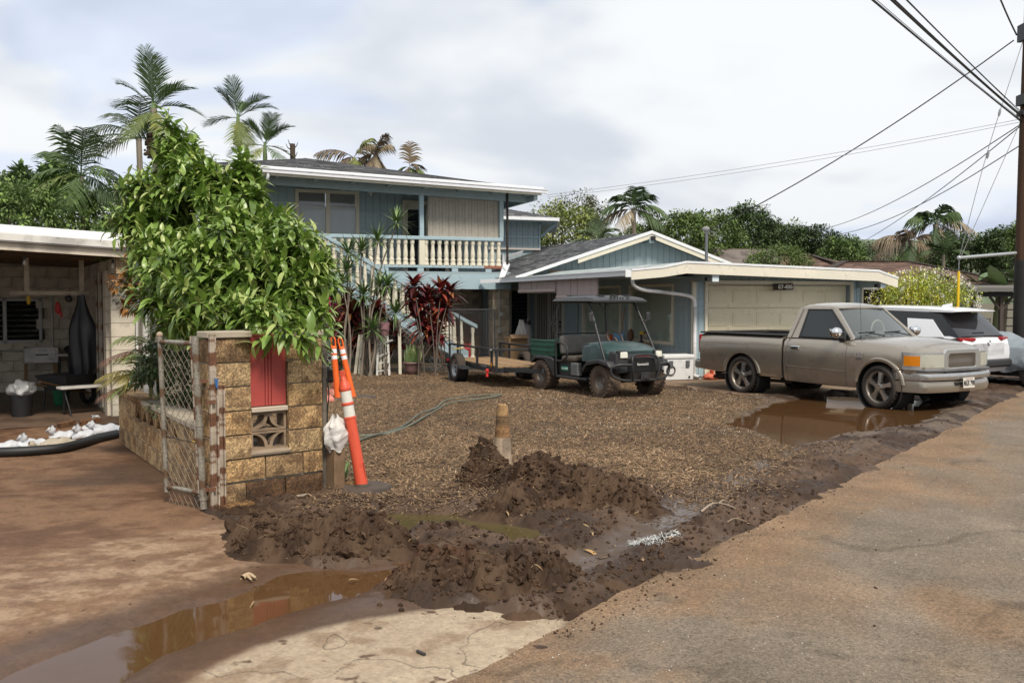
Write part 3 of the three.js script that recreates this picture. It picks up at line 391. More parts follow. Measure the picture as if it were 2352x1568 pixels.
// ---------- block pier with red panel ----------
const PTH = Math.atan2(P2[1] - P1[1], P2[0] - P1[0]), PW = 1.07;
const pierPt = (x, y, z) => V(x, y, z).applyAxisAngle(V(0, 1, 0), PTH).add(V(P1[0], 0, -P1[1]));
{ const t = thing('block_pier', 'tan split-face block gate pier with red panel and breeze blocks', 'gate pier', [P1[0], 0, -P1[1]], PTH);
  const lw = .385, pw = .345, x2 = lw + pw, rw = PW - x2, h = .205; let s = 1;
  const put = (x0, x1, y0, y1, m, z = 0, amp) => { const b = part('block', splitFace(x1 - x0 - .011, y1 - y0 - .011, .19, s++, amp), m, t); b.position.set((x0 + x1) / 2, (y0 + y1) / 2, -.1 + z); return b; };
  for (let k = 0; k < 5; k++) { put(0, lw, .41 + k * h - .0, .41 + (k + 1) * h, [blockMat, blockWarm, blockMat, blockMat, blockDark][k], .02 - k * .003); put(x2, PW, .41 + k * h, .41 + (k + 1) * h, [blockMat, blockWarm, blockWarm, blockMat, blockDark][k], .008); }
  for (const [a, b] of [[0, .13], [.13, .51], [.51, .87], [.87, PW]]) put(a, b, .215, .41, a === .51 ? blockDark : blockWarm, .008);
  put(0, .33, .0, .205, blockDark, .01); put(.33, .70, -.01, .205, mudBlock, .002, .006); put(.70, PW, 0, .205, mudBlock, .006);
  part('mortar', [bx(.012, PW - .012, -.02, .40, -.185, -.035), bx(.012, lw - .008, .40, 1.43, -.185, -.030), bx(x2 + .008, PW - .012, .40, 1.43, -.185, -.030), bx(lw - .008, x2 + .008, .40, .46, -.185, -.04)], mortar, t);
  part('cap', rbox(lw + .01, .055, .22, .008, lw / 2, 1.466, -.09), capMat, t); part('cap', rbox(rw + .01, .05, .22, .008, x2 + rw / 2, 1.464, -.09), capMat, t);
  // red board panel: three boards with deep seams between
  const red = mat([.40, .062, .050], .6, { map: TX.scuff });
  for (const [a, b] of [[lw + .004, lw + .142], [lw + .148, lw + .171], [lw + .177, lw + .200], [lw + .206, x2 - .004]]) part('red_board', rbox(b - a, .62, .022, .004, (a + b) / 2, 1.15, -.045), red, t);
  part('panel_backing', bx(lw, x2, .83, 1.46, -.10, -.058), mat([.08, .02, .018], .9), t);
  part('panel_sill', rbox(pw - .004, .042, .16, .008, lw + pw / 2, .812, -.075), mat([.46, .39, .31], .9, { bumpMap: TX.blockbump, bumpScale: .003 }), t);
  const bb = mat([.27, .19, .125], .9, { map: TX.dirt, bumpMap: TX.blockbump, bumpScale: .003 });
  for (const [y0, fl] of [[.625, 1], [.46, -1]]) { const w = pw - .012, hh = .160, cy = y0 + hh / 2, x0 = lw + .006; const arc = (cx, sgn) => { const H = []; for (let i = 0; i <= 8; i++) { const a = i / 8 * PI / 2; H.push([x0 + cx + sgn * .118 * (1 - sin(a)) , fl > 0 ? cy - .058 + .118 * (1 - cos(a)) : cy + .058 - .118 * (1 - cos(a))]); } return H; };
    const q = x => x0 + x, yb = fl > 0 ? cy - .058 : cy + .058, yt = fl > 0 ? cy + .060 : cy - .060, lft = [], rgt = [], mid = [];
    for (let i = 0; i <= 10; i++) { const a = i / 10 * PI / 2; lft.push([q(.022 + .108 * sin(a)), mix(yb, yt, 1 - cos(a))]); rgt.push([q(w - .022 - .108 * sin(a)), mix(yb, yt, 1 - cos(a))]); mid.push([q(.045 + .112 * sin(a)), mix(yb, yt, (1 - cos(a)) * .88 - .03)]); }
    lft.push([q(.022), yt]); rgt.push([q(w - .022), yt]); const mr = mid.slice().reverse().map(([x, y]) => [q(w) - (x - q(0)), y]);
    const g = extr([[x0, cy - hh / 2], [x0 + w, cy - hh / 2], [x0 + w, cy + hh / 2], [x0, cy + hh / 2]], .13, 0, [lft, rgt, [...mid, ...mr]]); const o = part('breeze_block', g, bb, t); o.position.z = -.165; }
  part('window_sill', rbox(pw + .03, .03, .1, .008, lw + pw / 2, .445, -.03, .25), mat([.30, .235, .17], .9, { map: TX.dirt }), t);
  part('footing', bx(.45, PW + .02, -.08, .03, -.2, .03), capMat, t);
}
{ // gate leaf of chain link
  const a = Z(468, 1178, 7.72), b = Z(383, 1150, 8.02), ta = Z(447, 772, 7.72), tb = Z(366, 772, 8.02);
  const t = thing('chain_link_gate', 'small galvanised chain-link gate leaf standing open beside the pier', 'gate', [a.x, 0, a.z]); const L = p => p.clone().sub(V(a.x, 0, a.z));
  const A0 = L(a).setY(.02), A1 = L(ta), B0 = L(b).setY(.10), B1 = L(tb), lerp = (p, q, k) => p.clone().lerp(q, k);
  part('hinge_post', [rod(A0, A1, .030, .030, 12), ...[.05, .48, .72].map(k => { const p = lerp(A0, A1, k); return rod(p, p.clone().add(V(0, .03, 0)), .035, .035, 12); })], galv, t);
  part('stile', [rod(B0, B1, .022, .022, 10)], galv, t); part('knob', [sph(.028, B1.x, B1.y + .012, B1.z)], mat([.35, .26, .19], .7), t);
  const c0 = lerp(A0, B0, .10), c1 = lerp(A1, B1, .10); part('inner_stile', [rod(c0.clone().setY(.12), c1, .016, .016, 8)], rusty, t);
  part('top_rail', rod(lerp(A1, B1, 0).setY(A1.y - .06), B1.clone().setY(B1.y - .045), .021, .021, 10), galv, t); part('bottom_rail', rod(lerp(A0, A1, .09), lerp(B0, B1, .035), .02, .02, 10), galv, t);
  const wires = [], nW = 11, nS = 29; for (let i = 0; i < nW; i++) { const pts = []; for (let j = 0; j <= nS; j++) { const k = (i + .5 + ((j + i) % 2 ? 1.02 : -.02)) / nW * .86 + .07, y = j / nS; const p = lerp(lerp(A0, B0, k), lerp(A1, B1, k), mix(-.02, .965, y)); p.z += (j % 2 ? .004 : -.004); pts.push(p); } for (let j = 0; j < nS; j++) wires.push(rod(pts[j], pts[j + 1], .0021, .0021, 4)); const e = pts[0]; wires.push(rod(e, e.clone().add(V(.018, -.05, .01)), .0022, .0022, 4), rod(e, e.clone().add(V(-.016, -.045, 0)), .0022, .0022, 4)); }
  part('chain_link_mesh', wires, mat([.26, .22, .175], .6, { metalness: .3 }), t).userData.kind = 'stuff';
  part('wire_tie', tube([lerp(B0, B1, .36), lerp(lerp(B0, A0, .5), lerp(B1, A1, .5), .37).add(V(.01, 0, .02)), lerp(A0, A1, .38)], .004, 12, 5), black, t); part('yellow_tie_end', tube([lerp(lerp(B0, A0, .78), lerp(B1, A1, .78), .376), lerp(A0, A1, .385)], .006, 4, 5), mat([.6, .42, .04], .6), t);
  for (const k of [.11, .74]) part('hinge', [beam(lerp(A0, A1, k), lerp(A0, A1, k).add(V(.085, 0, -.03)), .05, .028)], rusty, t);
}
{ const p = G(492, 1170), q = G(502, 1158); let t = thing('rusty_gate_post', 'flaking white and rust steel channel post beside the gate', 'post', pierPt(.02, 0, .065).toArray(), PTH);
  part('channel', [bx(-.03, .03, .02, 1.47, -.012, 0), bx(-.034, -.022, .02, 1.47, 0, .03), bx(.022, .034, .02, .95, 0, .03)], rusty, t); part('latch', [box(.07, .03, .03, -.03, .92, .02), box(.06, .03, .03, -.03, .2, .02)], rusty, t);
  t = thing('steel_angle_post', 'shorter rusty steel angle post in front of the tan blocks', 'post', pierPt(.085, 0, .055).toArray(), PTH); part('angle', [bx(-.03, .028, .04, 1.05, -.006, 0), bx(.018, .028, .04, 1.05, 0, .028)], rusty, t);
  const c = pierPt(.06, 0, .02); solo('clothes_peg', [XF(box(.012, .075, .010), c.x + .022, 1.075, c.z + .06, 0, PTH, .12), XF(box(.012, .075, .010), c.x + .034, 1.075, c.z + .06, 0, PTH, -.12), XF(rod([0, -.03, 0], [.01, -.06, 0], .003), c.x + .03, 1.08, c.z + .06)], mat([.05, .14, .32], .5), 'blue plastic clothes peg clipped on the steel angle post', 'peg'); }
{ const p = pierPt(PW + .045, 0, -.06); const t = thing('pipe_post', 'grey steel pipe post with cap behind the block pier', 'post', p); part('pipe', [rod([0, 0, 0], [0, 1.35, 0], .032, .032, 12), rod([0, 1.14, 0], [0, 1.17, 0], .036, .036, 12)], mat([.20, .17, .14], .6, { metalness: .3, map: TX.dirt }), t); part('pipe_cap', sph(.033, 0, 1.355, 0), mat([.22, .18, .14], .6), t); part('wire', tube([[.034, 1.05, .01], [.05, .9, .015], [.034, .75, .01], [.036, .5, .01]], .006, 16, 5), black, t);
  const q = pierPt(PW + .105, 0, .02); solo('broken_wall_stub', XF(splitFace(.12, .42, .16, 9, .02), q.x, .20, q.z, 0, PTH + .1, 0), mat([.20, .125, .07], .85, { map: TX.dirt }), 'muddy broken concrete stub against the block pier', 'stub');
  const b = pierPt(PW + .09, .56, .07); const g = grid(28, 30, (u, v) => { const a = u * 2 * PI, w = [.03, .075, .10, .115, .11, .085, .05][min(6, v * 6.99 | 0)] * 1 + .0, n = fbm(cos(a) * 2.2 + 5, sin(a) * 2.2 + v * 5, 4, 21) - .5, r = mix(.03, .115, sst(0, .35, v)) * (1 - .35 * sst(.75, 1, v)) * (1 + .9 * n + .16 * sin(a * 6 + v * 4)); return [cos(a) * r, .15 - v * .31 + .02 * sin(a * 3), sin(a) * r * .55]; }); solo('plastic_bag', XF(g, b.x, b.y, b.z, 0, PTH, .1), mat([.74, .70, .66], .45, { map: TX.fabric }), 'crumpled white plastic bag hung at the pier edge', 'bag');

  const c = pierPt(PW + .24, .0, .05); solo('concrete_lump', XF(lump(.1, 1.1, .55, .7, .3, 31, 2), c.x + .05, .06, c.z), mat([.42, .34, .24], .9, { map: TX.block }), 'pale concrete lump beside the muddy stub', 'rubble');
  const e = G(545, 1172); solo('broken_block', XF(lump(.13, 1.1, .3, .55, .3, 33, 2), e.x, .035, e.z, 0, .6, .05), mat([.40, .30, .18], .9, { map: TX.block }), 'broken tan block fragment lying at the pier foot', 'rubble');
}
// ---------- delineators ----------
const orange = mat([.68, .092, .042], .5, { map: TX.scuff }), orangeB = mat([.85, .14, .02], .45, { map: TX.scuff }), bandWhite = mat([.72, .69, .62], .55, { map: TX.scuff }), reflect = mat([.80, .82, .84], .35), plate = mat([.075, .055, .042], .85, { map: TX.dirt });
{ const a = G(833, 1132), t = thing('traffic_delineator', 'faded orange delineator post with dirty white bands leaning at the pier', 'delineator', a);
  const tilt = new THREE.Group(); const sc = 1.0; const o = (g, m, n) => { for (const q of g) { XF(q, 0, .02, 0, 0, 0, .165); } return part(n, g, m, t); };
  o([lathe([[.062, 0], [.056, .10], [.052, .30], [.051, .665], [.056, .67], [.056, .688], [.05, .692]], 24)], orange, 'tube'); o([lathe([[.0515, .69], [.0505, .795]], 24), lathe([[.0505, .82], [.050, .925]], 24)], bandWhite, 'band');
  o([lathe([[.05, .793], [.056, .797], [.056, .816], [.05, .822]], 24), lathe([[.05, .923], [.057, .935], [.057, .955], [.046, .985], [.026, 1.03], [.021, 1.06], [0, 1.06]], 24), rbox(.05, .055, .028, .008, 0, 1.085, 0)], orange, 'top'); o([box(.006, .13, .055, .049, .19, .0)], mat([.25, .03, .015], .8), 'slot');
  part('base_plate', [XF(lathe([[0, .035], [.21, .035], [.25, .008], [.25, -.03]], 8), .03, .035, .0, .03, .4, 0), cyl(.075, .065, .03, .0, .075, 0)], plate, t); }
for (const [u, v, lean, lab, r] of [[776, 920, .075, 'bright orange loop-top delineator standing nearest the pink sandbags', .1], [811, 918, .215, 'bright orange loop-top delineator leaning away from its twin', .7]]) { const t = thing('loop_delineator', lab, 'delineator', G(u, v)); const o = (g, m, n) => { for (const q of g) XF(q, 0, .03, 0, 0, 0, lean); return part(n, g, m, t); };
  o([lathe([[.062, 0], [.056, .10], [.050, .60], [.049, .70]], 20), lathe([[.049, .77], [.053, .775], [.053, .80], [.049, .805]], 20), lathe([[.049, .88], [.052, .885], [.052, .91], [.035, .93], [0, .93]], 20)], orangeB, 'tube'); o([lathe([[.0495, .70], [.0495, .775]], 20), lathe([[.0495, .803], [.0495, .882]], 20)], reflect, 'band');
  o([tube([[-.030, .92, 0], [-.036, .98, 0], [-.03, 1.06, 0], [0, 1.09, 0], [.03, 1.06, 0], [.036, .98, 0], [.030, .92, 0]], .014, 24, 8)], orangeB, 'handle'); part('base_plate', [XF(lathe([[0, .06], [.22, .06], [.28, .02], [.28, 0]], 8), r > .5 ? .16 : -.10, 0, r > .5 ? -.1 : .1, 0, r, 0)], plate, t); }
for (const [u, v, s, l] of [[748, 928, 3, 'salmon pink sandbag lying behind the pier pipe'], [764, 912, 4, 'small salmon sandbag beside the orange delineators']]) sandbag('pink_sandbag', l, mat([.80, .30, .22], .6, { map: TX.fabric }), G(u, v), s === 3 ? .38 : .3, .18, .3, .5 * s, s + 20, [0, .14, .1, .2]);
{ const a = G(1154, 1078), t = thing('muddy_cone', 'mud caked tapered traffic post standing in the mud heap', 'traffic cone', a); const q = mat([.78, .66, .52], .9, { map: TX.block }), q2 = mat([.58, .45, .35], .9, { map: TX.block });
  part('lower_cone', lathe([[.10, 0], [.088, .24], [.082, .34]], 20), mat([.38, .29, .205], .9, { map: TX.dirt }), t); part('orange_band', lathe([[.082, .34], [.071, .47]], 20), q2, t); part('upper_cone', lathe([[.071, .47], [.064, .56]], 20), mat([.34, .30, .26], .9, { map: TX.block }), t); part('top', lathe([[.064, .56], [.053, .665], [.035, .68], [0, .68]], 20), q, t); }
{ const pts = [[762, 1036], [800, 1030], [850, 1014], [905, 998], [940, 978], [965, 958], [1000, 944], [1030, 925], [1090, 916], [1142, 912], [1150, 916], [1110, 922], [1040, 931], [1000, 948], [975, 968], [930, 990], [880, 1006], [820, 1012], [766, 1024]].map(([u, v], i) => { const p = G(u, v); p.y = yardH(p.x, -p.z) + .018 + (i % 4 === 2 ? .012 : 0); return p; });
  solo('garden_hose', tube(pts, .0155, 160, 8), mat([.16, .17, .13], .55, { map: TX.dirt }), 'grey green garden hose looped across the wood chips', 'hose'); }

// ---------- blue two-storey house ----------
const HP = V(4.09, 0, -21.14), HT = .3543;
const inH = (t, y, s) => V(t, y, -s).applyAxisAngle(V(0, 1, 0), HT).add(HP);
const H = thing('blue_house', 'pale blue two-storey house with balcony, low gable wing and garage', 'house', HP, HT);
const blue = mat([.305, .385, .41], .7, { map: TX.scuff }), blueLight = mat([.355, .47, .525], .65, { map: TX.scuff }), blueDark = blue, cream = mat([.70, .655, .53], .6, { map: TX.scuff }), trimWhite = mat([.78, .80, .82], .4, { map: TX.scuff }), backing = mat([.24, .30, .33], .9), gutterM = mat([.72, .73, .77], .35, { map: TX.scuff }), dullTan = mat([.36, .31, .25], .95), oldBlock = mat([.42, .34, .25], .9, { map: TX.dirt });  // under-deck wall and door gap plate share one even tan block colour
const prism = (A, B) => loft([A, B], .3);
function boards(parent, axis, a0, a1, y0, y1, pos, face, w = .2, m = blue, name = 'siding_board') { // upright boards with open seams over a dark backing
  const n = max(1, Math.round(abs(a1 - a0) / w)), ww = (a1 - a0) / n, cache = {}; const yf = typeof y1 === 'function' ? y1 : () => y1;
  for (let i = 0; i < n; i++) { const a = a0 + i * ww + .006, b = a0 + (i + 1) * ww - .006, ya = yf(a), yb = yf(b); if (max(ya, yb) - y0 < .02) continue;
    if (ya === yb) { const k = ya; cache[k] ??= axis === 'x' ? box(b - a, ya - y0, .022) : box(.022, ya - y0, b - a); const o = part(name, cache[k], m, parent); axis === 'x' ? o.position.set((a + b) / 2, (y0 + ya) / 2, pos + face * .011) : o.position.set(pos + face * .011, (y0 + ya) / 2, (a + b) / 2); }
    else part(name, prism([[a, y0, pos], [b, y0, pos], [b, max(yb, y0 + .005), pos], [a, max(ya, y0 + .005), pos]], [[a, y0, pos + face * .022], [b, y0, pos + face * .022], [b, max(yb, y0 + .005), pos + face * .022], [a, max(ya, y0 + .005), pos + face * .022]]), m, parent); }
}
const shingleMat = mat([1, 1, 1], .92, { vertexColors: true, bumpMap: TX.fine, bumpScale: .002 });
function shingles(parent, a, b, c, d, rowH, tabW, cols, name = 'shingle_course') { // a-b eave, d-c ridge
  a = v3(a); b = v3(b); c = v3(c); d = v3(d); const cl = new Cloud(), n = b.clone().sub(a).cross(d.clone().sub(a)).normalize(); if (n.y < 0) n.negate();
  const rows = Math.round((a.distanceTo(d) + b.distanceTo(c)) / 2 / rowH), P = (u, v) => a.clone().lerp(b, u).lerp(d.clone().lerp(c, u), v);
  for (let r = 0; r < rows; r++) { const v0 = r / rows, v1 = min(1, (r + 1.05) / rows), len = P(0, v0).distanceTo(P(1, v0)), m = max(1, Math.round(len / tabW)); const off = rnd();
    for (let i = 0; i <= m; i++) { const u0 = max(0, (i - off) / m), u1 = min(1, (i + 1 - off) / m - .0015); if (u1 <= u0) continue; const k = rr(.72, 1.25), col = pick(cols).map(q => q * k), up = n.clone().multiplyScalar(rr(.008, .016));
      const p = P(u0, v0).add(up), q = P(u1, v0).add(up), s = P(u1, v1), w = P(u0, v1); cl.quad(p, q, s, w, col); cl.quad(P(u0, v0), P(u1, v0), q, p, col); } }
  const g = cl.geo(); uvBox(g); const o = part(name, g, shingleMat, parent); o.userData.kind = 'stuff'; return o;
}
const greyShingle = [[.10, .105, .115], [.15, .155, .165], [.08, .083, .09], [.19, .19, .195]], brownShingle = [[.135, .080, .060], [.17, .105, .08], [.105, .064, .05]];

{ // ---- garage front and entry wall ----
  part('garage_backing', [bx(0, .34, 0, 2.36, -.2, -.02), bx(4.36, 4.7, 0, 2.3, -.2, -.02), bx(.34, 4.36, 2.17, 2.36, -.2, -.02), bx(4.60, 4.7, 0, 2.2, -6.2, -.2), bx(0.02, 4.6, 0, 2.2, -6.4, -6.3)], backing, H);
  boards(H, 'x', .0, .30, .02, 2.36, -.02, 1, .15, blueLight); boards(H, 'x', 4.42, 4.68, .02, 2.3, -.02, 1, .13, blueLight); boards(H, 'x', .3, 4.42, 2.20, 2.36, -.02, 1, .2, blue);
  part('door_casing', [bx(.285, .35, 0, 2.2, 0, .06)], cream, H); part('door_casing', [bx(4.35, 4.42, 0, 2.2, 0, .06)], cream, H); part('door_header', [bx(.285, 4.42, 2.125, 2.205, .005, .07)], cream, H); part('corner_board', bx(-.045, .055, 0, 2.2, .005, .05), cream, H); part('corner_board', bx(4.68, 4.72, 0, 2.2, .0, .05), cream, H);
  const gd = part('garage_door', bx(.35, 4.35, .0, 2.12, -.17, -.14), mat([.66, .60, .44], .6, { map: TX.scuff }), H), panelMat = mat([.74, .68, .50], .55, { map: TX.scuff }), slat = rbox(3.98, .50, .022, .006); for (let r = 0; r < 4; r++) { const s = part('door_section', slat, panelMat, gd); s.position.set(2.35, .265 + r * .525, -.128); }
  const pg = merge([rbox(.50, .30, .012, .006), rbox(.42, .22, .022, .008)]); for (let r = 0; r < 4; r++) for (let c = 0; c < 6; c++) { const p = part('raised_panel', pg, panelMat, gd); p.position.set(.72 + c * .652, .265 + r * .525, -.109); }
  part('fascia', [extr([[-2.03, 2.18], [-1.25, 2.25], [-.71, 2.33], [4.4, 2.20], [4.98, 2.05], [4.98, 2.28], [4.4, 2.44], [-.71, 2.57], [-1.25, 2.46], [-2.03, 2.39]], .03)].map(g => XF(g, 0, 0, .87)), mat([.74, .69, .575], .6, { map: TX.scuff }), H);
  part('fascia_flashing', [extr([[-2.03, 2.37], [-1.25, 2.44], [-.71, 2.55], [4.4, 2.42], [4.99, 2.26], [4.99, 2.30], [4.4, 2.465], [-.71, 2.595], [-1.25, 2.485], [-2.03, 2.41]], .05)].map(g => XF(g, 0, 0, .865)), trimWhite, H);
  const top = [[-2.0, 2.395], [-1.25, 2.47], [-.71, 2.575], [4.4, 2.445], [4.96, 2.28]], bot = [[4.96, 2.2], [4.4, 2.36], [-.71, 2.49], [-1.25, 2.38], [-2.0, 2.31]];
  part('flat_roof', XF(extr([...top, ...bot], 7.2), 0, 0, -6.36), mat([.36, .40, .40], .85, { map: TX.dirt }), H);
  part('soffit', bx(-1.95, 4.9, 2.10, 2.12, -6.3, .0).translate(0, .17, 0), blueDark, H);
  part('beam', bx(-.02, .12, 2.17, 2.33, -6.2, .80), blue, H); part('beam_end', bx(-.03, .13, 2.16, 2.34, .80, .84), mat([.60, .68, .72], .7), H); part('beam', bx(4.56, 4.68, 2.06, 2.22, -6, .78), blue, H); part('beam_end', bx(4.55, 4.69, 2.05, 2.23, .78, .82), mat([.60, .68, .72], .7), H);
  for (const [x, y] of [[-.12, 2.22], [4.48, 2.1]]) part('floodlight', [rbox(.07, .08, .1, .015, x, y, .76), cyl(.035, .045, .05, x, y - .02, .82, PI / 2)], black, H);
  part('gutter', [bx(-2.14, -2.03, 2.265, 2.38, -6.9, .86), bx(-2.16, -2.02, 2.36, 2.385, -6.9, .88)], gutterM, H); part('gutter_end', rbox(.15, .15, .02, .01, -2.09, 2.31, .885), trimWhite, H); part('gutter_return', [prism([[-2.10, 2.27, 6.9 * -1], [-2.10, 2.38, -6.9], [-2.02, 2.38, -6.9], [-2.02, 2.27, -6.9]], [[-2.62, 2.25, -7.35], [-2.62, 2.36, -7.35], [-2.55, 2.36, -7.4], [-2.55, 2.25, -7.4]])], gutterM, H);
  part('downspout', [tube([[-1.95, 2.27, .80], [-1.93, 2.10, .78], [-1.75, 2.0, .72], [-1.0, 1.93, .45], [-.12, 1.83, .12], [-.03, 1.76, .1], [-.01, 1.60, .1]], .04, 50, 10), rod([-.01, 1.62, .1], [-.01, .12, .1], .04, .04, 10), tube([[-.01, .14, .1], [-.01, .06, .12], [.03, .03, .26]], .042, 8, 10)], mat([.80, .80, .81], .4, { map: TX.dirt }), H);
  // entry wall faces left (t = 0), runs back to s = 9.8 : local z 0 .. -9.8
  const wall = (z0, z1, y0, y1) => bx(.03, .15, y0, y1, z1, z0);
  part('entry_backing', [wall(0, -.85, 0, 2.3), wall(-.85, -3.12, 0, .72), wall(-.85, -3.12, 2.14, 2.3), wall(-3.12, -3.55, 0, 2.3), wall(-3.55, -6.0, 0, .72), wall(-3.55, -6, 2.14, 2.3), wall(-6, -7.3, 0, 2.3), wall(-7.3, -9.6, 2.05, 2.3), wall(-9.6, -9.9, 0, 2.3)], backing, H);
  const eb = (z0, z1, y0, y1) => boards(H, 'z', -z1, -z0, y0, y1, .03, -1, .2, blue); eb(.0, .85, .02, 2.29); eb(.85, 3.12, .02, .70); eb(.85, 3.12, 2.16, 2.29); eb(3.12, 3.55, .02, 2.29); eb(3.55, 6, .02, .70); eb(3.55, 6, 2.16, 2.29); eb(6, 7.3, .02, 2.29); eb(7.3, 9.6, 2.07, 2.29); eb(9.6, 9.85, .02, 2.29);
  for (const [z0, z1, n] of [[.87, 3.10, 11], [3.57, 5.98, 12]]) { const w = part('window', [bx(-.02, .1, .70, .78, -z1, -z0), bx(-.02, .1, 2.08, 2.15, -z1, -z0), bx(-.02, .1, .78, 2.08, -z0 - .07, -z0), bx(-.02, .1, .78, 2.08, -z1, -z1 + .07)], cream, H); part('pane', bx(.045, .05, .78, 2.08, -z1 + .07, -z0 - .07), mat([.9, .95, .95], .03, { transmission: 1, thickness: 0 }), w);
    const sl = box(.10, 1.29, .008), sm = mat([.66, .62, .52], .8, { map: TX.fabric }); for (let i = 0; i < n * 2; i++) { const o = part('blind_slat', sl, sm, w); o.position.set(.10, 1.43, -z0 - .12 - i * (z1 - z0 - .24) / (n * 2 - 1)); o.rotation.y = -(PI / 2 - .45) + rr(-.05, .05); } part('room_wall', bx(.30, .32, .72, 2.12, -z1, -z0), mat([.5, .45, .38], .9), w); }
  const sd = part('security_door', [bx(-.03, .06, .02, 2.04, -7.38, -7.3), bx(-.03, .06, .02, 2.04, -9.6, -9.52), bx(-.03, .06, 1.97, 2.05, -9.6, -7.3), bx(-.03, .06, .02, .14, -9.6, -7.3), bx(-.03, .06, .14, 1.97, -8.5, -8.42)], mat([.56, .52, .44], .6), H);
  part('screen', bx(.02, .03, .1, 2, -9.55, -7.35), mat([.15, .14, .125], .9), sd); const bar = cyl(.010, .010, 1.86, 0, 0, 0, 0, 0, 0, 6); for (let i = 0; i < 15; i++) { const o = part('bar', bar, mat([.60, .57, .5], .6), sd); o.position.set(-.01, 1.05, -7.45 - i * .142); }
  part('scrollwork', [torus(.12, .012, -.02, 1.15, -7.95, 0, PI / 2, 0, 20), torus(.12, .012, -.02, .95, -7.95, 0, PI / 2, 0, 20), torus(.06, .01, -.02, 1.05, -7.65, 0, PI / 2, 0, 14), torus(.06, .01, -.02, 1.05, -8.25, 0, PI / 2, 0, 14), beam([-.02, 1.42, -7.95], [-.02, 1.2, -7.78], .014), beam([-.02, 1.42, -7.95], [-.02, 1.2, -8.12], .014), beam([-.02, .68, -7.95], [-.02, .9, -7.78], .014), beam([-.02, .68, -7.95], [-.02, .9, -8.12], .014)], mat([.60, .57, .5], .6), sd); part('lock', [cyl(.035, .035, .04, -.05, 1.1, -7.5, 0, 0, PI / 2), cyl(.035, .035, .04, -.05, .98, -7.5, 0, 0, PI / 2)], black, sd);
  // back-left pocket: narrow louvre window, block column
  part('pocket_wall', [bx(-1.7, -.78, 0, 2.5, -10, -9.86), bx(-.14, .02, 0, 2.5, -10, -9.86), bx(-.78, -.14, 0, .66, -10, -9.86), bx(-.78, -.14, 2.1, 2.5, -10, -9.86)], blueDark, H);
  const jw = part('louvre_window', [bx(-.80, -.74, .62, 2.14, -9.88, -9.82), bx(-.18, -.12, .62, 2.14, -9.88, -9.82), bx(-.8, -.12, 2.09, 2.15, -9.88, -9.82), bx(-.8, -.12, .62, .68, -9.88, -9.82)], mat([.5, .46, .38], .7), H); const lv = box(.56, .12, .006, 0, 0, 0, .5); for (let i = 0; i < 12; i++) { const o = part('louvre', lv, glassDark, jw); o.position.set(-.46, .74 + i * .115, -9.9); }
  for (let r = 0; r < 13; r++) { const o = part('column_block', splitFace(.52, .193, .4, r + 30, .006), oldBlock, H); o.position.set(-1.86 + .003 * (r % 3), .1 + r * .2 - .0, -7.9); }
  part('conduit', [rod([-1.93, .9, -7.66], [-1.93, 2.4, -7.66], .016), rbox(.09, .14, .05, .01, -1.93, .84, -7.66), rbox(.1, .12, .05, .01, -1.86, 1.35, -7.66)], mat([.38, .37, .34], .6), H);
}
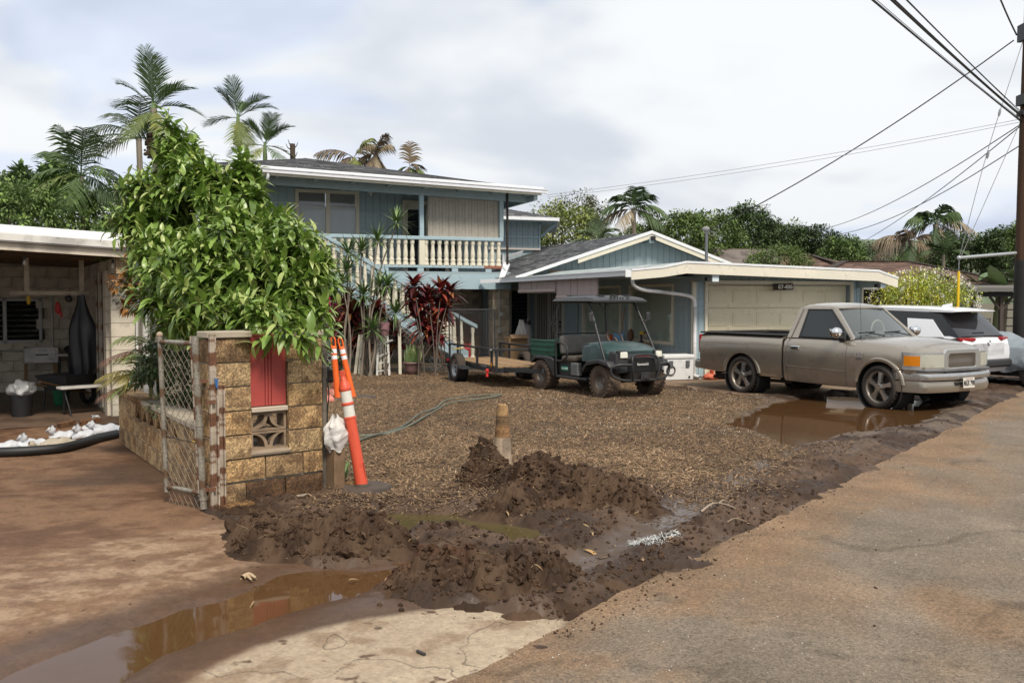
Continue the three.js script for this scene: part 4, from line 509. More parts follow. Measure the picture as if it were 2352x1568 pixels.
{ // ---- low gable wing roof ----
  const E = 2.39, rt = 2.14, ry = 3.76, g0 = 6.3, g1 = 14.5, le = -2.1, re = 6.3, oh = .45;
  shingles(H, [le, E, -g1], [le, E, -(g0 - oh)], [rt, ry, -(g0 - oh)], [rt, ry, -g1], .14, .32, greyShingle);
  part('roof_deck', [prism([[le, E - .05, -g1], [rt, ry - .05, -g1], [rt, ry - .02, -g1], [le, E - .02, -g1]], [[le, E - .05, -(g0 - oh)], [rt, ry - .05, -(g0 - oh)], [rt, ry - .02, -(g0 - oh)], [le, E - .02, -(g0 - oh)]]), prism([[rt, ry - .05, -g1], [re, E - .05, -g1], [re, E - .0, -g1], [rt, ry - .0, -g1]], [[rt, ry - .05, -(g0 - oh)], [re, E - .05, -(g0 - oh)], [re, E, -(g0 - oh)], [rt, ry, -(g0 - oh)]])], mat([.11, .115, .12], .9), H);
  const k = (ry - E) / (rt - le), k2 = (ry - E) / (re - rt), zf = -(g0 - oh), bar = (x0, x1, o0, o1, z, th, m, n) => { const yy = x => x < rt + 1e-6 ? ry - (rt - x) * k : ry - (x - rt) * k2; return part(n, prism([[x0, yy(x0) + o0, z], [x1, yy(x1) + o0, z], [x1, yy(x1) + o1, z], [x0, yy(x0) + o1, z]], [[x0, yy(x0) + o0, z + th], [x1, yy(x1) + o0, z + th], [x1, yy(x1) + o1, z + th], [x0, yy(x0) + o1, z + th]]), m, H); };
  bar(le, rt, -.065, .025, zf - .01, .05, trimWhite, 'barge_flashing'); bar(rt, re, -.065, .025, zf - .01, .05, trimWhite, 'barge_flashing'); bar(-.2, rt, -.20, -.06, zf - .03, .04, cream, 'barge_board'); bar(rt, re, -.20, -.06, zf - .03, .04, cream, 'barge_board');
  part('gable_backing', extr([[-1.4, 2.3], [5.6, 2.3], [rt, ry - .08]], .03).translate(0, 0, -g0 - .05), backing, H);
  boards(H, 'x', -1.4, 5.6, 2.34, x => (x < rt ? ry - (rt - x) * k : ry - (x - rt) * k2) - .12, -g0 - .01, 1, .2, blue);
  part('ridge_beam', [bx(rt - .07, rt + .07, ry - .34, ry - .16, -g0, -(g0 - oh) + .02)], blue, H); part('camera_box', rbox(.12, .12, .12, .02, rt + .02, ry - .20, zf + .06), black, H);
  part('gable_sill', bx(-.9, .6, 2.55, 2.60, -g0 + .03, -g0 + .06), mat([.42, .25, .12], .8), H);
  part('wall_flashing', [prism([[-2.12, 2.36, -7.2], [-2.05, 2.5, -7.25], [-1.95, 2.46, -7.1], [-2.02, 2.34, -7.05]], [[-1.55, 2.78, -8.4], [-1.5, 2.95, -8.45], [-1.35, 2.86, -8.3], [-1.4, 2.7, -8.25]]), prism([[-1.6, 2.75, -8.3], [-1.5, 2.75, -8.3], [-1.5, 2.75, -8.5], [-1.6, 2.75, -8.5]], [[-1.6, 3.15, -8.3], [-1.55, 3.15, -8.3], [-1.55, 3.15, -8.5], [-1.6, 3.15, -8.5]])], trimWhite, H);
  part('step_flashing', prism([[-1.45, 2.9, -9.8], [-1.4, 3.02, -9.8], [-1.4, 3.02, -9.9], [-1.45, 2.9, -9.9]], [[.3, 3.34, -11.6], [.35, 3.46, -11.6], [.35, 3.46, -11.8], [.3, 3.34, -11.8]]), trimWhite, H);
}
{ // ---- upper storey ----
  const fz = -7.5, wz = -9.3, x0 = -9.5, x1 = -1.85, dk = 2.58;
  part('balcony_beam', bx(x0, -1.62, 2.08, 2.50, fz - .2, fz), blueLight, H); part('balcony_deck', bx(x0, -1.62, 2.50, 2.58, wz - .2, fz - .02), blueDark, H);
  part('bottom_rail', bx(x0, -1.9, 2.69, 2.76, fz - .14, fz - .01), blueLight, H); part('rust_patch', bx(-2.45, -1.9, 2.685, 2.765, fz - .0095, fz - .004), mat([.27, .10, .06], .85), H);
  for (let i = 0; i < 7; i++) part('rail_block', bx(-2.4 - i * 1.02, -2.22 - i * 1.02, 2.58, 2.69, fz - .13, fz - .02), blueLight, H);
  part('hand_rail', rbox(-1.86 - x0, .10, .2, .015, (x0 - 1.86) / 2, 3.53, fz - .075), blueLight, H);
  const bal = lathe([[.085, 0], [.085, .07], [.062, .09], [.078, .14], [.078, .17], [.052, .21], [.068, .26], [.066, .36], [.045, .56], [.055, .60], [.068, .62], [.068, .65], [.072, .70], [.072, .73]], 8); 
  for (let i = 0; i < 37; i++) { const x = -1.98 - i * .2; if (abs(x + 4.31) < .09) continue; const o = part('baluster', bal, cream, H); o.position.set(x, 2.755, fz - .075); o.rotation.y = PI / 8; }
  part('newel', bx(-4.39, -4.23, 2.76, 3.48, fz - .15, fz), cream, H); part('porch_post', bx(-4.37, -4.25, 3.58, 5.0, fz - .13, fz - .01), blueLight, H); part('porch_post', bx(-1.96, -1.84, 3.58, 4.95, fz - .13, fz - .02), blueDark, H); part('iron_pole', rod([-1.74, 2.8, fz + .02], [-1.74, 4.9, fz + .02], .035, .035, 10), mat([.07, .045, .04], .6, { map: TX.rust }), H);
  // back wall
  part('upper_backing', [bx(x0, -7.6, dk, 5.2, wz - .15, wz), bx(-5.78, -4.45, dk, 5.2, wz - .15, wz), bx(-2.7, -1.7, dk, 5.2, wz - .15, wz), bx(-7.6, -5.78, dk, 3.0, wz - .15, wz), bx(-7.6, -5.78, 4.92, 5.2, wz - .15, wz), bx(-4.45, -2.7, 4.75, 5.2, wz - .15, wz)], backing, H);
  boards(H, 'x', x0, -7.62, dk, 5.0, wz, 1, .25); boards(H, 'x', -5.78, -4.47, dk, 5.0, wz, 1, .22); boards(H, 'x', -2.7, -1.72, dk, 5.0, wz, 1, .22); boards(H, 'x', -7.62, -5.78, dk, 3.0, wz, 1, .23);
  part('wall_ledge', [bx(-5.78, -4.5, 4.36, 4.40, wz + .022, wz + .06), bx(-5.78, -4.5, 3.78, 3.82, wz + .022, wz + .06)], blue, H);
  const pw = part('picture_window', [bx(-7.62, -7.52, 2.98, 4.95, wz, wz + .07), bx(-6.74, -6.62, 2.98, 4.95, wz, wz + .07), bx(-5.86, -5.76, 2.98, 4.95, wz, wz + .07), bx(-7.62, -5.76, 4.88, 4.97, wz, wz + .075), bx(-7.62, -5.76, 2.92, 3.0, wz, wz + .075)], mat([.55, .50, .40], .65), H);
  const glossy = mat([.9, .92, .92], .02, { transmission: .9, thickness: 0 }); for (const [a, b] of [[-7.53, -6.73], [-6.63, -5.85]]) { part('window_blind', bx(a, b, 3, 4.50, wz - .07, wz - .06), mat([.44, .42, .38], .8, { map: TX.fabric }), pw); part('painted_dark_room', bx(a, b, 3, 4.9, wz - .14, wz - .13), mat([.05, .04, .03], .9), pw); } part('pane', bx(-7.53, -6.73, 3, 4.89, wz - .01, wz + .02), glossy, pw); part('pane', bx(-6.63, -5.85, 3, 4.89, wz - .01, wz + .02), glossy, pw);  // near-black plates behind the panes paint in the shade of an unlit room
  const dr = part('french_door', [bx(-4.45, -4.36, dk, 4.75, wz, wz + .06), bx(-2.76, -2.68, dk, 4.75, wz, wz + .06), bx(-4.45, -2.7, 4.66, 4.76, wz, wz + .065), bx(-4.36, -4.28, dk, 4.66, wz - .05, wz), bx(-3.92, -3.82, dk, 4.66, wz - .05, wz), bx(-3.72, -3.62, dk, 4.66, wz - .04, wz + .02), bx(-3.1, -2.98, dk, 4.66, wz - .04, wz + .02), bx(-4.36, -3.82, 4.5, 4.66, wz - .05, wz), bx(-3.72, -2.98, 4.5, 4.66, wz - .04, wz + .02)], mat([.50, .46, .38], .65), H);
  for (const [a, b] of [[-4.28, -3.92], [-3.62, -3.1]]) for (let r = 0; r < 6; r++) part('pane', bx(a + .01, b - .01, dk + .05 + r * .31, dk + .33 + r * .31, wz - .03, wz - .02), glassDark, dr); part('door_gap', bx(-3.82, -3.72, dk, 4.66, wz - .3, wz - .28), dullTan, dr);
  part('roll_down_screen', [grid(24, 4, (u, v) => [-4.10 + u * 2.16, 3.56 + v * 1.16, fz - .15 + .012 * sin(u * 60) + .02 * (1 - v)])], mat([.42, .385, .33], .8, { map: TX.fabric }), H);
  for (let i = 0; i < 22; i++) part('screen_rib', bx(-4.06 + i * .098, -4.045 + i * .098, 3.57, 4.72, fz - .132, fz - .120), mat([.33, .30, .26], .8), H);
  // porch roof: front edge falls slightly to the right
  const fy = x => 5.23 - (x + 8.8) * .0298, fe = (a, b, o0, o1, z0, z1, m, n) => part(n, prism([[a, fy(a) + o0, z0], [a, fy(a) + o1, z0], [a, fy(a) + o1, z1], [a, fy(a) + o0, z1]], [[b, fy(b) + o0, z0], [b, fy(b) + o1, z0], [b, fy(b) + o1, z1], [b, fy(b) + o0, z1]]), m, H);
  fe(-9.6, -.75, -.14, -.04, -6.9, -6.79, gutterM, 'gutter'); fe(-9.6, -.72, -.055, -.03, -6.9, -6.77, gutterM, 'gutter_lip'); fe(-9.6, -.85, -.03, .035, -6.95, -6.86, trimWhite, 'roof_flashing'); fe(-9.6, -.9, -.20, -.13, -6.93, -6.88, cream, 'fascia_board'); fe(-9.6, -.85, -.04, .02, -11, -6.9, mat([.30, .31, .31], .85), 'porch_roof'); fe(-9.6, -.95, -.075, -.045, -9.3, -6.92, blueDark, 'porch_ceiling');
  for (let i = 0; i < 9; i++) { const x = -9.4 + i * 1.02; fe(x, x + .08, -.20, -.07, -9.3, -6.95, blueDark, 'rafter'); } fe(-9.6, -1.1, -.36, -.10, -7.62, -7.5, blueDark, 'porch_beam'); fe(-1.1, -1.0, -.34, -.08, -11, -6.95, blueDark, 'end_rafter');
  part('downspout', tube([[-8.62, 5.08, -6.85], [-8.62, 4.95, -6.86], [-8.75, 4.7, -7.2], [-8.8, 4.4, -7.5], [-8.8, 3.6, -7.5]], .04, 24, 8), trimWhite, H);
  { const o = part('wall_ornament', [lump(.12, .5, 1.1, .3, .2, 3, 2), XF(lump(.16, 1.3, .35, .2, .2, 4, 2), -.14, .08, 0, 0, 0, -.4), XF(lump(.16, 1.3, .35, .2, .2, 5, 2), .14, .08, 0, 0, 0, .4)], mat([.48, .47, .46], .7), H); o.position.set(-5.42, 4.93, wz + .12); o.scale.setScalar(.72); }
  // hip roof behind
  const ap = [-7.06, 6.14, -11.2]; shingles(H, [-10.2, 5.28, -7.3], [-1.0, 5.0, -7.3], [-7.04, 6.14, -11.2], [-7.08, 6.14, -11.2], .15, .32, greyShingle); shingles(H, [-1.0, 5.0, -7.3], [-1, 5, -15], [-7.04, 6.14, -11.2], [-7.04, 6.14, -11.22], .15, .32, greyShingle); shingles(H, [-10.2, 5.28, -15], [-10.2, 5.28, -7.3], [-7.08, 6.14, -11.2], [-7.08, 6.14, -11.22], .15, .32, greyShingle); part('hip_cap', [beam([-10.2, 5.30, -7.3], ap, .16, .02), beam([-1, 5.02, -7.3], ap, .16, .02)], mat([.10, .10, .11], .9), H);
  part('upper_end_wall', bx(-1.86, -1.7, 2.6, 5.0, -14.5, wz - .15), blueDark, H); part('rear_wall', bx(x0, -1.7, 0, 5.0, -14.8, -14.6), blueDark, H); part('left_wall', bx(x0 - .1, x0, 0, 5.1, -14.7, wz), blueDark, H);
  // rear right wing
  part('rear_wing_backing', bx(-2, 1.5, 2.8, 4.66, -13.6, -13.02), backing, H); boards(H, 'x', -1.8, 1.5, 3.0, 4.62, -13.02, 1, .22, blue); part('wing_corner', bx(1.47, 1.53, 2.8, 4.62, -13.0, -12.96), blueLight, H); part('wing_ledge', bx(-1.8, 1.5, 4.0, 4.05, -13.0, -12.95), blueLight, H); part('wing_sill', bx(-1.8, 1.5, 3.56, 3.62, -13.0, -12.9), mat([.55, .5, .46], .8), H);
  shingles(H, [-2.2, 4.66, -12.2], [1.9, 4.66, -12.2], [.2, 5.22, -14.4], [-2.2, 5.22, -14.4], .14, .32, greyShingle); shingles(H, [1.9, 4.66, -12.2], [2.75, 4.43, -16], [2.0, 4.95, -16], [.2, 5.22, -14.4], .14, .32, greyShingle); part('wing_fascia', [prism([[-2.2, 4.56, -12.22], [-2.2, 4.67, -12.22], [-2.2, 4.67, -12.18], [-2.2, 4.56, -12.18]], [[1.92, 4.56, -12.22], [1.92, 4.67, -12.22], [1.92, 4.67, -12.18], [1.92, 4.56, -12.18]]), prism([[1.9, 4.54, -12.2], [1.9, 4.68, -12.2], [1.94, 4.68, -12.2], [1.94, 4.54, -12.2]], [[2.75, 4.32, -14.5], [2.75, 4.45, -14.5], [2.79, 4.45, -14.5], [2.79, 4.32, -14.5]])], trimWhite, H); part('wing_soffit', quad([-2.2, 4.56, -12.22], [1.9, 4.56, -12.22], [1.9, 4.56, -13.6], [-2.2, 4.56, -13.6], .02), blueDark, H); part('wing_soffit', quad([1.9, 4.53, -12.22], [2.75, 4.32, -14.5], [1.5, 4.4, -14.5], [1.5, 4.54, -12.6], .02), blueDark, H); part('eave_brace', beam([1.55, 4.05, -12.95], [1.95, 4.5, -12.5], .07), blueLight, H);
}
{ // ---- stairs with balustrade ----
  const z0 = -6.25, z1 = -7.3, ax = -7.35, ay = 2.58, b = -3.35, n = 14, rise = 2.44 / n, run = (b - ax) / n;
  for (let i = 0; i < n; i++) part('stair_tread', rbox(run + .05, .06, z0 - z1 - .1, .01, ax + (i + .5) * run, ay - (i + 1) * rise + .0, (z0 + z1) / 2), mat([.45, .45, .43], .8, { map: TX.dirt }), H);
  for (const z of [z0, z1]) { part('stringer', prism([[ax, ay - .30, z - .05], [ax, ay + .12, z - .05], [ax, ay + .12, z + .05], [ax, ay - .30, z + .05]], [[b, -.02, z - .05], [b, .36, z - .05], [b, .36, z + .05], [b, -.02, z + .05]]), blueLight, H); part('stair_rail', prism([[ax, 3.44, z - .09], [ax, 3.54, z - .09], [ax, 3.54, z + .09], [ax, 3.44, z + .09]], [[b - .1, 1.16, z - .09], [b - .1, 1.26, z - .09], [b - .1, 1.26, z + .09], [b - .1, 1.16, z + .09]]), blueLight, H);
    const bg = lathe([[.075, 0], [.075, .09], [.055, .11], [.065, .16], [.065, .20], [.045, .24], [.055, .30], [.052, .42], [.036, .66], [.045, .70], [.055, .73], [.06, .80], [.06, .86]], 8); for (let i = 0; i < 19; i++) { const x = ax + .12 + i * .205, y = mix(2.70, .34, (x - ax) / (b - ax)); const o = part('baluster', bg, cream, H); o.position.set(x, y - .03, z); o.rotation.y = PI / 8; } }
  part('newel_rail', prism([[b - .1, 1.16, z0 - .09], [b - .1, 1.26, z0 - .09], [b - .1, 1.26, z0 + .09], [b - .1, 1.16, z0 + .09]], [[b + .25, .98, z0 - .09], [b + .25, 1.08, z0 - .09], [b + .25, 1.08, z0 + .09], [b + .25, .98, z0 + .09]]), blueLight, H);
  { const o = part('baluster', lathe([[.075, 0], [.075, .1], [.05, .13], [.06, .3], [.04, .7], [.055, .8], [.06, .92]], 8), cream, H); o.position.set(b + .14, .1, z0); } part('stair_foot', bx(b - .2, b + .35, 0, .12, z1, z0 + .1), blueLight, H);
  // under-deck room
  part('under_wall', bx(-9.5, -1.5, 0, 2.5, -10.1, -10.0), dullTan, H); part('louvre_backing', bx(-.9, 0, .5, 2.2, -10.2, -10.15), backing, H); part('door_backing', bx(-4.5, -2.6, 2.6, 4.8, -9.75, -9.7), backing, H); for (let r = 0; r < 12; r++) for (let c = 0; c < 6; c++) part('wall_block', box(.392, .192, .1, -4.3 + c * .4 + (r % 2) * .2, .1 + r * .2, -9.7), oldBlock, H); part('painted_dark_opening', bx(-4.1, -3.0, .9, 2.0, -9.66, -9.62), black, H); part('plywood_sheet', bx(-3.6, -2.15, .0, 1.35, -8.9, -8.86), mat([.23, .13, .065], .8, { map: TX.wood }), H);  // solid black plate over the blocks: shade of a doorway painted, no recess
}
for (const [s0, s1, y0, lab] of [[3.34, 5.95, 2.0, 'shorter mauve roll-up blind hanging under the entry gutter'], [.9, 3.26, 1.83, 'longer mauve roll-up blind hanging under the entry gutter']]) { const t = thing('rolled_blind', lab, 'blind', HP, HT); const m = mat([.52, .43, .42], .75, { map: TX.fabric }); for (let i = 0; i < 8; i++) { const y1 = 2.27, h = (y1 - y0) / 8; part('blind_lath', bx(-1.96 - .006 * (i % 2), -1.93, y0 + i * h + .002, y0 + (i + 1) * h - .001, -s1, -s0), m, t); } part('roll', cyl(.05, .05, s1 - s0, -1.94, y0, -(s0 + s1) / 2, PI / 2), m, t); for (const k of [.45, .62]) part('cord', box(.008, 2.27 - y0 + .05, .012, -1.972, (2.27 + y0) / 2, -mix(s0, s1, k)), mat([.35, .28, .27], .8), t); }
{ const t = thing('house_number_sign', 'small dark wooden sign with white number above garage door', 'sign', HP, HT); part('board', rbox(.56, .15, .03, .01, 2.35, 2.07, .10, -.1, 0, .02), mat([.06, .035, .025], .7, { map: TX.wood }), t); const g = text3('67-406', .095, .006); XF(g, 2.40, 2.07, .118, -.1, 0, .02); part('lettering', g, mat([.75, .73, .68], .7), t); }

// ---------- vehicles ----------
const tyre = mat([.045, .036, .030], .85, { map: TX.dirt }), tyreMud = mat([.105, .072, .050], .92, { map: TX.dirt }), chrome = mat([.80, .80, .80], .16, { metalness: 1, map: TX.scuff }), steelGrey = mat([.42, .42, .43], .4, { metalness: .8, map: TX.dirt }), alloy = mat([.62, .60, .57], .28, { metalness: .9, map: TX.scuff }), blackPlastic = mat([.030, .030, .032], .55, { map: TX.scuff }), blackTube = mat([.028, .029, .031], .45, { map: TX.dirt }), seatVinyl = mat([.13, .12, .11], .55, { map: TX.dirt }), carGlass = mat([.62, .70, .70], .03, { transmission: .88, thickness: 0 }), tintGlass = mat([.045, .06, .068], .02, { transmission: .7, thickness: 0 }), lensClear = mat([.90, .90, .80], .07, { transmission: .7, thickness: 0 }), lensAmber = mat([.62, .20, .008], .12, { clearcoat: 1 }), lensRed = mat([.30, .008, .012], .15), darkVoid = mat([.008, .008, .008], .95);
const axZ = g => XF(g, 0, 0, 0, PI / 2, 0, 0);     // lathe axis -> local z
function wheel(parent, x, y, z, R, W, rr_, kind, side, tm, steer = 0) {
  const h = W / 2, s = R - rr_; const w = new THREE.Mesh(); const prof = [[rr_, -h * .82], [rr_ + s * .35, -h * 1.0], [rr_ + s * .75, -h * .98], [R - .012, -h * .82], [R, -h * .62], [R, h * .62], [R - .012, h * .82], [rr_ + s * .75, h * .98], [rr_ + s * .35, h], [rr_, h * .82]];
  const list = [axZ(lathe(prof, 40))]; const nT = kind === 'knobby' ? 22 : 30, bl = kind === 'knobby' ? .05 : .038; for (let i = 0; i < nT; i++) { const a = i / nT * 2 * PI; for (const [zz, ty] of kind === 'knobby' ? [[-.78, .25], [-.28, -.3], [.28, .3], [.78, -.25]] : [[-.55, .3], [-.18, -.3], [.18, .3], [.55, -.3]]) { const aa = a + (zz > 0 ? .1 : 0) + (abs(zz) > .5 ? .05 : 0); list.push(box(bl, kind === 'knobby' ? .03 : .012, h * .42, cos(aa) * (R + (kind === 'knobby' ? -.004 - abs(zz) * .012 : -.001)), sin(aa) * (R + (kind === 'knobby' ? -.004 - abs(zz) * .012 : -.001)), h * zz, 0, 0, aa - PI / 2).rotateZ(0)); } }
  const o = part('wheel', list, tm, parent); o.position.set(x, y, z); o.rotation.y = steer; const f = side;
  if (kind === 'alloy') { part('rim', [axZ(lathe([[rr_ - .035, -h * .7], [rr_ - .02, 0], [rr_ - .025, h * .6 * f], [rr_ + .008, h * .86 * f], [rr_ + .008, h * .74 * f], [rr_, -h * .8]], 40))], mat([.34, .29, .24], .4, { metalness: .7, map: TX.dirt }), o); part('brake_disc', [axZ(cyl(rr_ * .8, rr_ * .8, .03, 0, 0, 0, 0, 0, 0, 24)).translate(0, 0, -f * .02)], mat([.045, .035, .03], .8), o);
    for (let i = 0; i < 5; i++) { const a = i / 5 * 2 * PI + .25, g = loft([[[.03, -.055, h * .45 * f], [.03, .055, h * .45 * f], [.03, .045, h * .75 * f], [.03, -.045, h * .75 * f]], [[rr_ * .5, -.038, h * .45 * f], [rr_ * .5, .038, h * .45 * f], [rr_ * .5, .026, h * .70 * f], [rr_ * .5, -.026, h * .70 * f]], [[rr_ - .02, -.058, h * .4 * f], [rr_ - .02, .058, h * .4 * f], [rr_ - .02, .040, h * .64 * f], [rr_ - .02, -.040, h * .64 * f]]], .7); part('spoke', g.rotateZ(a), alloy, o); }
    part('hub_cap', [axZ(cyl(.06, .05, .05)).translate(0, 0, h * .72 * f)], alloy, o); for (let i = 0; i < 5; i++) part('lug_nut', axZ(cyl(.011, .011, .03, 0, 0, 0, 0, 0, 0, 6)).translate(cos(i * 1.257 + .9) * .082, sin(i * 1.257 + .9) * .082, h * .76 * f), black, o); }
  else { part('rim', [axZ(lathe([[.0, h * .30 * f], [.05, h * .34 * f], [.06, h * .1 * f], [rr_ * .7, h * .05 * f], [rr_ * .78, h * .35 * f], [rr_ * .94, h * .40 * f], [rr_ + .008, h * .86 * f], [rr_ + .008, h * .7 * f], [rr_ - .01, -h * .8]], 30))], kind === 'knobby' ? mat([.24, .21, .18], .6, { metalness: .5, map: TX.dirt }) : mat([.40, .42, .44], .5, { metalness: .5, map: TX.dirt }), o); if (kind === 'spoke') for (let i = 0; i < 8; i++) part('rim_slot', box(.022, .05, .01, cos(i * .785) * rr_ * .68, sin(i * .785) * rr_ * .68, h * .21 * f, 0, 0, i * .785), darkVoid, o); }
  return o;
}
// body shell: rings from stations [x, halfwidth, bottom, top, crown]
const shell = (st, prof, cr = .5) => loft(st.map(([x, w, b, t, c = 0, e = 0]) => { const h = prof(w, b, t, c, e); return [...h.map(([z, y, dx = 0]) => [x + dx, y, z]), ...h.slice(1, -1).reverse().map(([z, y, dx = 0]) => [x + dx, y, -z])]; }), cr);
const ev = new Evaluator(); ev.useGroups = false;
function carve(g, cutters) { let b = new Brush(g); b.updateMatrixWorld(); for (const c of cutters) { const k = new Brush(c); k.updateMatrixWorld(); b = ev.evaluate(b, k, SUBTRACTION); } return b.geometry; }

{ // ===== pickup =====
  const t = thing('pickup_truck', 'pewter tan pickup truck with mud splashed sides standing in puddle', 'truck', [6.02, -.025, -17.12], -(PI / 2 - .565));
  const paint = mat([.365, .318, .258], .28, { metalness: .65, clearcoat: .9, clearcoatRoughness: .12, map: TX.scuff });
  const prof = (w, b, tp, c) => [[0, b], [w * .80, b], [w * .945, b + .03], [w * .975, b + .12], [w * .995, mix(b, tp, .42)], [w, mix(b, tp, .60)], [w * .992, mix(b, tp, .76)], [w * .968, mix(b, tp, .89)], [w * .935, tp - .042], [w * .88, tp - .012], [w * .80, tp + c * .12], [w * .5, tp + c * .75], [0, tp + c]];
  const arch = (x, R = .425) => [1, -1].map(s => { const g = new THREE.CylinderGeometry(R, R, .42, 40); g.rotateX(PI / 2); g.translate(x, .36, s * .86); return g; }), AX = 1.52;
  const cabG = carve(shell([[-.478, .98, .31, 1.115], [-.44, .988, .30, 1.12], [0, .99, .29, 1.125], [.85, .99, .29, 1.12], [1.02, .99, .30, 1.12, .03], [1.3, .985, .31, 1.10, .07], [1.65, .98, .33, 1.08, .085], [1.90, .968, .35, 1.05, .09], [2.06, .945, .38, 1.015, .085], [2.17, .91, .41, .985, .075], [2.25, .86, .45, .95, .065], [2.31, .79, .49, .91, .05], [2.345, .70, .55, .87, .03]], prof, .85), arch(AX));
  part('cab_body', cabG, paint, t);
  const bedG = carve(shell([[-2.665, .945, .42, 1.10], [-2.64, .975, .38, 1.125], [-2.3, .988, .36, 1.13], [-1.5, .99, .35, 1.13], [-.56, .985, .33, 1.13], [-.528, .982, .34, 1.125]], prof), [...arch(-AX), box(1.95, 1, 1.58, -1.6, 1.10, 0)]); part('cargo_bed', bedG, paint, t); part('cab_gap_shade_fill', bx(-.527, -.479, .40, 1.08, -.93, .93), darkVoid, t);  // near-black box between cab and bed paints the shade of the gap
  part('bed_liner', [bx(-2.56, -.63, .59, .61, -.78, .78), bx(-2.575, -.625, .6, 1.12, .778, .785), bx(-2.575, -.625, .6, 1.12, -.785, -.778), bx(-.635, -.628, .6, 1.12, -.78, .78), bx(-2.572, -2.565, .6, 1.12, -.78, .78), rbox(.95, .24, .2, .04, -1.5, .72, .70), rbox(.95, .24, .2, .04, -1.5, .72, -.70)], mat([.035, .03, .027], .7, { map: TX.dirt }), t);
  for (const s of [1, -1]) part('bed_rail_cap', rbox(2.13, .03, .13, .012, -1.6, 1.142, s * .875), blackPlastic, t); part('bed_rail_cap', rbox(.10, .03, 1.7, .012, -2.62, 1.142, 0), blackPlastic, t); part('bed_rail_cap', rbox(.08, .03, 1.7, .012, -.59, 1.142, 0), blackPlastic, t);
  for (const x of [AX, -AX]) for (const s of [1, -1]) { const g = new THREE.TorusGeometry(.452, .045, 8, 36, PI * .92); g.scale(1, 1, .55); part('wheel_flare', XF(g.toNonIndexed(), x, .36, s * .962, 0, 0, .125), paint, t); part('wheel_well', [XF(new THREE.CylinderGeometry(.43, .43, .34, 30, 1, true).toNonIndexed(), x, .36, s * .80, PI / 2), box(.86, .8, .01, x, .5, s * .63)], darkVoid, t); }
  // greenhouse
  const S = (x, y, z) => [x, y, z], both = f => [1, -1].flatMap(s => f(s));
  part('roof', shell([[.47, .585, 1.63, 1.642, .012], [.42, .64, 1.622, 1.662, .03], [.3, .668, 1.62, 1.683, .04], [.1, .68, 1.62, 1.694, .045], [-.1, .682, 1.62, 1.696, .045], [-.26, .668, 1.62, 1.684, .04], [-.35, .645, 1.61, 1.66, .03], [-.40, .61, 1.60, 1.63, .012]], (w, b, tp, c) => [[0, b], [w * .94, b], [w, b + .012], [w * .995, mix(b, tp, .4)], [w * .965, mix(b, tp, .75)], [w * .90, tp], [w * .75, tp + c * .45], [w * .4, tp + c * .88], [0, tp + c]], .9), paint, t);
  for (const s of [1, -1]) { part('windscreen_pillar', prism([S(.90, 1.11, s * .90), S(.99, 1.11, s * .89), S(.96, 1.11, s * .80), S(.88, 1.11, s * .84)], [S(.34, 1.65, s * .665), S(.42, 1.65, s * .655), S(.42, 1.65, s * .60), S(.34, 1.65, s * .62)]), paint, t);
    part('door_pillar', prism([S(-.20, 1.11, s * .905), S(-.46, 1.11, s * .90), S(-.47, 1.11, s * .82), S(-.20, 1.11, s * .84)], [S(-.155, 1.65, s * .672), S(-.37, 1.65, s * .655), S(-.38, 1.65, s * .59), S(-.155, 1.65, s * .61)]), paint, t);
    part('window_top_frame', prism([S(.37, 1.61, s * .685), S(.37, 1.66, s * .665), S(.37, 1.66, s * .60), S(.37, 1.61, s * .62)], [S(-.2, 1.61, s * .695), S(-.2, 1.66, s * .675), S(-.2, 1.66, s * .60), S(-.2, 1.61, s * .62)]), paint, t);
    part('side_window', prism([S(.88, 1.115, s * .888), S(-.2, 1.115, s * .892), S(-.2, 1.115, s * .884), S(.88, 1.115, s * .88)], [S(.36, 1.63, s * .672), S(-.16, 1.63, s * .678), S(-.16, 1.63, s * .67), S(.36, 1.63, s * .664)]), tintGlass, t);
    part('window_seal', [beam([.87, 1.13, s * .895], [-.19, 1.13, s * .90], .02, .022), beam([-.185, 1.12, s * .897], [-.15, 1.62, s * .685], .024, .016), beam([-.16, 1.615, s * .686], [.35, 1.615, s * .682], .02, .02), beam([.35, 1.62, s * .682], [.90, 1.13, s * .895], .022, .02)], blackPlastic, t);
    part('door_seam', [tube([[.885, .33, s * .948], [.89, .55, s * .985], [.892, .8, s * .992], [.90, 1.02, s * .955], [.93, 1.11, s * .90]], .006, 20, 5), tube([[-.39, .34, s * .95], [-.40, .6, s * .985], [-.41, .85, s * .99], [-.38, 1.05, s * .945], [-.36, 1.12, s * .905], [-.27, 1.63, s * .685]], .006, 24, 5)], mat([.09, .08, .07], .7), t);
    part('painted_crease_line', tube([[-.46, .60, s * .985], [.3, .585, s * .99], [.88, .57, s * .988]], .005, 12, 5), mat([.16, .14, .12], .6), t);  // darker tube along the door: shade of the crease put in as colour
    part('door_handle', [rbox(.19, .075, .03, .028, -.20, .93, s * .992)], chrome, t); part('handle_recess', rbox(.11, .035, .02, .012, -.20, .925, s * 1.002), black, t);
    part('mirror_arm', [rbox(.16, .16, .06, .02, .76, 1.17, s * .93), beam([.78, 1.16, s * .93], [.76, 1.17, s * 1.06], .09, .06)], blackPlastic, t); part('mirror_cap', XF(lump(.11, .75, .85, 1.0, .05, 3, 3), .78, 1.23, s * 1.09), chrome, t); part('mirror_glass', box(.01, .13, .15, .705, 1.23, s * 1.10), mat([.5, .5, .52], .05, { metalness: 1 }), t); }
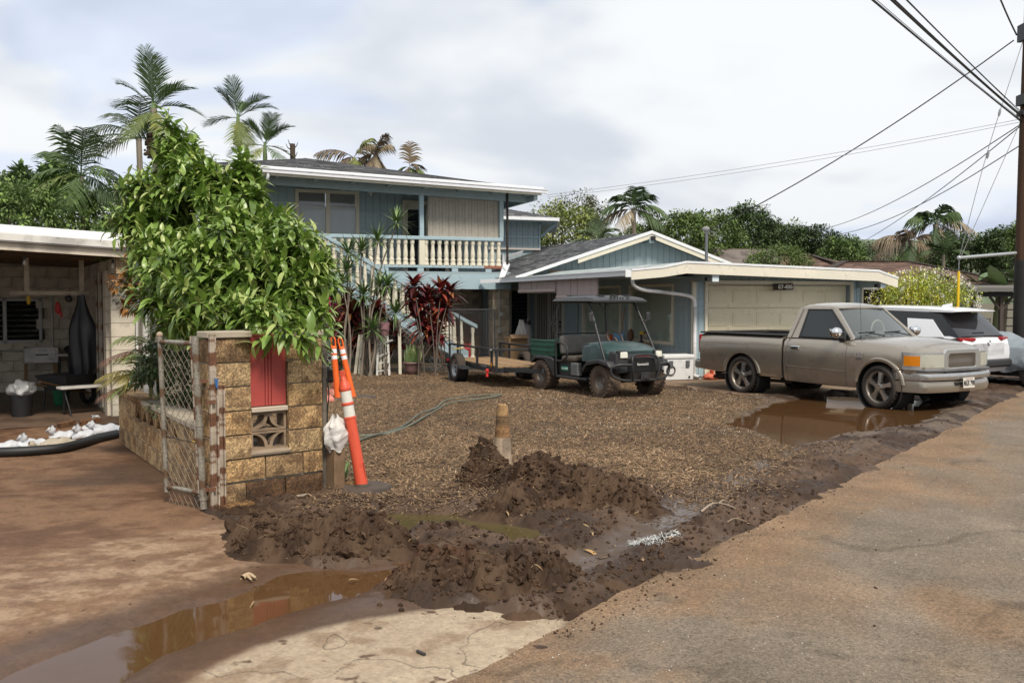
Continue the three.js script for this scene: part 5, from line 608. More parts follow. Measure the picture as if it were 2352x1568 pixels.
  part('windscreen', grid(14, 8, (u, v) => { const z = (u - .5) * 2 * mix(.83, .615, v); return [mix(1.10, .44, v) - .16 * (z / .83) ** 2 * mix(1, .45, v), mix(1.10, 1.648, v), z]; }), carGlass, t);
  part('windscreen_seal', [...[0, 1].map(v => tube(Array.from({ length: 9 }, (_, i) => { const z = (i / 8 - .5) * 2 * mix(.83, .615, v); return [mix(1.10, .44, v) - .16 * (z / .83) ** 2 * mix(1, .45, v), mix(1.10, 1.648, v), z]; }), .014, 20, 5)), ...[1, -1].map(s => rod([.94, 1.10, s * .83], [.36, 1.65, s * .615], .012))], blackPlastic, t);
  part('cowl', grid(10, 2, (u, v) => { const z = (u - .5) * 1.7; return [1.08 + v * .10 - .16 * (z / .83) ** 2, 1.135 - .0 * v + .025 * (1 - (z / .85) ** 2), z]; }), mat([.03, .03, .03], .6), t);
  part('rear_window', prism([S(-.475, 1.12, .78), S(-.475, 1.12, -.78), S(-.468, 1.12, -.78), S(-.468, 1.12, .78)], [S(-.39, 1.62, .58), S(-.39, 1.62, -.58), S(-.383, 1.62, -.58), S(-.383, 1.62, .58)]), tintGlass, t);
  for (const z of [.28, -.42]) part('wiper', [beam([1.13, 1.17, z], [.98, 1.235, z + .30], .014, .02), beam([.95, 1.235, z + .02], [1.0, 1.225, z + .52], .012, .022)], black, t);
  part('interior', [bx(-.42, .86, 1.10, 1.122, -.84, .84), rbox(.3, .2, 1.6, .06, .72, 1.14, 0)], mat([.05, .05, .052], .7), t); part('bench_seat', [rbox(.22, .50, 1.4, .08, -.26, 1.22, 0, 0, 0, .12), rbox(.12, .18, .26, .05, -.27, 1.50, .38), rbox(.12, .18, .26, .05, -.27, 1.50, -.38)], mat([.13, .125, .12], .85, { map: TX.fabric }), t); part('steering_wheel', torus(.18, .016, .50, 1.24, -.38, 0, PI / 2 - .0, .45, 24), mat([.35, .30, .22], .6), t);
  part('aerial', [tube([[1.03, 1.12, .78], [1.02, 1.5, .78], [.98, 1.88, .77]], .003, 12, 5), cyl(.03, .015, .05, 1.03, 1.14, .78)], black, t);
  // nose
  part('grille_surround', extr([[-.50, .70], [-.40, .635], [.40, .635], [.50, .70], [.49, .93], [.43, .985], [-.43, .985], [-.49, .93]], .018, .014, [[[-.39, .71], [-.34, .69], [.34, .69], [.39, .71], [.385, .90], [.34, .935], [-.34, .935], [-.385, .90]]]).rotateY(PI / 2).translate(2.350, 0, 0), mat([.62, .62, .61], .25, { metalness: .8, map: TX.scuff }), t);
  part('grille_back', bx(2.30, 2.325, .66, .95, -.42, .42), darkVoid, t); for (let i = 0; i < 15; i++) part('grille_bar', box(.03, .006, .76, 2.352, .702 + i * .0165, 0), mat([.30, .25, .20], .4, { metalness: .8 }), t);
  for (const s of [1, -1]) { const P = [[.50, 2.35], [.66, 2.335], [.79, 2.285], [.885, 2.19], [.95, 2.07], [.972, 1.96]]; const rib = (i0, i1, y0, y1, d, m, n) => part(n, loft(P.slice(i0, i1 + 1).map(([z, x]) => [[x - .03, y0, s * (z - .02)], [x + d, y0, s * (z + d * .3)], [x + d, y1, s * (z + d * .3)], [x - .03, y1, s * (z - .02)]]), .5), m, t);
    rib(0, 5, .672, .95, .022, mat([.62, .62, .61], .25, { metalness: .8, map: TX.scuff }), 'headlight_bezel'); const hl = rib(0, 3, .715, .915, .036, lensClear, 'headlight'); rib(3, 5, .735, .895, .034, lensAmber, 'turn_signal'); }
  const bumper = (y0, y1, inset, m, n, bulge = .02) => part(n, loft(Array.from({ length: 49 }, (_, i) => { const z = (i / 48 - .5) * 2 * (.99 - inset * .3), q = abs(z) / .99, x = 2.45 - inset - .16 * q ** 2.2 - .42 * sst(.86, 1.0, q); return [[x - .10, y0, z * .96], [x, y0 + .01, z], [x + bulge, (y0 + y1) / 2, z], [x, y1 - .01, z], [x - .10, y1, z * .96]]; }), .95), m, t);
  bumper(.50, .625, .0, mat([.60, .59, .57], .25, { metalness: .9, map: TX.scuff }), 'bumper'); bumper(.628, .685, .012, mat([.085, .085, .088], .65, { map: TX.dirt }), 'bumper_pad'); bumper(.30, .497, .04, paint, 'valance', .03); part('valance_opening', [rbox(.05, .07, .55, .02, 2.405, .43, 0)], darkVoid, t);
  { const p = part('number_plate', [rbox(.012, .165, .31, .006, 2.495, .455, .0, 0, 0, .05)], mat([.70, .66, .58], .5, { map: TX.scuff }), t); const g = text3('NGX 790', .075, .003).scale(.72, 1.15, 1); XF(g, 2.503, .45, 0, 0, PI / 2, 0); part('lettering', g, mat([.03, .03, .04], .6), p); part('plate_print', [box(.002, .02, .2, 2.503, .52, 0, 0, 0, .05)], mat([.45, .36, .32], .6), p); }
  { const g = merge([text3('F-150', .07, .006).scale(1.15, 1, 1)]); part('badge', XF(g, 1.10, .865, .992), mat([.52, .52, .52], .3, { metalness: .6 }), t); part('badge_plate', [rbox(.12, .026, .006, .003, 1.15, .805, .990)], mat([.10, .10, .11], .4), t); part('badge_text', XF(text3('XL', .018, .003), 1.15, .805, .994), chrome, t); }
  for (const s of [1, -1]) part('tail_light', rbox(.06, .36, .12, .02, -2.655, .92, s * .90), lensRed, t); part('rear_bumper', [rbox(.2, .18, 1.85, .05, -2.75, .50, 0)], mat([.45, .42, .38], .3, { metalness: .8, map: TX.dirt }), t); part('tailgate_handle', rbox(.02, .06, .2, .01, -2.675, .95, 0), black, t);
  part('chassis', [bx(-2.5, 2.2, .30, .42, .38, .50), bx(-2.5, 2.2, .30, .42, -.50, -.38), cyl(.06, .06, 1.5, -AX, .345, 0, PI / 2), cyl(.05, .05, 1.5, AX, .345, 0, PI / 2), cyl(.13, .13, .9, -2.0, .33, .6, 0, 0, PI / 2), rod([-.6, .27, .6], [-2.5, .25, .7], .035), box(1.2, .22, .6, 1.2, .38, 0)], mat([.03, .025, .022], .8), t);
  for (const [x, st] of [[AX, -.10], [-AX, 0]]) for (const s of [1, -1]) wheel(t, x, .355, s * .84, .355, .265, .262, 'alloy', s, tyre, x > 0 ? st : 0);
}
{ // ===== utility vehicle =====
  const t = thing('utility_vehicle', 'dark green utility vehicle with black canopy and front bull bar', 'utility vehicle', [1.595, .03, -17.64], -(PI / 2 - .5585));
  const green = mat([.036, .072, .070], .38, { clearcoat: .3, clearcoatRoughness: .4, map: TX.dirt }), bedGreen = mat([.014, .080, .050], .45, { map: TX.dirt });
  const b = (r, ...p) => tube(p, r, 30, 8);
  part('hood', shell([[.36, .60, .62, .93, .03], [.55, .60, .62, .945, .04], [.9, .57, .66, .915, .045], [1.15, .53, .70, .865, .04], [1.27, .50, .76, .815, .02]], (w, bt, tp, c) => [[0, bt], [w, bt], [w, mix(bt, tp, .5)], [w * .96, tp - .05], [w * .82, tp], [w * .78, tp + .012], [w * .3, tp + c], [0, tp + c * .9]], .5), green, t);
  part('nose_panel', shell([[1.10, .57, .44, .84], [1.26, .55, .44, .80], [1.31, .50, .46, .70]], (w, bt, tp) => [[0, bt], [w * .9, bt], [w, mix(bt, tp, .4)], [w * .96, tp - .02], [w * .85, tp], [0, tp]], .5), blackPlastic, t);
  for (const s of [1, -1]) { part('front_fender', [shell([[.45, .10, .42, .52], [.60, .13, .56, .64], [.95, .14, .62, .69], [1.22, .14, .58, .65], [1.28, .12, .54, .58]], (w, bt, tp) => [[0, bt], [w, bt], [w, tp - .02], [w * .8, tp], [0, tp]], .6).translate(0, 0, s * .56)], blackPlastic, t);
    const hl = part('headlight_bezel', rbox(.10, .16, .20, .02, 1.265, .765, s * .40), blackPlastic, t); part('headlight', rbox(.04, .115, .155, .025, 1.315, .765, s * .40, 0, -s * .12, .1), mat([.66, .65, .56], .12), hl);
    part('front_pillar', [b(.022, [1.06, .62, s * .60], [.98, .78, s * .60], [.50, 1.62, s * .53], [.44, 1.69, s * .52])], blackTube, t); part('rear_pillar', [b(.022, [-.46, .32, s * .60], [-.46, 1.0, s * .60], [-.46, 1.60, s * .56], [-.42, 1.69, s * .54])], blackTube, t); part('roof_rail', rod([.46, 1.69, s * .52], [-.44, 1.69, s * .54], .02), blackTube, t);
    part('mirror', [rbox(.05, .17, .10, .025, .70, 1.42, s * .66), beam([.70, 1.34, s * .56], [.70, 1.36, s * .66], .03, .04)], blackPlastic, t);
    part('seat_guard', b(.018, [-.42, .92, s * .61], [-.30, .93, s * .62], [-.10, .86, s * .62], [-.08, .70, s * .62], [-.22, .60, s * .62], [-.42, .58, s * .61]), blackTube, t); part('floor_side', [bx(-.42, .52, .26, .30, s * .44 - .15, s * .44 + .15), rod([-.45, .29, s * .60], [.52, .29, s * .60], .024)], blackPlastic, t); part('side_panel', [bx(-.44, -.02, .30, .58, s * .50 - .06, s * .50 + .06)], mat([.02, .022, .024], .5, { map: TX.dirt }), t); part('rear_fender', [shell([[-1.30, .10, .50, .56], [-1.1, .13, .60, .65], [-.8, .13, .60, .66], [-.58, .11, .40, .64], [-.52, .10, .28, .60]], (w, bt, tp) => [[0, bt], [w, bt], [w, tp - .02], [w * .8, tp], [0, tp]], .6).translate(0, 0, s * .53)], blackPlastic, t); }
  part('side_badge', box(.22, .075, .004, -.24, .45, .563), mat([.03, .24, .16], .5), t); part('badge_text', XF(text3('MULE 3010', .028, .003), -.24, .448, .566), mat([.7, .8, .75], .5), t); part('battery_box', [rbox(.22, .24, .10, .015, .10, .45, .54), ...[0, 1, 2, 3].map(i => box(.20, .012, .11, .10, .37 + i * .05, .545))], mat([.16, .165, .17], .5, { map: TX.dirt }), t);
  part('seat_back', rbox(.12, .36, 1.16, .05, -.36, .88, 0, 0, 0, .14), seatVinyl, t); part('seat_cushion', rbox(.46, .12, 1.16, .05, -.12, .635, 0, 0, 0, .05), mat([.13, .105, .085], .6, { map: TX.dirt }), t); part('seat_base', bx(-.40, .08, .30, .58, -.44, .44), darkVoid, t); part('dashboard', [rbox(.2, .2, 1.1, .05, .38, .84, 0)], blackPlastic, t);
  part('steering_wheel', [torus(.17, .016, .20, 1.02, -.28, 0, PI / 2, 0, 28).applyMatrix4(new THREE.Matrix4().makeTranslation(.2, 1.02, -.28).multiply(new THREE.Matrix4().makeRotationZ(.7)).multiply(new THREE.Matrix4().makeTranslation(-.2, -1.02, .28))), rod([.2, 1.02, -.28], [.40, .85, -.28], .02)], mat([.12, .085, .055], .7), t);
  part('screen_mesh', [bx(-.475, -.465, .95, 1.60, -.50, .50)].slice(0, 0).concat([rod([-.46, 1.10, -.58], [-.46, 1.10, .58], .016), rod([-.43, 1.69, -.54], [-.43, 1.69, .54], .02), rod([.45, 1.69, -.52], [.45, 1.69, .52], .02), rod([-.46, 1.1, .1], [-.44, 1.69, .1], .012), beam([-.45, 1.5, -.56], [-.45, 1.67, -.40], .02)]), blackTube, t);
  part('canopy', [shell([[-.58, .60, 1.70, 1.72, .02], [-.54, .63, 1.70, 1.75, .03], [-.2, .64, 1.70, 1.775, .035], [.45, .64, 1.70, 1.785, .03], [.62, .63, 1.70, 1.765, .02], [.72, .62, 1.695, 1.72, .01]], (w, bt, tp, c) => [[0, bt], [w, bt], [w * 1.02, bt + .01], [w * .93, tp], [w * .6, tp + c * .8], [0, tp + c]], .4), ...[-.3, 0, .3].map(z => rbox(1.05, .02, .12, .01, .05, 1.808, z))], mat([.036, .037, .040], .5, { map: TX.scuff }), t);
  part('roof_lettering', XF(text3('MULE', .085, .004).scale(1.5, 1, 1), .688, 1.745, .0, -.1, PI / 2, 0).translate(0, 0, 0), mat([.012, .012, .013], .6), t);
  part('cargo_bed', [bx(-1.36, -.50, .66, .69, -.60, .60), bx(-1.36, -.50, .69, .94, .575, .60), bx(-1.36, -.50, .69, .94, -.60, -.575), bx(-1.36, -1.33, .69, .94, -.575, .575), bx(-.53, -.50, .69, .96, -.575, .575), rbox(.86, .03, .035, .01, -.93, .945, .59), rbox(.86, .03, .035, .01, -.93, .945, -.59), rbox(.82, .05, .012, .005, -.93, .86, .604), rbox(.82, .05, .012, .005, -.93, .76, .604)], bedGreen, t); part('bed_frame', [bx(-1.34, -.5, .60, .655, .25, .33), bx(-1.34, -.5, .60, .655, -.33, -.25), bx(-1.3, 1.1, .34, .42, -.2, .2), cyl(.04, .04, 1, -.935, .29, 0, PI / 2), cyl(.035, .035, 1, .935, .29, 0, PI / 2), bx(-1.25, -.6, .42, .60, -.28, .28), rod([.93, .29, .45], [.95, .60, .3], .025), rod([.93, .29, -.45], [.95, .60, -.3], .025)], mat([.03, .024, .02], .85), t); part('bed_lever', b(.012, [-.62, .58, .60], [-.60, .50, .61], [-.76, .50, .61], [-.80, .57, .60]), bedGreen, t);
  part('grille', [bx(1.315, 1.325, .46, .70, -.30, .30), ...Array.from({ length: 6 }, (_, i) => box(.012, .018, .58, 1.332, .485 + i * .038, 0))], mat([.016, .016, .017], .5), t); part('grille_lettering', XF(text3('Kawasaki', .042, .004), 1.352, .60, 0, 0, PI / 2, 0), mat([.62, .62, .60], .4), t); part('warning_strip', box(.004, .012, .34, 1.328, .735, 0), mat([.5, .08, .06], .6), t);
  part('bull_bar', [b(.021, [1.40, .32, .26], [1.44, .50, .30], [1.42, .70, .29], [1.39, .745, .25], [1.39, .745, -.25], [1.42, .70, -.29], [1.44, .50, -.30], [1.40, .32, -.26]), b(.023, [1.38, .32, .26], [1.36, .34, .48], [1.30, .42, .64], [1.30, .54, .66], [1.36, .60, .56], [1.41, .60, .40], [1.43, .60, .30]), b(.023, [1.38, .32, -.26], [1.36, .34, -.48], [1.30, .42, -.64], [1.30, .54, -.66], [1.36, .60, -.56], [1.41, .60, -.40], [1.43, .60, -.30]), rod([1.40, .32, -.27], [1.40, .32, .27], .023), rbox(.03, .14, .20, .01, 1.42, .39, 0), rbox(.035, .06, .10, .01, 1.43, .37, 0)], blackTube, t); part('skid_plate', [prism([S3(1.32, .30, .3), S3(1.32, .30, -.3), S3(1.36, .46, -.3), S3(1.36, .46, .3)], [S3(.9, .24, .3), S3(.9, .24, -.3), S3(.9, .32, -.3), S3(.9, .32, .3)])], mat([.035, .028, .024], .8, { map: TX.dirt }), t);
  function S3(x, y, z) { return [x, y, z]; }
  for (const x of [.935, -.935]) for (const s of [1, -1]) wheel(t, x, .285, s * .52, .285, .27, .135, 'knobby', s, tyreMud, 0);
}
{ // ===== flat-bed trailer =====
  const a = .384, X = V(sin(a), 0, cos(a)), Zr = V(-cos(a), 0, sin(a)); const t = thing('utility_trailer', 'black flat-bed trailer with plank deck and mesh ramp gate', 'trailer', [-.12, .02, -19.5], -(PI / 2 - a));   // +x forward, +z right (left in the picture)
  const fr = mat([.022, .024, .028], .5, { map: TX.dirt }), deckY = .42, L0 = -1.95, L1 = 1.05, W = .60;
  part('side_frame', [bx(L0, L1, .31, deckY - .02, W - .04, W + .02)], fr, t); part('side_frame', [bx(L0, L1, .31, deckY - .02, -W - .02, -W + .04)], fr, t); part('end_frame', [bx(L0, L0 + .05, .31, .40, -W, W), bx(L1 - .05, L1, .31, .40, -W, W), ...[-1.2, -.4, .4].map(x => bx(x, x + .05, .31, .37, -W, W))], fr, t);
  for (let i = 0; i < 8; i++) part('deck_plank', rbox(L1 - L0 - .01, .035, .142, .005, (L0 + L1) / 2, deckY + .002 * (i % 3), -W + .075 + i * .149), mat([.46 + .04 * (i % 3), .36 + .03 * (i % 2), .25], .85, { map: TX.wood }), t);
  for (const s of [1, -1]) { part('top_rail', rbox(L1 - L0, .04, .04, .005, (L0 + L1) / 2, 0.76, s * (W + .01)), fr, t); for (const x of [L0 + .03, -1.35, -.1, L1 - .3, L1 - .03]) part('upright', bx(x - .022, x + .022, .35, .745, s * (W + .01) - .02, s * (W + .01) + .02), fr, t); }
  part('front_rail', rbox(.04, .04, 2 * W, .005, L1 - .02, .76, 0), fr, t);
  part('ramp_frame', [rod([L0, .5, W], [L0 - .05, 1.52, W], .016), rod([L0, .5, -W + .1], [L0 - .05, 1.52, -W + .1], .016), rod([L0 - .05, 1.52, W], [L0 - .05, 1.52, -W + .1], .016), rod([L0, .5, .35], [L0 - .05, 1.52, .35], .014), rod([L0, .5, -.3], [L0 - .05, 1.52, -.3], .014)], fr, t);
  { const w = []; for (let i = 0; i < 44; i++) { const y0 = .5 + i * .0232; for (let j = 0; j < 13; j++) { const z0 = W - j * .085, z1 = z0 - .085, zz = (z0 + z1) / 2, x = L0 - .05 * (y0 - .5), o = i % 2 ? .0425 : 0; w.push(beam([x, y0, z0 - o], [x, y0 + .0116, zz - o], .011, .006), beam([x, y0 + .0116, zz - o], [x, y0, z1 - o], .011, .006)); } } part('ramp_mesh', w, mat([.03, .03, .033], .5), t).userData.kind = 'stuff'; }
  const wx = -.85; for (const s of [1, -1]) { wheel(t, wx, .30, s * .78, .30, .19, .19, 'spoke', s, mat([.05, .036, .027], .85, { map: TX.dirt }), 0); part('fender', XF(new THREE.CylinderGeometry(.37, .37, .24, 20, 1, true, -PI / 2 - .1, PI + .2).toNonIndexed(), wx, .33, s * .78, PI / 2, 0, 0).rotateX(0), fr, t); part('fender_step', [bx(wx - .60, wx - .34, .30, .33, s * .78 - .12, s * .78 + .12), bx(wx + .34, wx + .62, .30, .33, s * .78 - .12, s * .78 + .12)], fr, t); }
  part('axle', cyl(.025, .025, 1.5, wx, .30, 0, PI / 2), fr, t); part('tongue', [beam([L1 - .1, .38, .5], [L1 + .75, .38, .04], .05, .08), beam([L1 - .1, .38, -.5], [L1 + .75, .38, -.04], .05, .08)], fr, t); part('marker_light', box(.04, .09, .01, L1 - .26, .46, W + .034), lensAmber, t); part('red_reflector', box(.02, .05, .05, L0 + .02, .40, W + .05), lensRed, t); part('red_jack_knob', [rbox(.08, .07, .06, .02, L1 - .42, .33, W + .06), cyl(.03, .02, .08, L1 - .42, .25, W + .06)], mat([.65, .03, .03], .4), t); part('gate_latch', [rbox(.06, .03, .05, .008, L1 - .25, .75, W + .05)], steelGrey, t); part('yellow_strip', box(.2, .012, .2, wx, .705, .78), mat([.42, .27, .05], .8), t); part('lettering_plate', box(.34, .05, .004, L1 - .72, .41, W + .023), mat([.14, .145, .15], .6), t);
}
{ // ===== white SUV, tail towards the road =====
  const t = thing('white_suv', 'white sport utility car with dark rear window parked behind pickup', 'car', [8.12, 0, -20.0], -(PI / 2 - .60) + PI);   // +x forward = away
  const wp = mat([.74, .75, .78], .25, { clearcoat: 1, clearcoatRoughness: .05 }), pr = (w, b, tp, c) => [[0, b], [w * .85, b], [w * .97, b + .08], [w, mix(b, tp, .5)], [w * .98, mix(b, tp, .8)], [w * .92, tp], [w * .5, tp + c * .7], [0, tp + c]];
  part('body', carve(shell([[-2.12, .78, .50, .90, .02], [-2.05, .86, .35, 1.0, .02], [-1.8, .91, .28, 1.06, .02], [0, .92, .26, 1.02, .02], [1.1, .91, .28, .98, .04], [1.8, .86, .32, .90, .05], [2.1, .74, .40, .80, .03]], pr), [1, -1].flatMap(s => [-1.28, 1.32].map(x => { const g = new THREE.CylinderGeometry(.38, .38, .4, 30); g.rotateX(PI / 2); g.translate(x, .35, s * .8); return g; }))), wp, t);
  part('glass_house', shell([[-1.98, .80, 1.0, 1.06], [-1.55, .72, 1.0, 1.50], [-1.2, .70, 1.0, 1.555], [0, .70, 1.0, 1.60], [.5, .68, 1.0, 1.52], [1.15, .74, .98, 1.02]], (w, b, tp) => [[0, b], [.86, b], [w, tp - .02], [w * .9, tp], [0, tp]], .5), mat([.012, .013, .016], .05), t);
  part('roof', shell([[-1.90, .62, 1.535, 1.555, .01], [-1.75, .68, 1.52, 1.575, .02], [-1.1, .71, 1.53, 1.615, .03], [0, .71, 1.56, 1.64, .03], [.45, .66, 1.52, 1.58, .02]], (w, b, tp, c) => [[0, b], [w, b], [w, tp - .02], [w * .9, tp], [w * .5, tp + c * .7], [0, tp + c]], .6), wp, t);
  part('aerial_fin', shell([[-1.35, .012, 1.63, 1.70], [-1.15, .03, 1.63, 1.66]], (w, b, tp) => [[0, b], [w, b], [w * .5, tp], [0, tp]], .6), wp, t);
  for (const s of [1, -1]) { part('rear_pillar', prism([[-1.70, 1.04, s * .866], [-.95, 1.04, s * .872], [-.95, 1.04, s * .82], [-1.70, 1.04, s * .80]], [[-1.40, 1.38, s * .765], [-.86, 1.40, s * .768], [-.86, 1.40, s * .72], [-1.40, 1.38, s * .71]]), wp, t); part('tail_light', rbox(.10, .065, .40, .02, -2.035, 1.0, s * .66, 0, s * .25, 0), lensRed, t); }
  part('tailgate', rbox(.06, .30, 1.2, .03, -2.09, .80, 0), wp, t); part('emblem', [torus(.05, .008, -2.13, .93, 0, 0, PI / 2, 0, 20), torus(.028, .007, -2.13, .93, 0, 0, PI / 2, 0, 16)], chrome, t); part('rear_wiper', rbox(.02, .03, .40, .01, -1.93, 1.12, -.05, 0, 0, -.6), black, t); part('rear_bumper', rbox(.12, .16, 1.6, .05, -2.12, .52, 0), blackPlastic, t);
  for (const x of [-1.28, 1.32]) for (const s of [1, -1]) wheel(t, x, .33, s * .79, .33, .21, .22, 'plain', s, tyre);
}
{ // ===== car under grey cover =====
  const t = thing('covered_car', 'low car under a wrinkled blue grey tarpaulin by the road', 'car', [10.35, 0, -19.9], -(PI / 2 - .62) + PI);
  const cov = mat([.26, .30, .335], .5, { map: TX.fabric, sheen: .2 });
  part('tarpaulin', grid(90, 70, (u, v) => { const x = -1.95 + u * 4.0, a = (v - .5) * 2, s = Math.sign(a), q = abs(a); const top = .93 + .16 * sst(.35, .5, u) * sst(.95, .7, u) - .22 * sst(.12, 0, u) - .2 * sst(.92, 1, u), W = .78; let z, y; const e = .10 * (fbm(u * 14 + v * 3, v * 9 - u * 6, 4, 5) - .5), fold = .10 * (ridge(u * 9 + v * 5, v * 4 - u * 3, 3, 7) - .5); if (q < .62) { z = q / .62 * W; y = top - .10 * (q / .62) ** 3 + e; } else { const k = (q - .62) / .38; z = W + .10 * sin(k * 1.5) + fold * k * 2.2 + .03 * sin(u * 40) * k; y = mix(top - .10, .36 + .06 * sin(u * 17) + .05 * sin(u * 31), k) + e * .5; } const end = sst(.06, 0, u); return [x - .02 * end + fold * .5, mix(y, min(y, .42 + .3 * (1 - q) + e), end), s * z * (1 - .08 * end), x, y + z]; }), cov, t);
  part('body', shell([[-1.85, .70, .30, .60], [-1.6, .74, .22, .72], [1.6, .74, .22, .76], [1.85, .68, .30, .6]], (w, b, tp) => [[0, b], [w, b], [w, tp - .1], [w * .9, tp], [0, tp]], .6), mat([.03, .03, .032], .5), t);
  for (const x of [-1.15, 1.2]) for (const s of [1, -1]) wheel(t, x, .31, s * .74, .31, .20, .20, 'plain', s, tyre);
  const pts = []; for (let i = 0; i < 60; i++) { const a = i * .55, r = .26 + .07 * sin(i * .7); pts.push([cos(a) * r * 1.3, .012 * (i % 3) + i * .0006, sin(a) * r]); } pts.push([.5, .0, .2], [.8, 0, .1], [.7, .0, -.25], [.2, .02, -.45], [-.4, .01, -.5]);
  const p = V(-1.30, .955, .1).applyAxisAngle(V(0, 1, 0), -(PI / 2 - .62) + PI).add(V(10.35, 0, -19.9)); const hz = solo('red_hose', tube(pts, .016, 260, 6), mat([.34, .09, .075], .6), 'faded red hose coiled on the grey tarpaulin', 'hose'); hz.position.copy(p);
}
{ // small things by the entry
  let t = thing('cool_box', 'large white cooler box with grey latches beside the downspout', 'cooler', [3.62, 0, -20.75], .28); const w = mat([.76, .77, .77], .45, { map: TX.scuff });
  part('tub', shell([[-.36, .20, .02, .46], [-.34, .22, .01, .46], [.34, .22, .01, .46], [.36, .20, .02, .46]], (a, b, c) => [[0, b], [a * .92, b], [a, c], [0, c]], .5), w, t); part('lid', rbox(.74, .09, .47, .025, 0, .515, 0), w, t); for (const x of [-.2, .2]) part('latch', [rbox(.09, .14, .03, .008, x, .36, .232)], mat([.10, .11, .12], .5), t); part('handle', torus(.10, .014, -.2, .22, .225, 0, 0, 0, 20), mat([.06, .06, .065], .5), t); part('drain_plug', cyl(.02, .02, .03, .25, .07, .215, PI / 2), black, t);
  sandbag('orange_sandbag', 'orange sandbag slumped against the garage corner by the downspout', bagOrange, [4.42, .0, -20.75], .36, .17, .26, .2, 41, [.05, .1, .2, .3]); sandbag('orange_sandbag', 'plump orange sandbag beside the white drain foot', bagOrange, [4.70, .0, -20.86], .34, .19, .26, -.2, 42, [0, .14, .1, 0]);
  const d = inH(-1.2, 0, 6.6); t = thing('parasol_heap', 'folded dirty white parasols standing beside the entry column', 'parasol', inH(-1.55, .02, 6.9)); for (const [x, z, l] of [[0, 0, 0], [.22, .06, .08], [.12, -.12, -.06]]) part('canopy', XF(grid(48, 14, (u, v) => { const a = u * 2 * PI, r = mix(.035, .13, sst(0, .45, v)) * (1 - .75 * sst(.72, 1, v)) * (1 + .38 * sin(a * 7) * v + .3 * (fbm(cos(a) * 2 + l * 9, sin(a) * 2 + v * 3, 3, 4) - .5)); return [cos(a) * r, 1.18 - v * 1.0, sin(a) * r]; }), x, 0, z, 0, 0, l * 1.6), mat([.62, .58, .54], .8, { map: TX.fabric }), t); part('strap', XF(lump(.07, 1, 1, 1, .3, 3, 2), .25, 1.1, .05), black, t); part('pole', [rod([0, 0, 0], [0, 1.2, 0], .015), rod([.22, 0, .06], [.14, 1.2, .06], .015)], black, t);
  t = thing('cardboard_box', 'tall brown cardboard box under the stacked parasols', 'box', inH(-1.95, .01, 6.2), HT); part('carton', rbox(.55, .72, .4, .008, 0, .36, 0), mat([.27, .165, .085], .85), t); part('flap', box(.5, .01, .2, .02, .735, .2, .5), mat([.32, .2, .11], .85), t);
  t = thing('red_fuel_can', 'red plastic fuel can on the porch floor', 'fuel can', inH(-2.9, .01, 7.9), HT); part('can', rbox(.34, .36, .2, .07, 0, .2, 0), mat([.35, .012, .014], .5), t); part('spout', rod([.08, .36, 0], [.16, .48, 0], .03), mat([.35, .012, .014], .5), t); part('handle', tube([[-.12, .36, 0], [-.08, .44, 0], [.04, .44, 0], [.06, .36, 0]], .02, 12, 6), mat([.35, .012, .014], .5), t);
  solo('laundry_bag', XF(lump(.24, 1, 1.1, 1, .3, 44, 3), ...inH(-3.35, .25, 7.75).toArray()), mat([.6, .52, .5], .7, { map: TX.fabric }), 'pale pink tied bag on the porch beside the red can', 'bag');
  t = thing('broom', 'wooden broom handle leaning on the entry wall between windows', 'broom', inH(-.14, 0, 3.3)); part('handle', rod([-.1, .02, .05], [.1, 1.55, -.05], .014), mat([.42, .22, .09], .6), t); part('bristles', XF(lathe([[.14, 0], [.12, .1], [.03, .25]], 10), -.1, .0, .05), mat([.4, .3, .12], .9), t);
  t = thing('shoe_rack', 'low wooden rack under the entry window', 'rack', inH(-.45, .01, 2.6), HT); part('shelf', [bx(-.2, .2, .38, .41, -.9, 1.2), bx(-.2, .2, .12, .14, -.9, 1.2)], paleWood, t); for (const z of [-.85, 1.15]) part('leg', bx(-.18, .18, 0, .72, z - .02, z + .02), paleWood, t); part('rack_top', bx(-.2, .2, .70, .73, -.9, 1.2), paleWood, t);
  solo('water_bottle_pack', [0, 1, 2, 3, 4, 5, 6, 7].map(i => XF(lathe([[0, 0], [.032, 0], [.032, .15], [.012, .19], [.012, .21], [0, .21]], 8), inH(-.45, 0, 3.05 - .07 * i).x, .745, inH(-.45, 0, 3.05 - .07 * i).z)), mat([.16, .34, .55], .15), 'pack of blue water bottles on the rack', 'bottles');
  t = thing('cordless_drill', 'yellow and black cordless drill standing on the rack', 'drill', inH(-.45, .735, 1.55), HT); part('body', rbox(.07, .08, .2, .02, 0, .24, 0), mat([.5, .32, .02], .5), t); part('grip', rbox(.045, .2, .05, .015, 0, .12, -.05), black, t); part('battery', rbox(.07, .05, .11, .01, 0, .025, -.04), black, t); part('chuck', cyl(.03, .02, .08, 0, .25, .14, PI / 2), black, t);
  solo('brown_tool_bag', XF(lump(.12, .7, 1.4, .8, .2, 47, 2), ...inH(-.45, .89, 2.15).toArray()), mat([.12, .065, .035], .8), 'brown leather pouch on the rack before the blinds', 'pouch'); solo('orange_crate', XF(rbox(.3, .13, .25, .02), ...inH(-.4, .8, 3.5).toArray()), mat([.6, .10, .02], .5), 'orange plastic tub at the end of the rack', 'tub');
}

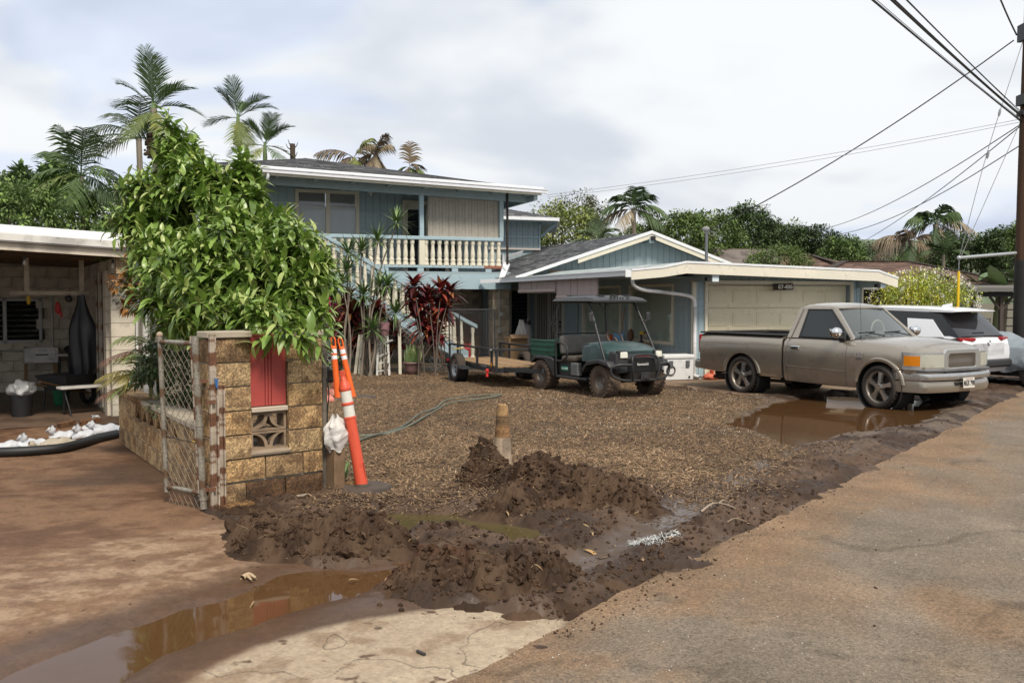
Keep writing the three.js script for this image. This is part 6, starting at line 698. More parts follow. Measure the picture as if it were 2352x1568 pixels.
// ---------- mud heaps, chips and litter ----------
const mudMat = mat([1, 1, 1], .62, { specularIntensity: .25, vertexColors: true, bumpMap: texture(512, (u, v) => pf(u, v, 20, 4, 2), { srgb: false, tile: .5 }), bumpScale: .006 });
const clodMat = mat([1, 1, 1], .65, { vertexColors: true, specularIntensity: .3 });
function rockGeo() { let g = new THREE.IcosahedronGeometry(1, 1); g.deleteAttribute('normal'); g.deleteAttribute('uv'); g = mergeVertices(g); const p = g.attributes.position; for (let i = 0; i < p.count; i++) { const k = rr(.6, 1.25); p.setXYZ(i, p.getX(i) * k, p.getY(i) * k, p.getZ(i) * k); } g = g.toNonIndexed(); g.computeVertexNormals(); return uvBox(g); }
function mudPile(name, label, bumps, x0, x1, d0, d1, s, nClod, warm = 0) {
  const hh = (x, d) => { let h = -.05; for (const [u, v, r, q, a] of bumps) { const p = G(u, v), dx = (x - p.x) / r, dd = (d + p.z) / q, k = dx * dx + dd * dd; h += a * .92 * Math.exp(-k * 1.6); } const m = sst(-.05, .10, h); const rg = ridge(x * 4.6 + s, d * 4.6, 4, s & 7) - .55, fr = fbm(x * 22, d * 22, 3, 3) - .5, wob = 1.2 * fr; return h - .035 * m + m * (.05 * rg + .09 * (fbm(x * 5 + s, d * 5, 4, 11) - .5) + .060 * clod(x * 8 + wob, d * 8 - wob, s) + .050 * clod(x * 16 + wob, d * 16, s + 1) + .024 * clod(x * 33, d * 33, s + 2) + .012 * fr); };
  const t = thing(name, label, 'mud heap'); const nx = floor((x1 - x0) / .013), nd = floor((d1 - d0) / .013); let g = sheet(x0, x1, d0, d1, nx, nd, hh, (x, d) => hh(x, d) > yardH(x, d) - .05 && hh(x, d) > -.045, [0, 1, 0, 1]);
  const col = (x, d) => { const n = fbm(x * 6, d * 6, 4, 9), w = warm * sst(.5, .66, fbm(x * 3.1, d * 3.1, 3, 27)); let c = mix3([.034, .019, .011], [.074, .044, .026], sst(.35, .65, n)); c = mix3(c, [.078, .034, .019], w); return c; };
  const C = new Float32Array(g.attributes.position.count * 3), p = g.attributes.position; for (let i = 0; i < p.count; i++) C.set(col(p.getX(i), -p.getZ(i)), 3 * i); g.setAttribute('color', new THREE.BufferAttribute(C, 3)); part('soil', g, mudMat, t);
  const cl = new Cloud(), base = [0, 1, 2, 3, 4, 5].map(i => rockGeo()); for (let i = 0; i < nClod * 2.6; i++) { const x = rr(x0, x1), d = rr(d0, d1), h = hh(x, d); if (h < .03) continue; const r = rnd() < .022 ? rr(.035, .065) : .006 + .026 * rnd() ** 2.4; cl.add(pick(base), M4(x, h + r * .1, -d, rr(0, 6), rr(0, 6), rr(0, 6), [r * rr(.8, 1.5), r * rr(.6, 1), r]), tint(col(x, d), rr(.75, 1.25))); }
  const cg = cl.geo(); uvBox(cg); part('clod', cg, clodMat, t).userData.kind = 'stuff';
  const st = new Cloud(), bar = cyl(1, .6, 1, 0, .5, 0, 0, 0, 0, 4); for (let i = 0; i < nClod / 3; i++) { const x = rr(x0, x1), d = rr(d0, d1), h = hh(x, d); if (h < .02) continue; st.add(bar, M4(x, h + .006, -d, rr(1, 2), rr(0, 6.3), 0, [.0013, rr(.02, .09), .0013]), pick([[.26, .18, .10], [.18, .12, .07], [.34, .26, .16]])); } part('straw', st.geo(), mat([1, 1, 1], .9, { vertexColors: true }), t).userData.kind = 'stuff'; return hh;
}
reseed(101);
const pileA = mudPile('mud_heap', 'low crumbly brown mud heap at the corner of the pier', [[700, 1262, .55, .34, .25], [860, 1262, .32, .28, .22], [600, 1225, .35, .30, .16], [780, 1225, .40, .30, .14]], -2.55, -.55, 5.7, 7.6, 3, 900);
const pileB = mudPile('mud_heap', 'tall dark mud heap piled against the muddy traffic post', [[1115, 1118, .27, .26, .46], [1240, 1135, .44, .40, .38], [1360, 1155, .42, .36, .30], [1180, 1175, .40, .30, .22], [1450, 1170, .32, .3, .18]], -1.1, 2.0, 6.7, 9.4, 11, 1500);
const pileC = mudPile('mud_heap', 'reddish mud heap full of roots spilling onto the pale concrete', [[1000, 1335, .32, .24, .16], [1150, 1340, .36, .26, .18], [1270, 1325, .30, .24, .13], [930, 1350, .2, .18, .09], [1100, 1395, .3, .16, .07]], -1.3, 1.1, 4.8, 6.9, 23, 1200, .35);
const pileD = mudPile('mud_heap', 'small mud hump dividing the greenish puddle', [[1010, 1225, .24, .15, .085], [1090, 1232, .22, .14, .07]], -1.0, .2, 6.2, 7.6, 37, 350);
const pileE = mudPile('mud_ridge', 'ridge of churned mud thrown up along the asphalt edge', [[1280, 1395, .22, .13, .075], [1390, 1345, .22, .13, .08], [1480, 1300, .2, .12, .07], [1570, 1252, .25, .12, .065], [1680, 1195, .25, .12, .06], [1790, 1135, .3, .14, .06], [1200, 1418, .2, .12, .07], [1900, 1070, .35, .2, .06]], -.1, 4.6, 4.9, 10.6, 51, 1500);
const soilAt = (x, d) => { let h = yardH(x, d); if (x > -2.55 && x < -.55 && d > 5.7 && d < 7.6) h = max(h, pileA(x, d)); if (x > -1.1 && x < 2 && d > 6.7 && d < 9.4) h = max(h, pileB(x, d)); if (x > -1.3 && x < 1.1 && d > 4.8 && d < 6.9) h = max(h, pileC(x, d)); return h; };
{ // wood chips: far too many to count
  reseed(202); const N = 190000, g = box(1, 1, 1), im = new THREE.InstancedMesh(g, mat([1, 1, 1], .88), N), c = new THREE.Color(); let k = 0, tries = 0; const cols = [[.31, .203, .115], [.245, .158, .088], [.40, .275, .165], [.18, .114, .066], [.11, .07, .043], [.28, .18, .10], [.075, .048, .031]];
  while (k < N && tries++ < 1500000) { const d = 7.2 + 15.5 * rnd() ** 1.5, x = rr(d > 12 ? -5 : -2.2, min(7, .52 * d + .2)); const dk = sst(.50, .62, fbm(x * .8 + 3, d * .8, 3, 90) + .10 * sst(2.0, 4.2, x) * sst(14, 10, d)); const f = fMulch.at(x, d) + .5 * (fbm(x * 1.6, d * 1.6, 3, 8) - .5); if (f > 1.3 || (f > 0 && rnd() < .55 + .44 * sst(0, .9, f)) || roadSide(x, d) > -.1 || fTruckPool.at(x, d) < .1) continue; if (d < 8.6 && x < -1.75 + (d - 8) * .2) continue; if (fbm(x * 1.9 + 40, d * 1.9, 3, 33) < .40 && rnd() < .65) continue; const h = soilAt(x, d); const big = rnd() < (d < 11 ? .10 : .05), L = big ? rr(.05, .13) : .008 + .034 * rnd() ** 1.6; im.setMatrixAt(k, M4(x, h + rr(.002, .012), -d, rr(-.35, .35), rr(0, 6.3), rr(-.5, .5), [L * (rnd() < .012 ? 2.4 : 1), rr(.002, .005), big ? rr(.004, .011) : rr(.003, .010)])); const q = (f > -.1 || rnd() < dk) && rnd() < .6 ? cols[pick([3, 4, 6, 1])] : pick(cols), w = rr(.75, 1.15); c.setRGB(q[0] * w, q[1] * w, q[2] * w); im.setColorAt(k++, c); }
  im.count = k; im.name = 'wood_chips'; im.castShadow = im.receiveShadow = true; scene.add(im); im.userData = { kind: 'stuff', label: 'layer of tan and brown wood chips over the yard', category: 'wood chips' };
}
{ // crumbs of mud over the churned ground and its ragged edge on the asphalt
  reseed(252); const N = 6500, im = new THREE.InstancedMesh(rockGeo(), mat([1, 1, 1], .7, { specularIntensity: .3 }), N), c = new THREE.Color(); let k = 0;
  for (let i = 0; i < 160000 && k < N; i++) { const d = 4.8 + 9 * rnd() ** 1.6, x = rr(-2.4, .62 * d); const rs = roadSide(x, d), fm = fMulch.at(x, d); if (fDrive.at(x, d) < -.25 * rnd() || fm < -.15 || fTruckPool.at(x, d) < .1 || min(fPool.at(x, d), fChan.at(x, d)) < .05) continue; if (rs > 0 && rnd() < sst(-.15, .35, rs) * .96 + .035) continue; if (rs > 1.6) continue; if (fDrive.at(x, d) < 0 && rnd() < .94) continue; if (fTrack.at(x, d) < .05 && rnd() < .93) continue; if (d > 8.5 && rnd() < .75) continue; const h = max(soilAt(x, d), rs > 0 || fDrive.at(x, d) < 0 ? 0 : -1), r = (.003 + .017 * rnd() ** 4) * (rs > 0 ? .5 : 1); im.setMatrixAt(k, M4(x, h + r * .15, -d, rr(0, 6), rr(0, 6), rr(0, 6), [r * rr(.8, 1.6), r * rr(.5, 1), r])); const w = rr(.6, 1.5); c.setRGB(.052 * w, .031 * w, .019 * w); im.setColorAt(k++, c); }
  im.count = k; im.name = 'mud_crumbs'; im.castShadow = im.receiveShadow = true; scene.add(im); im.userData = { kind: 'stuff', label: 'crumbled brown mud strewn along the asphalt edge', category: 'mud' };
}
{ // pale shell grit near the vehicles, grit on the asphalt
  reseed(303); const N = 9000, im = new THREE.InstancedMesh(new THREE.IcosahedronGeometry(1, 0), mat([1, 1, 1], .8), N), c = new THREE.Color(); let k = 0;
  for (let i = 0; i < 60000 && k < N; i++) { const road = rnd() < .72; let x, d; if (road) { const t = rr(-3, 22), w = 6.5 * rnd() ** 1.5; x = RE0[0] + RD[0] * t + RD[1] * w; d = RE0[1] + RD[1] * t - RD[0] * w; } else { d = rr(12, 18); x = rr(.3, 6.4); const q = fbm(x * 1.3, d * 1.3, 3, 64); if (q < .56 || roadSide(x, d) > 0 || fTruckPool.at(x, d) < .05) continue; } const r = road ? rr(.002, .005) : rr(.003, .008); im.setMatrixAt(k, M4(x, road ? r * .3 : yardH(x, d) + .008, -d, rr(0, 6), rr(0, 6), 0, [r, r * .6, r])); const v = road ? pick([.12, .2, .3, .5]) : rr(.5, .8); c.setRGB(v, v * .92, v * .82); im.setColorAt(k++, c); }
  im.count = k; im.name = 'grit'; im.castShadow = im.receiveShadow = true; scene.add(im); im.userData = { kind: 'stuff', label: 'pale crushed grit strewn over yard and asphalt', category: 'grit' };
}
// leaf blade of unit length along +Z, droops with curl, folded along the midrib
function blade(w, curl, fold, n = 5, tip = .5) { const c = new Cloud(), o = [1, 1, 1], P = []; for (let i = 0; i <= n; i++) { const t = i / n, hw = w * sin(PI * Math.pow(t, tip) * .97 + .03) * (i === n ? 0 : 1), y = -curl * t * t; P.push([V(-hw, y + fold * hw, t), V(0, y, t), V(hw, y + fold * hw, t)]); } for (let i = 0; i < n; i++) { const [a, b, d] = P[i], [e, f, g] = P[i + 1]; c.quad(a, b, f, e, o); c.quad(b, d, g, f, o); } const q = c.geo(); q.deleteAttribute('color'); const m = mergeVertices((q.deleteAttribute('normal'), q)); m.computeVertexNormals(); return m.toNonIndexed(); }
const B_far = [(() => { const c = new Cloud(); c.tri(V(0, 0, 0), V(.26, .05, .5), V(0, -.08, 1), [1, 1, 1]); c.tri(V(0, 0, 0), V(0, -.08, 1), V(-.26, .05, .5), [1, 1, 1]); const g = c.geo(); g.deleteAttribute('color'); return g; })()];
const B_guava = [blade(.20, .46, .24, 6, .82), blade(.195, .72, .18, 6, .84), blade(.205, .28, .3, 6, .8), blade(.17, .55, .4, 6, .8)], B_lance = [blade(.10, .5, .3, 5, .7), blade(.11, .8, .3, 5, .7), blade(.10, .25, .4, 5, .7)], B_thin = [blade(.035, .35, .4, 4, .6), blade(.032, .7, .4, 4, .6), blade(.035, .12, .4, 4, .6)], B_sword = [blade(.07, .08, .35, 4, .5), blade(.075, -.05, .35, 4, .5)], B_small = [blade(.28, .2, .3, 2, .5), blade(.26, .05, .4, 2, .5)];
{ // litter: dead leaves, twigs
  reseed(404); const cl = new Cloud(); const put = (u, v, L, c, w) => { const p = G(u, v), h = soilAt(p.x, -p.z); p.y = max(h, fDrive.at(p.x, -p.z) < 0 ? .0 : -1) + .008; cl.add(pick(B_guava), M4(p.x, p.y, p.z, rr(-.2, .1), rr(0, 6.3), rr(-.3, .3), [L * (w ?? 1), L, L]), c); };
  const tans = [[.22, .135, .065], [.16, .095, .05], [.30, .20, .10], [.11, .065, .035]]; for (let i = 0; i < 240; i++) put(rr(760, 1750), rr(1040, 1360), rr(.03, .09), pick(tans), rr(.5, .9)); for (let i = 0; i < 16; i++) put(rr(0, 620), rr(1080, 1460), rr(.03, .06), pick(tans), .6); for (let i = 0; i < 60; i++) put(rr(1000, 2200), rr(1150, 1560), rr(.012, .035), pick(tans), .6);
  for (const [u, v, L] of [[1245, 1262, .17], [1195, 1295, .18], [945, 1195, .2], [1340, 1262, .2], [1180, 1190, .16]]) put(u, v, L * .8, [.36, .22, .09], .7);
  const o = part('dead_leaves', cl.geo(), mat([1, 1, 1], .8, { vertexColors: true }), scene); o.userData = { kind: 'stuff', label: 'scattered dry brown leaves on mud and concrete', category: 'leaves' };
  const sp = (u, v, k = .02) => { const p = G(u, v); p.y = max(0, soilAt(p.x, -p.z)) + k; return p; };
  solo('fallen_branch', [taperTube([sp(1610, 1182), sp(1640, 1175, .03), sp(1670, 1180), sp(1690, 1184)], .012, .004), taperTube([sp(1650, 1178), sp(1665, 1168, .03), sp(1680, 1166)], .007, .003)], mat([.30, .24, .18], .9), 'thin forked dead branch lying in the wheel rut', 'branch'); solo('twig', taperTube([sp(1670, 1212), sp(1690, 1205), sp(1715, 1203)], .006, .003), mat([.25, .18, .12], .9), 'short brown twig at the asphalt edge', 'twig');
  solo('driftwood', [taperTube([sp(556, 1332, .012), sp(570, 1326, .02), sp(588, 1332, .012)], .02, .008), taperTube([sp(566, 1328, .02), sp(578, 1336, .01)], .012, .006)], mat([.40, .29, .18], .9), 'pale wood splinter on the muddy driveway', 'wood'); solo('cigarette_end', rod(sp(958, 1498, .008), sp(976, 1506, .008), .008), mat([.04, .035, .035], .8), 'short black stick on the dry concrete', 'stick');
  const sh = new Cloud(); for (let i = 0; i < 420; i++) { const k = rnd(), u = mix(1448, 1560, k), v = 1250 + 14 * sin(k * 3.1) - 12 * k + rr(-5, 5), p = sp(u, v, .012); sh.add(B_thin[0], M4(p.x, p.y, p.z, rr(-.6, .2), rr(0, 6.3), 0, [.08, .05, rr(.03, .07)]), [.5, .5, .48]); } const so = part('shredded_paper', sh.geo(), mat([1, 1, 1], .7, { vertexColors: true }), scene); so.userData = { kind: 'stuff', label: 'strip of white shredded packing trodden into the mud', category: 'litter' };
  const gr = new Cloud(); for (let i = 0; i < 70; i++) { const p = G(770 + rr(-16, 20), 1112 + rr(-12, 6)); gr.add(pick(B_thin), aim(p.setY(.02), V(rr(-.6, .6), 1, rr(-.6, .6)), V(0, 0, 1), [rr(.2, .3), .3, rr(.10, .24)]), pick([[.10, .19, .045], [.16, .26, .07], [.07, .14, .03]])); } const q = part('grass_tuft', gr.geo(), leafMat(), scene); tag(q, 'small green grass tuft growing at the broken stub', 'grass');
}
// ---------- guava tree over the pier ----------
reseed(505);
const foliage = leafMat({ roughness: .36, transmission: .3 }), foliageFar = leafMat({ roughness: .7, transmission: .15 });
{ const t = thing('guava_tree', 'bushy guava tree with broad bright green leaves over the gate pier', 'tree', [-2.15, 0, -9.25]); const o = t.position, cl = new Cloud();
  const E = [[402, 335, 10.5, .08, .16, .12, 16], [420, 395, 10.5, .20, .18, .3, 40], [372, 465, 10.4, .28, .20, .4, 58], [455, 460, 10.3, .40, .28, .48, 90], [560, 425, 10.2, .16, .16, .25, 30], [322, 525, 10.2, .12, .12, .3, 26], [382, 560, 10.1, .32, .22, .45, 70], [570, 510, 9.9, .38, .24, .5, 80], [520, 590, 9.5, .52, .26, .6, 110], [645, 580, 9.2, .28, .18, .45, 62], [685, 640, 9.0, .26, .22, .4, 64], [425, 650, 9.4, .30, .22, .45, 65], [570, 690, 9.0, .58, .24, .5, 130], [675, 735, 8.7, .20, .15, .3, 46], [610, 740, 8.6, .28, .10, .25, 45], [390, 715, 9.4, .20, .16, .3, 32], [480, 735, 8.95, .28, .10, .25, 40], [725, 625, 8.9, .08, .10, .2, 16], [640, 755, 8.0, .08, .03, .05, 4], [712, 775, 8.15, .04, .03, .05, 4], [385, 610, 9.8, .16, .16, .3, 20]];
  const mats = [[.19, .30, .054], [.265, .39, .08], [.14, .23, .043], [.42, .49, .16]].map(c => mat(c, .36, { transmission: .3, thickness: 0 })); let singles = 0; const front = [];
  const twigs = []; for (const [u, v, dp, rx, ry, rz, n] of E) { const c = Z(u, v, dp).sub(o);
    for (let i = 0, cd, cp; i < n * 1.9; i++) { if (i % 5 === 0) { const y = rr(-.9, 1), a = rr(0, 2 * PI), q = sqrt(1 - y * y), k0 = rr(.62, 1); cd = V(cos(a) * q, y, sin(a) * q); cp = V(c.x + cd.x * rx * k0, c.y + cd.y * ry * k0, c.z + cd.z * rz * k0); }
      const deep = rnd() < .22, dir = cd, p = deep ? V(mix(c.x, cp.x, rnd()), mix(c.y, cp.y, rnd()), mix(c.z, cp.z, rnd())) : cp.clone().add(V(rr(-.05, .05), rr(-.05, .05), rr(-.05, .05))); const ax = dir.clone().multiplyScalar(.75).add(V(rr(-.7, .7), rr(-.05, .95), rr(-.5, .7))).normalize(), L = rr(.12, .28), np = 3 + floor(rnd() * 3); const tw = p.clone().addScaledVector(ax, L); if (i % 2) twigs.push(rod(p, tw, .0045, .0025, 4));
      const side = V(0, 1, 0).cross(ax).normalize(), s2 = ax.clone().cross(side); 
      for (let j = 0; j < np; j++) for (const s of [1, -1]) { const f = (j + .6) / np, at = p.clone().addScaledVector(ax, L * f), sd = (j % 2 ? side : s2).clone().multiplyScalar(s), ld = sd.multiplyScalar(1).addScaledVector(ax, mix(.2, .9, f)).add(V(0, mix(-.15, .35, f) + rr(-.2, .3), 0)).normalize(), sz = mix(.205, .10, f ** 1.5) * rr(.5, 1.2); const ci = f > .8 ? pick([3, 3, 3, 1, 1]) : pick([0, 0, 1, 1, 2]); const m = aim(at, ld, V(rr(-.2, .2), 1, rr(-.2, .2)), sz);
        const vis = dir.z > .25 && !deep && singles < 300 && rnd() < .25; if (vis) { const g = part('leaf', pick(B_guava), mats[ci], t); g.applyMatrix4(m); singles++; } else { const b = mats[ci].color, w = rr(.85, 1.15); cl.add(pick(B_guava), m, [b.r * w, b.g * w, b.b * w]); } } } }
  part('foliage', cl.geo(), foliage, t).userData.kind = 'stuff'; part('twigs', twigs, mat([.10, .085, .055], .85), t).userData.kind = 'stuff';
  const br = mat([.15, .11, .075], .8, { map: TX.dirt }), lp = (u, v, d) => Z(u, v, d).sub(o).toArray(); part('trunk', taperTube([[0, -.05, 0], [.03, .5, .0], [-.02, 1.0, .02], [-.05, 1.5, -.1]], .055, .04), br, t); for (const L of [[[-.05, 1.45, -.1], lp(560, 620, 9.6), lp(470, 480, 10.1), lp(415, 350, 10.5)], [[-.03, 1.3, -.05], lp(620, 660, 9.2), lp(690, 620, 9.1)], [[-.05, 1.4, -.1], lp(470, 640, 9.7), lp(330, 530, 10.2)], [[0, 1.2, 0], lp(560, 560, 9.8), lp(560, 420, 10.1)], [[0, 1.1, .05], lp(560, 740, 9.0), lp(460, 720, 9.0)]]) part('limb', taperTube(L, .03, .008), br, t); }
// ---------- palms ----------
function frond(cl, o, dir, L, droop, n, ll, col, lw = .016, hang = .3, tri = 0) { const up = V(0, 1, 0), h = V(dir.x, 0, dir.z).normalize(), P = t => o.clone().addScaledVector(dir, L * t).add(V(0, -droop * L * t * t, 0)); let prev = null; const side0 = up.clone().cross(dir).normalize(); for (let i = 0; i < n; i++) { const t = .16 + .84 * i / (n - 1), p = P(t), q = P(min(1, t + .05)), tan = q.clone().sub(P(max(0, t - .02))).normalize(), len = ll * sin(PI * (.12 + .80 * t)) * rr(.8, 1.1); for (const s of [1, -1]) { const ld = side0.clone().multiplyScalar(s).addScaledVector(tan, .75 + .3 * t).add(V(0, tri - hang * rr(.5, 1.3), 0)).normalize(), m = p.clone().addScaledVector(ld, len * .55), e = p.clone().addScaledVector(ld, len).add(V(0, -hang * len * .5, 0)), wv = tan.clone().multiplyScalar(lw * (len / ll + .3)); const c = tint(col, rr(.75, 1.2)); cl.quad(p.clone().sub(wv.clone().multiplyScalar(.5)), p.clone().add(wv.clone().multiplyScalar(.5)), m.clone().add(wv.clone().multiplyScalar(.55)), m.clone().sub(wv.clone().multiplyScalar(.55)), c); cl.tri(m.clone().sub(wv.clone().multiplyScalar(.55)), m.clone().add(wv.clone().multiplyScalar(.55)), e, c); } }
  const N = 8; for (let i = 0; i < N; i++) { const a = P(i / N), b = P((i + 1) / N), w = .018 * (1 - i / N * .7) * (L / 1.6), sd = side0.clone().multiplyScalar(w), c = col.map(x => x * 1.25); cl.quad(a.clone().sub(sd), a.clone().add(sd), b.clone().add(sd), b.clone().sub(sd), c); cl.quad(a.clone().add(V(0, -w, 0)), a.clone().add(V(0, w, 0)), b.clone().add(V(0, w, 0)), b.clone().add(V(0, -w, 0)), c); } }
const trunkM = mat([.22, .19, .15], .9, { map: TX.dirt }), palmG = [[.05, .092, .022], [.065, .115, .028], [.04, .075, .02]], deadG = [[.19, .14, .085], [.27, .215, .135], [.13, .095, .06]];
function palm(label, u, v, depth, o) { const c = Z(u, v, depth), t = thing(o.name ?? 'palm_tree', label, 'palm', [c.x, 0, c.z]); const top = V(0, c.y, 0); part('trunk', taperTube([[0, -.15, 0], [o.lean ?? .05, c.y * .5, 0], [0, c.y, 0]], o.r ?? .09, (o.r ?? .09) * .7, 18, 10), trunkM, t); if (o.shaft) part('crown_shaft', XF(lathe([[.075, -.7], [.085, -.4], [.07, -.1], [.04, .15]], 12), 0, c.y, 0), mat([.12, .18, .07], .5), t);
  if (o.fruit) { const f = new Cloud(), sb = lump(1, 1, 1, 1, .2, 3, 1); for (let i = 0; i < 160; i++) f.add(pick([sb]), M4(rr(-.16, .16), c.y - .75 + rr(-.28, .2), rr(-.16, .16), 0, 0, 0, rr(.02, .05)), pick([[.05, .035, .02], [.08, .05, .03], [.03, .022, .015]])); part('fruit_cluster', f.geo(), mat([1, 1, 1], .9, { vertexColors: true }), t); }
  const K = o.k ?? 1; o.fronds.forEach(([az, el, L, droop, dead], i) => { L *= K; const cl = new Cloud(); const a = az * PI / 180, e = el * PI / 180, d = V(sin(a) * cos(e), sin(e), cos(a) * cos(e)); frond(cl, top, d, L, droop, (o.n ?? 30) * .8 | 0, (o.ll ?? .5) * K, dead ? pick(dead > 1 ? [[.19, .21, .045], [.12, .16, .035]] : deadG) : pick(o.cols ?? palmG), (o.lw ?? .028) * .72 * K, o.hang ?? .35, o.tri ?? 0); part('frond', cl.geo(), o.mat ?? foliageFar, t); }); return t; }
reseed(606);
palm('tallest areca palm with upright feathered fronds behind the guava tree', 352, 250, 20, { shaft: 1, fruit: 1, r: .10, n: 36, ll: .56, lw: .034, hang: .22, tri: .35, fronds: [[-20, 80, 1.35, .08], [20, 70, 1.3, .15], [-80, 52, 1.15, .35], [80, 48, 1.2, .4], [-95, 25, 1.0, .35], [95, 22, 1.1, .5], [150, 60, 1.1, .3], [-30, -35, .9, .3, 2], [50, -40, .95, .3, 2], [100, -30, .8, .3], [-120, -30, .7, .3]] });
palm('dark drooping palm crown just behind the tallest areca', 318, 318, 22, { r: .09, n: 30, ll: .6, lw: .03, hang: .5, fronds: [[-90, 40, 1.7, .55], [-70, 20, 1.6, .6], [80, 40, 1.6, .6], [-110, 62, 1.6, .5], [30, 70, 1.4, .3], [-60, 0, 1.3, .5], [110, 15, 1.5, .5], [-95, 8, 1.5, .4]], cols: [[.05, .075, .024], [.042, .062, .022]] });
palm('slender areca palm with dark fruit cluster left of the hip roof', 546, 270, 35, { k: 1.45, shaft: 1, fruit: 1, r: .08, n: 32, ll: .52, lw: .033, hang: .22, tri: .35, fronds: [[-25, 78, 1.1, .1], [75, 50, 1.2, .35], [-60, 62, 1.05, .25], [95, 38, 1.2, .4], [-95, 5, .9, .3], [20, -45, .85, .3, 2], [50, -55, .8, .2, 2], [160, 60, 1, .4]] });
palm('shorter areca palm beside the bare palm trunk', 608, 335, 35, { k: 1.45, shaft: 1, fruit: 0, r: .08, n: 32, ll: .48, lw: .033, hang: .22, tri: .35, fronds: [[40, 65, 1.05, .2], [-50, 60, 1.0, .3], [80, 52, 1.1, .35], [-90, 15, 1.0, .5], [60, -20, .9, .6], [-30, -25, .8, .5, 2], [100, 5, 1.0, .7], [160, 60, 1, .4]] });
{ const c = Z(671, 330, 35), t = thing('dead_palm_trunk', 'bare dead palm trunk with broken top behind the roof', 'trunk', [c.x, 0, c.z]); part('trunk', [taperTube([[0, -.1, 0], [.03, 3, 0], [0, c.y, 0]], .12, .10)], mat([.07, .05, .035], .95), t); part('stub', [[.14, .10, .3], [-.16, .05, -.2], [.12, -.25, 1], [-.1, .2, .4]].map(([a, b, z]) => taperTube([[0, c.y - .3 + b, 0], [a, c.y - .2 + b, .02], [a * 1.5, c.y - .15 + b + .1, 0]], .025, .01)), mat([.07, .05, .035], .95), t); }
palm('half dead palm with long tan frond reaching left over the roof', 812, 362, 36, { k: 1.33, r: .10, n: 26, ll: .55, lw: .045, hang: .7, fronds: [[-80, 35, 1.3, .5, 1], [60, 48, 1.2, .5, 1], [75, 60, 1.15, .4, 2], [-60, -10, .8, .4, 1], [20, 0, .7, .6, 2], [100, 10, .7, .6, 1], [-120, 20, .8, .8, 1], [-20, -30, .7, .2, 1]] });
palm('brown withered palm with upright bleached frond above the roof', 862, 352, 36, { k: 1.33, r: .11, n: 26, ll: .4, lw: .045, hang: .7, fronds: [[60, 65, .9, .3, 1], [80, 50, .8, .5, 1], [-30, -40, .7, .1, 1], [20, -60, .7, .1, 1], [-80, -15, .9, .3, 1], [120, -50, .6, .1, 1], [-100, 10, .6, .6, 1]] });
palm('small yellowing palm behind the right end of the porch roof', 940, 385, 36, { k: 1.33, r: .09, n: 24, ll: .42, lw: .04, hang: .5, fronds: [[20, 80, .8, .1, 1], [80, 20, .55, .8, 2], [-80, 25, .5, .9], [40, -10, .5, .6, 2], [100, -10, .5, .5], [-40, -20, .5, .5, 1], [60, 50, .5, .7, 1]] });
palm('spreading green palm above the shrubs beside the carport roof', 185, 405, 21.5, { k: 1.4, r: .07, n: 32, ll: .50, lw: .03, hang: .45, fronds: [[-40, 72, 1.1, .25], [30, 66, 1.15, .3], [60, 40, 1.0, .7], [-80, 38, 1.1, .8], [95, 30, 1.0, .8], [-60, 10, .9, .7, 2], [10, -10, .9, .5], [-100, 60, 1.1, .5], [70, 5, .8, .7]] });
palm('small palm crown low behind the carport roof', 20, 500, 20.5, { k: 1.3, r: .05, n: 26, ll: .35, lw: .025, hang: .4, fronds: [[-40, 40, .7, .6], [60, 35, .7, .8], [90, 20, .7, .8], [-90, 30, .7, .7], [20, 60, .6, .5]] });
palm('wind torn coconut palm behind the low gable roof', 1455, 482, 44, { r: .16, n: 30, ll: .9, lw: .07, hang: .6, fronds: [[-95, 40, 2, .7], [90, 35, 2, .7], [-60, 60, 1.8, .5], [50, 62, 1.8, .5], [-110, 15, 1.7, .6, 1], [120, 10, 1.7, .6, 1], [10, 75, 1.5, .3], [-40, -10, 1.4, .5, 1], [150, 40, 1.7, .6], [70, -5, 1.5, .5]] });
palm('tall coconut palm with ragged crown above the brown roof', 2150, 515, 48, { r: .20, n: 30, ll: 1.0, lw: .08, hang: .8, lean: .3, fronds: [[-90, 45, 2.0, .6], [95, 30, 2.6, .7, 1], [60, 55, 1.8, .5], [-60, 62, 1.7, .5], [20, 70, 1.5, .3], [110, 0, 2.2, .6, 1], [-110, 10, 1.8, .6, 1], [40, -40, 1.4, .2, 1], [-30, -40, 1.4, .2], [160, 40, 1.6, .5]] });
palm('browning coconut palm drooping left of the taller one', 2095, 555, 48, { r: .20, n: 28, ll: 1.0, lw: .08, hang: .9, fronds: [[-95, 35, 2.4, .6, 1], [-80, 20, 2.2, .7, 1], [80, 45, 1.8, .6, 1], [-50, 60, 1.6, .5, 1], [40, 0, 1.6, .5, 1], [-30, -30, 1.6, .3], [100, 5, 1.8, .5, 1], [10, -60, 1.4, .1, 1]] });
palm('young green palm low between the two coconut palms', 2168, 585, 44, { r: .1, n: 24, ll: .7, lw: .06, hang: .4, fronds: [[-60, 60, 1.4, .5], [50, 65, 1.5, .5], [80, 40, 1.4, .6], [-90, 40, 1.4, .6], [20, 78, 1.4, .2]] });
palm('pale fan of palm fronds behind the low gable', 1372, 560, 40, { r: .1, n: 30, ll: .7, lw: .05, hang: .3, cols: [[.14, .19, .10], [.12, .17, .08]], fronds: [[-60, 55, 1.7, .5], [50, 60, 1.7, .5], [80, 40, 1.6, .7], [-95, 35, 1.6, .6], [5, 75, 1.5, .3], [110, 55, 1.5, .6]] });
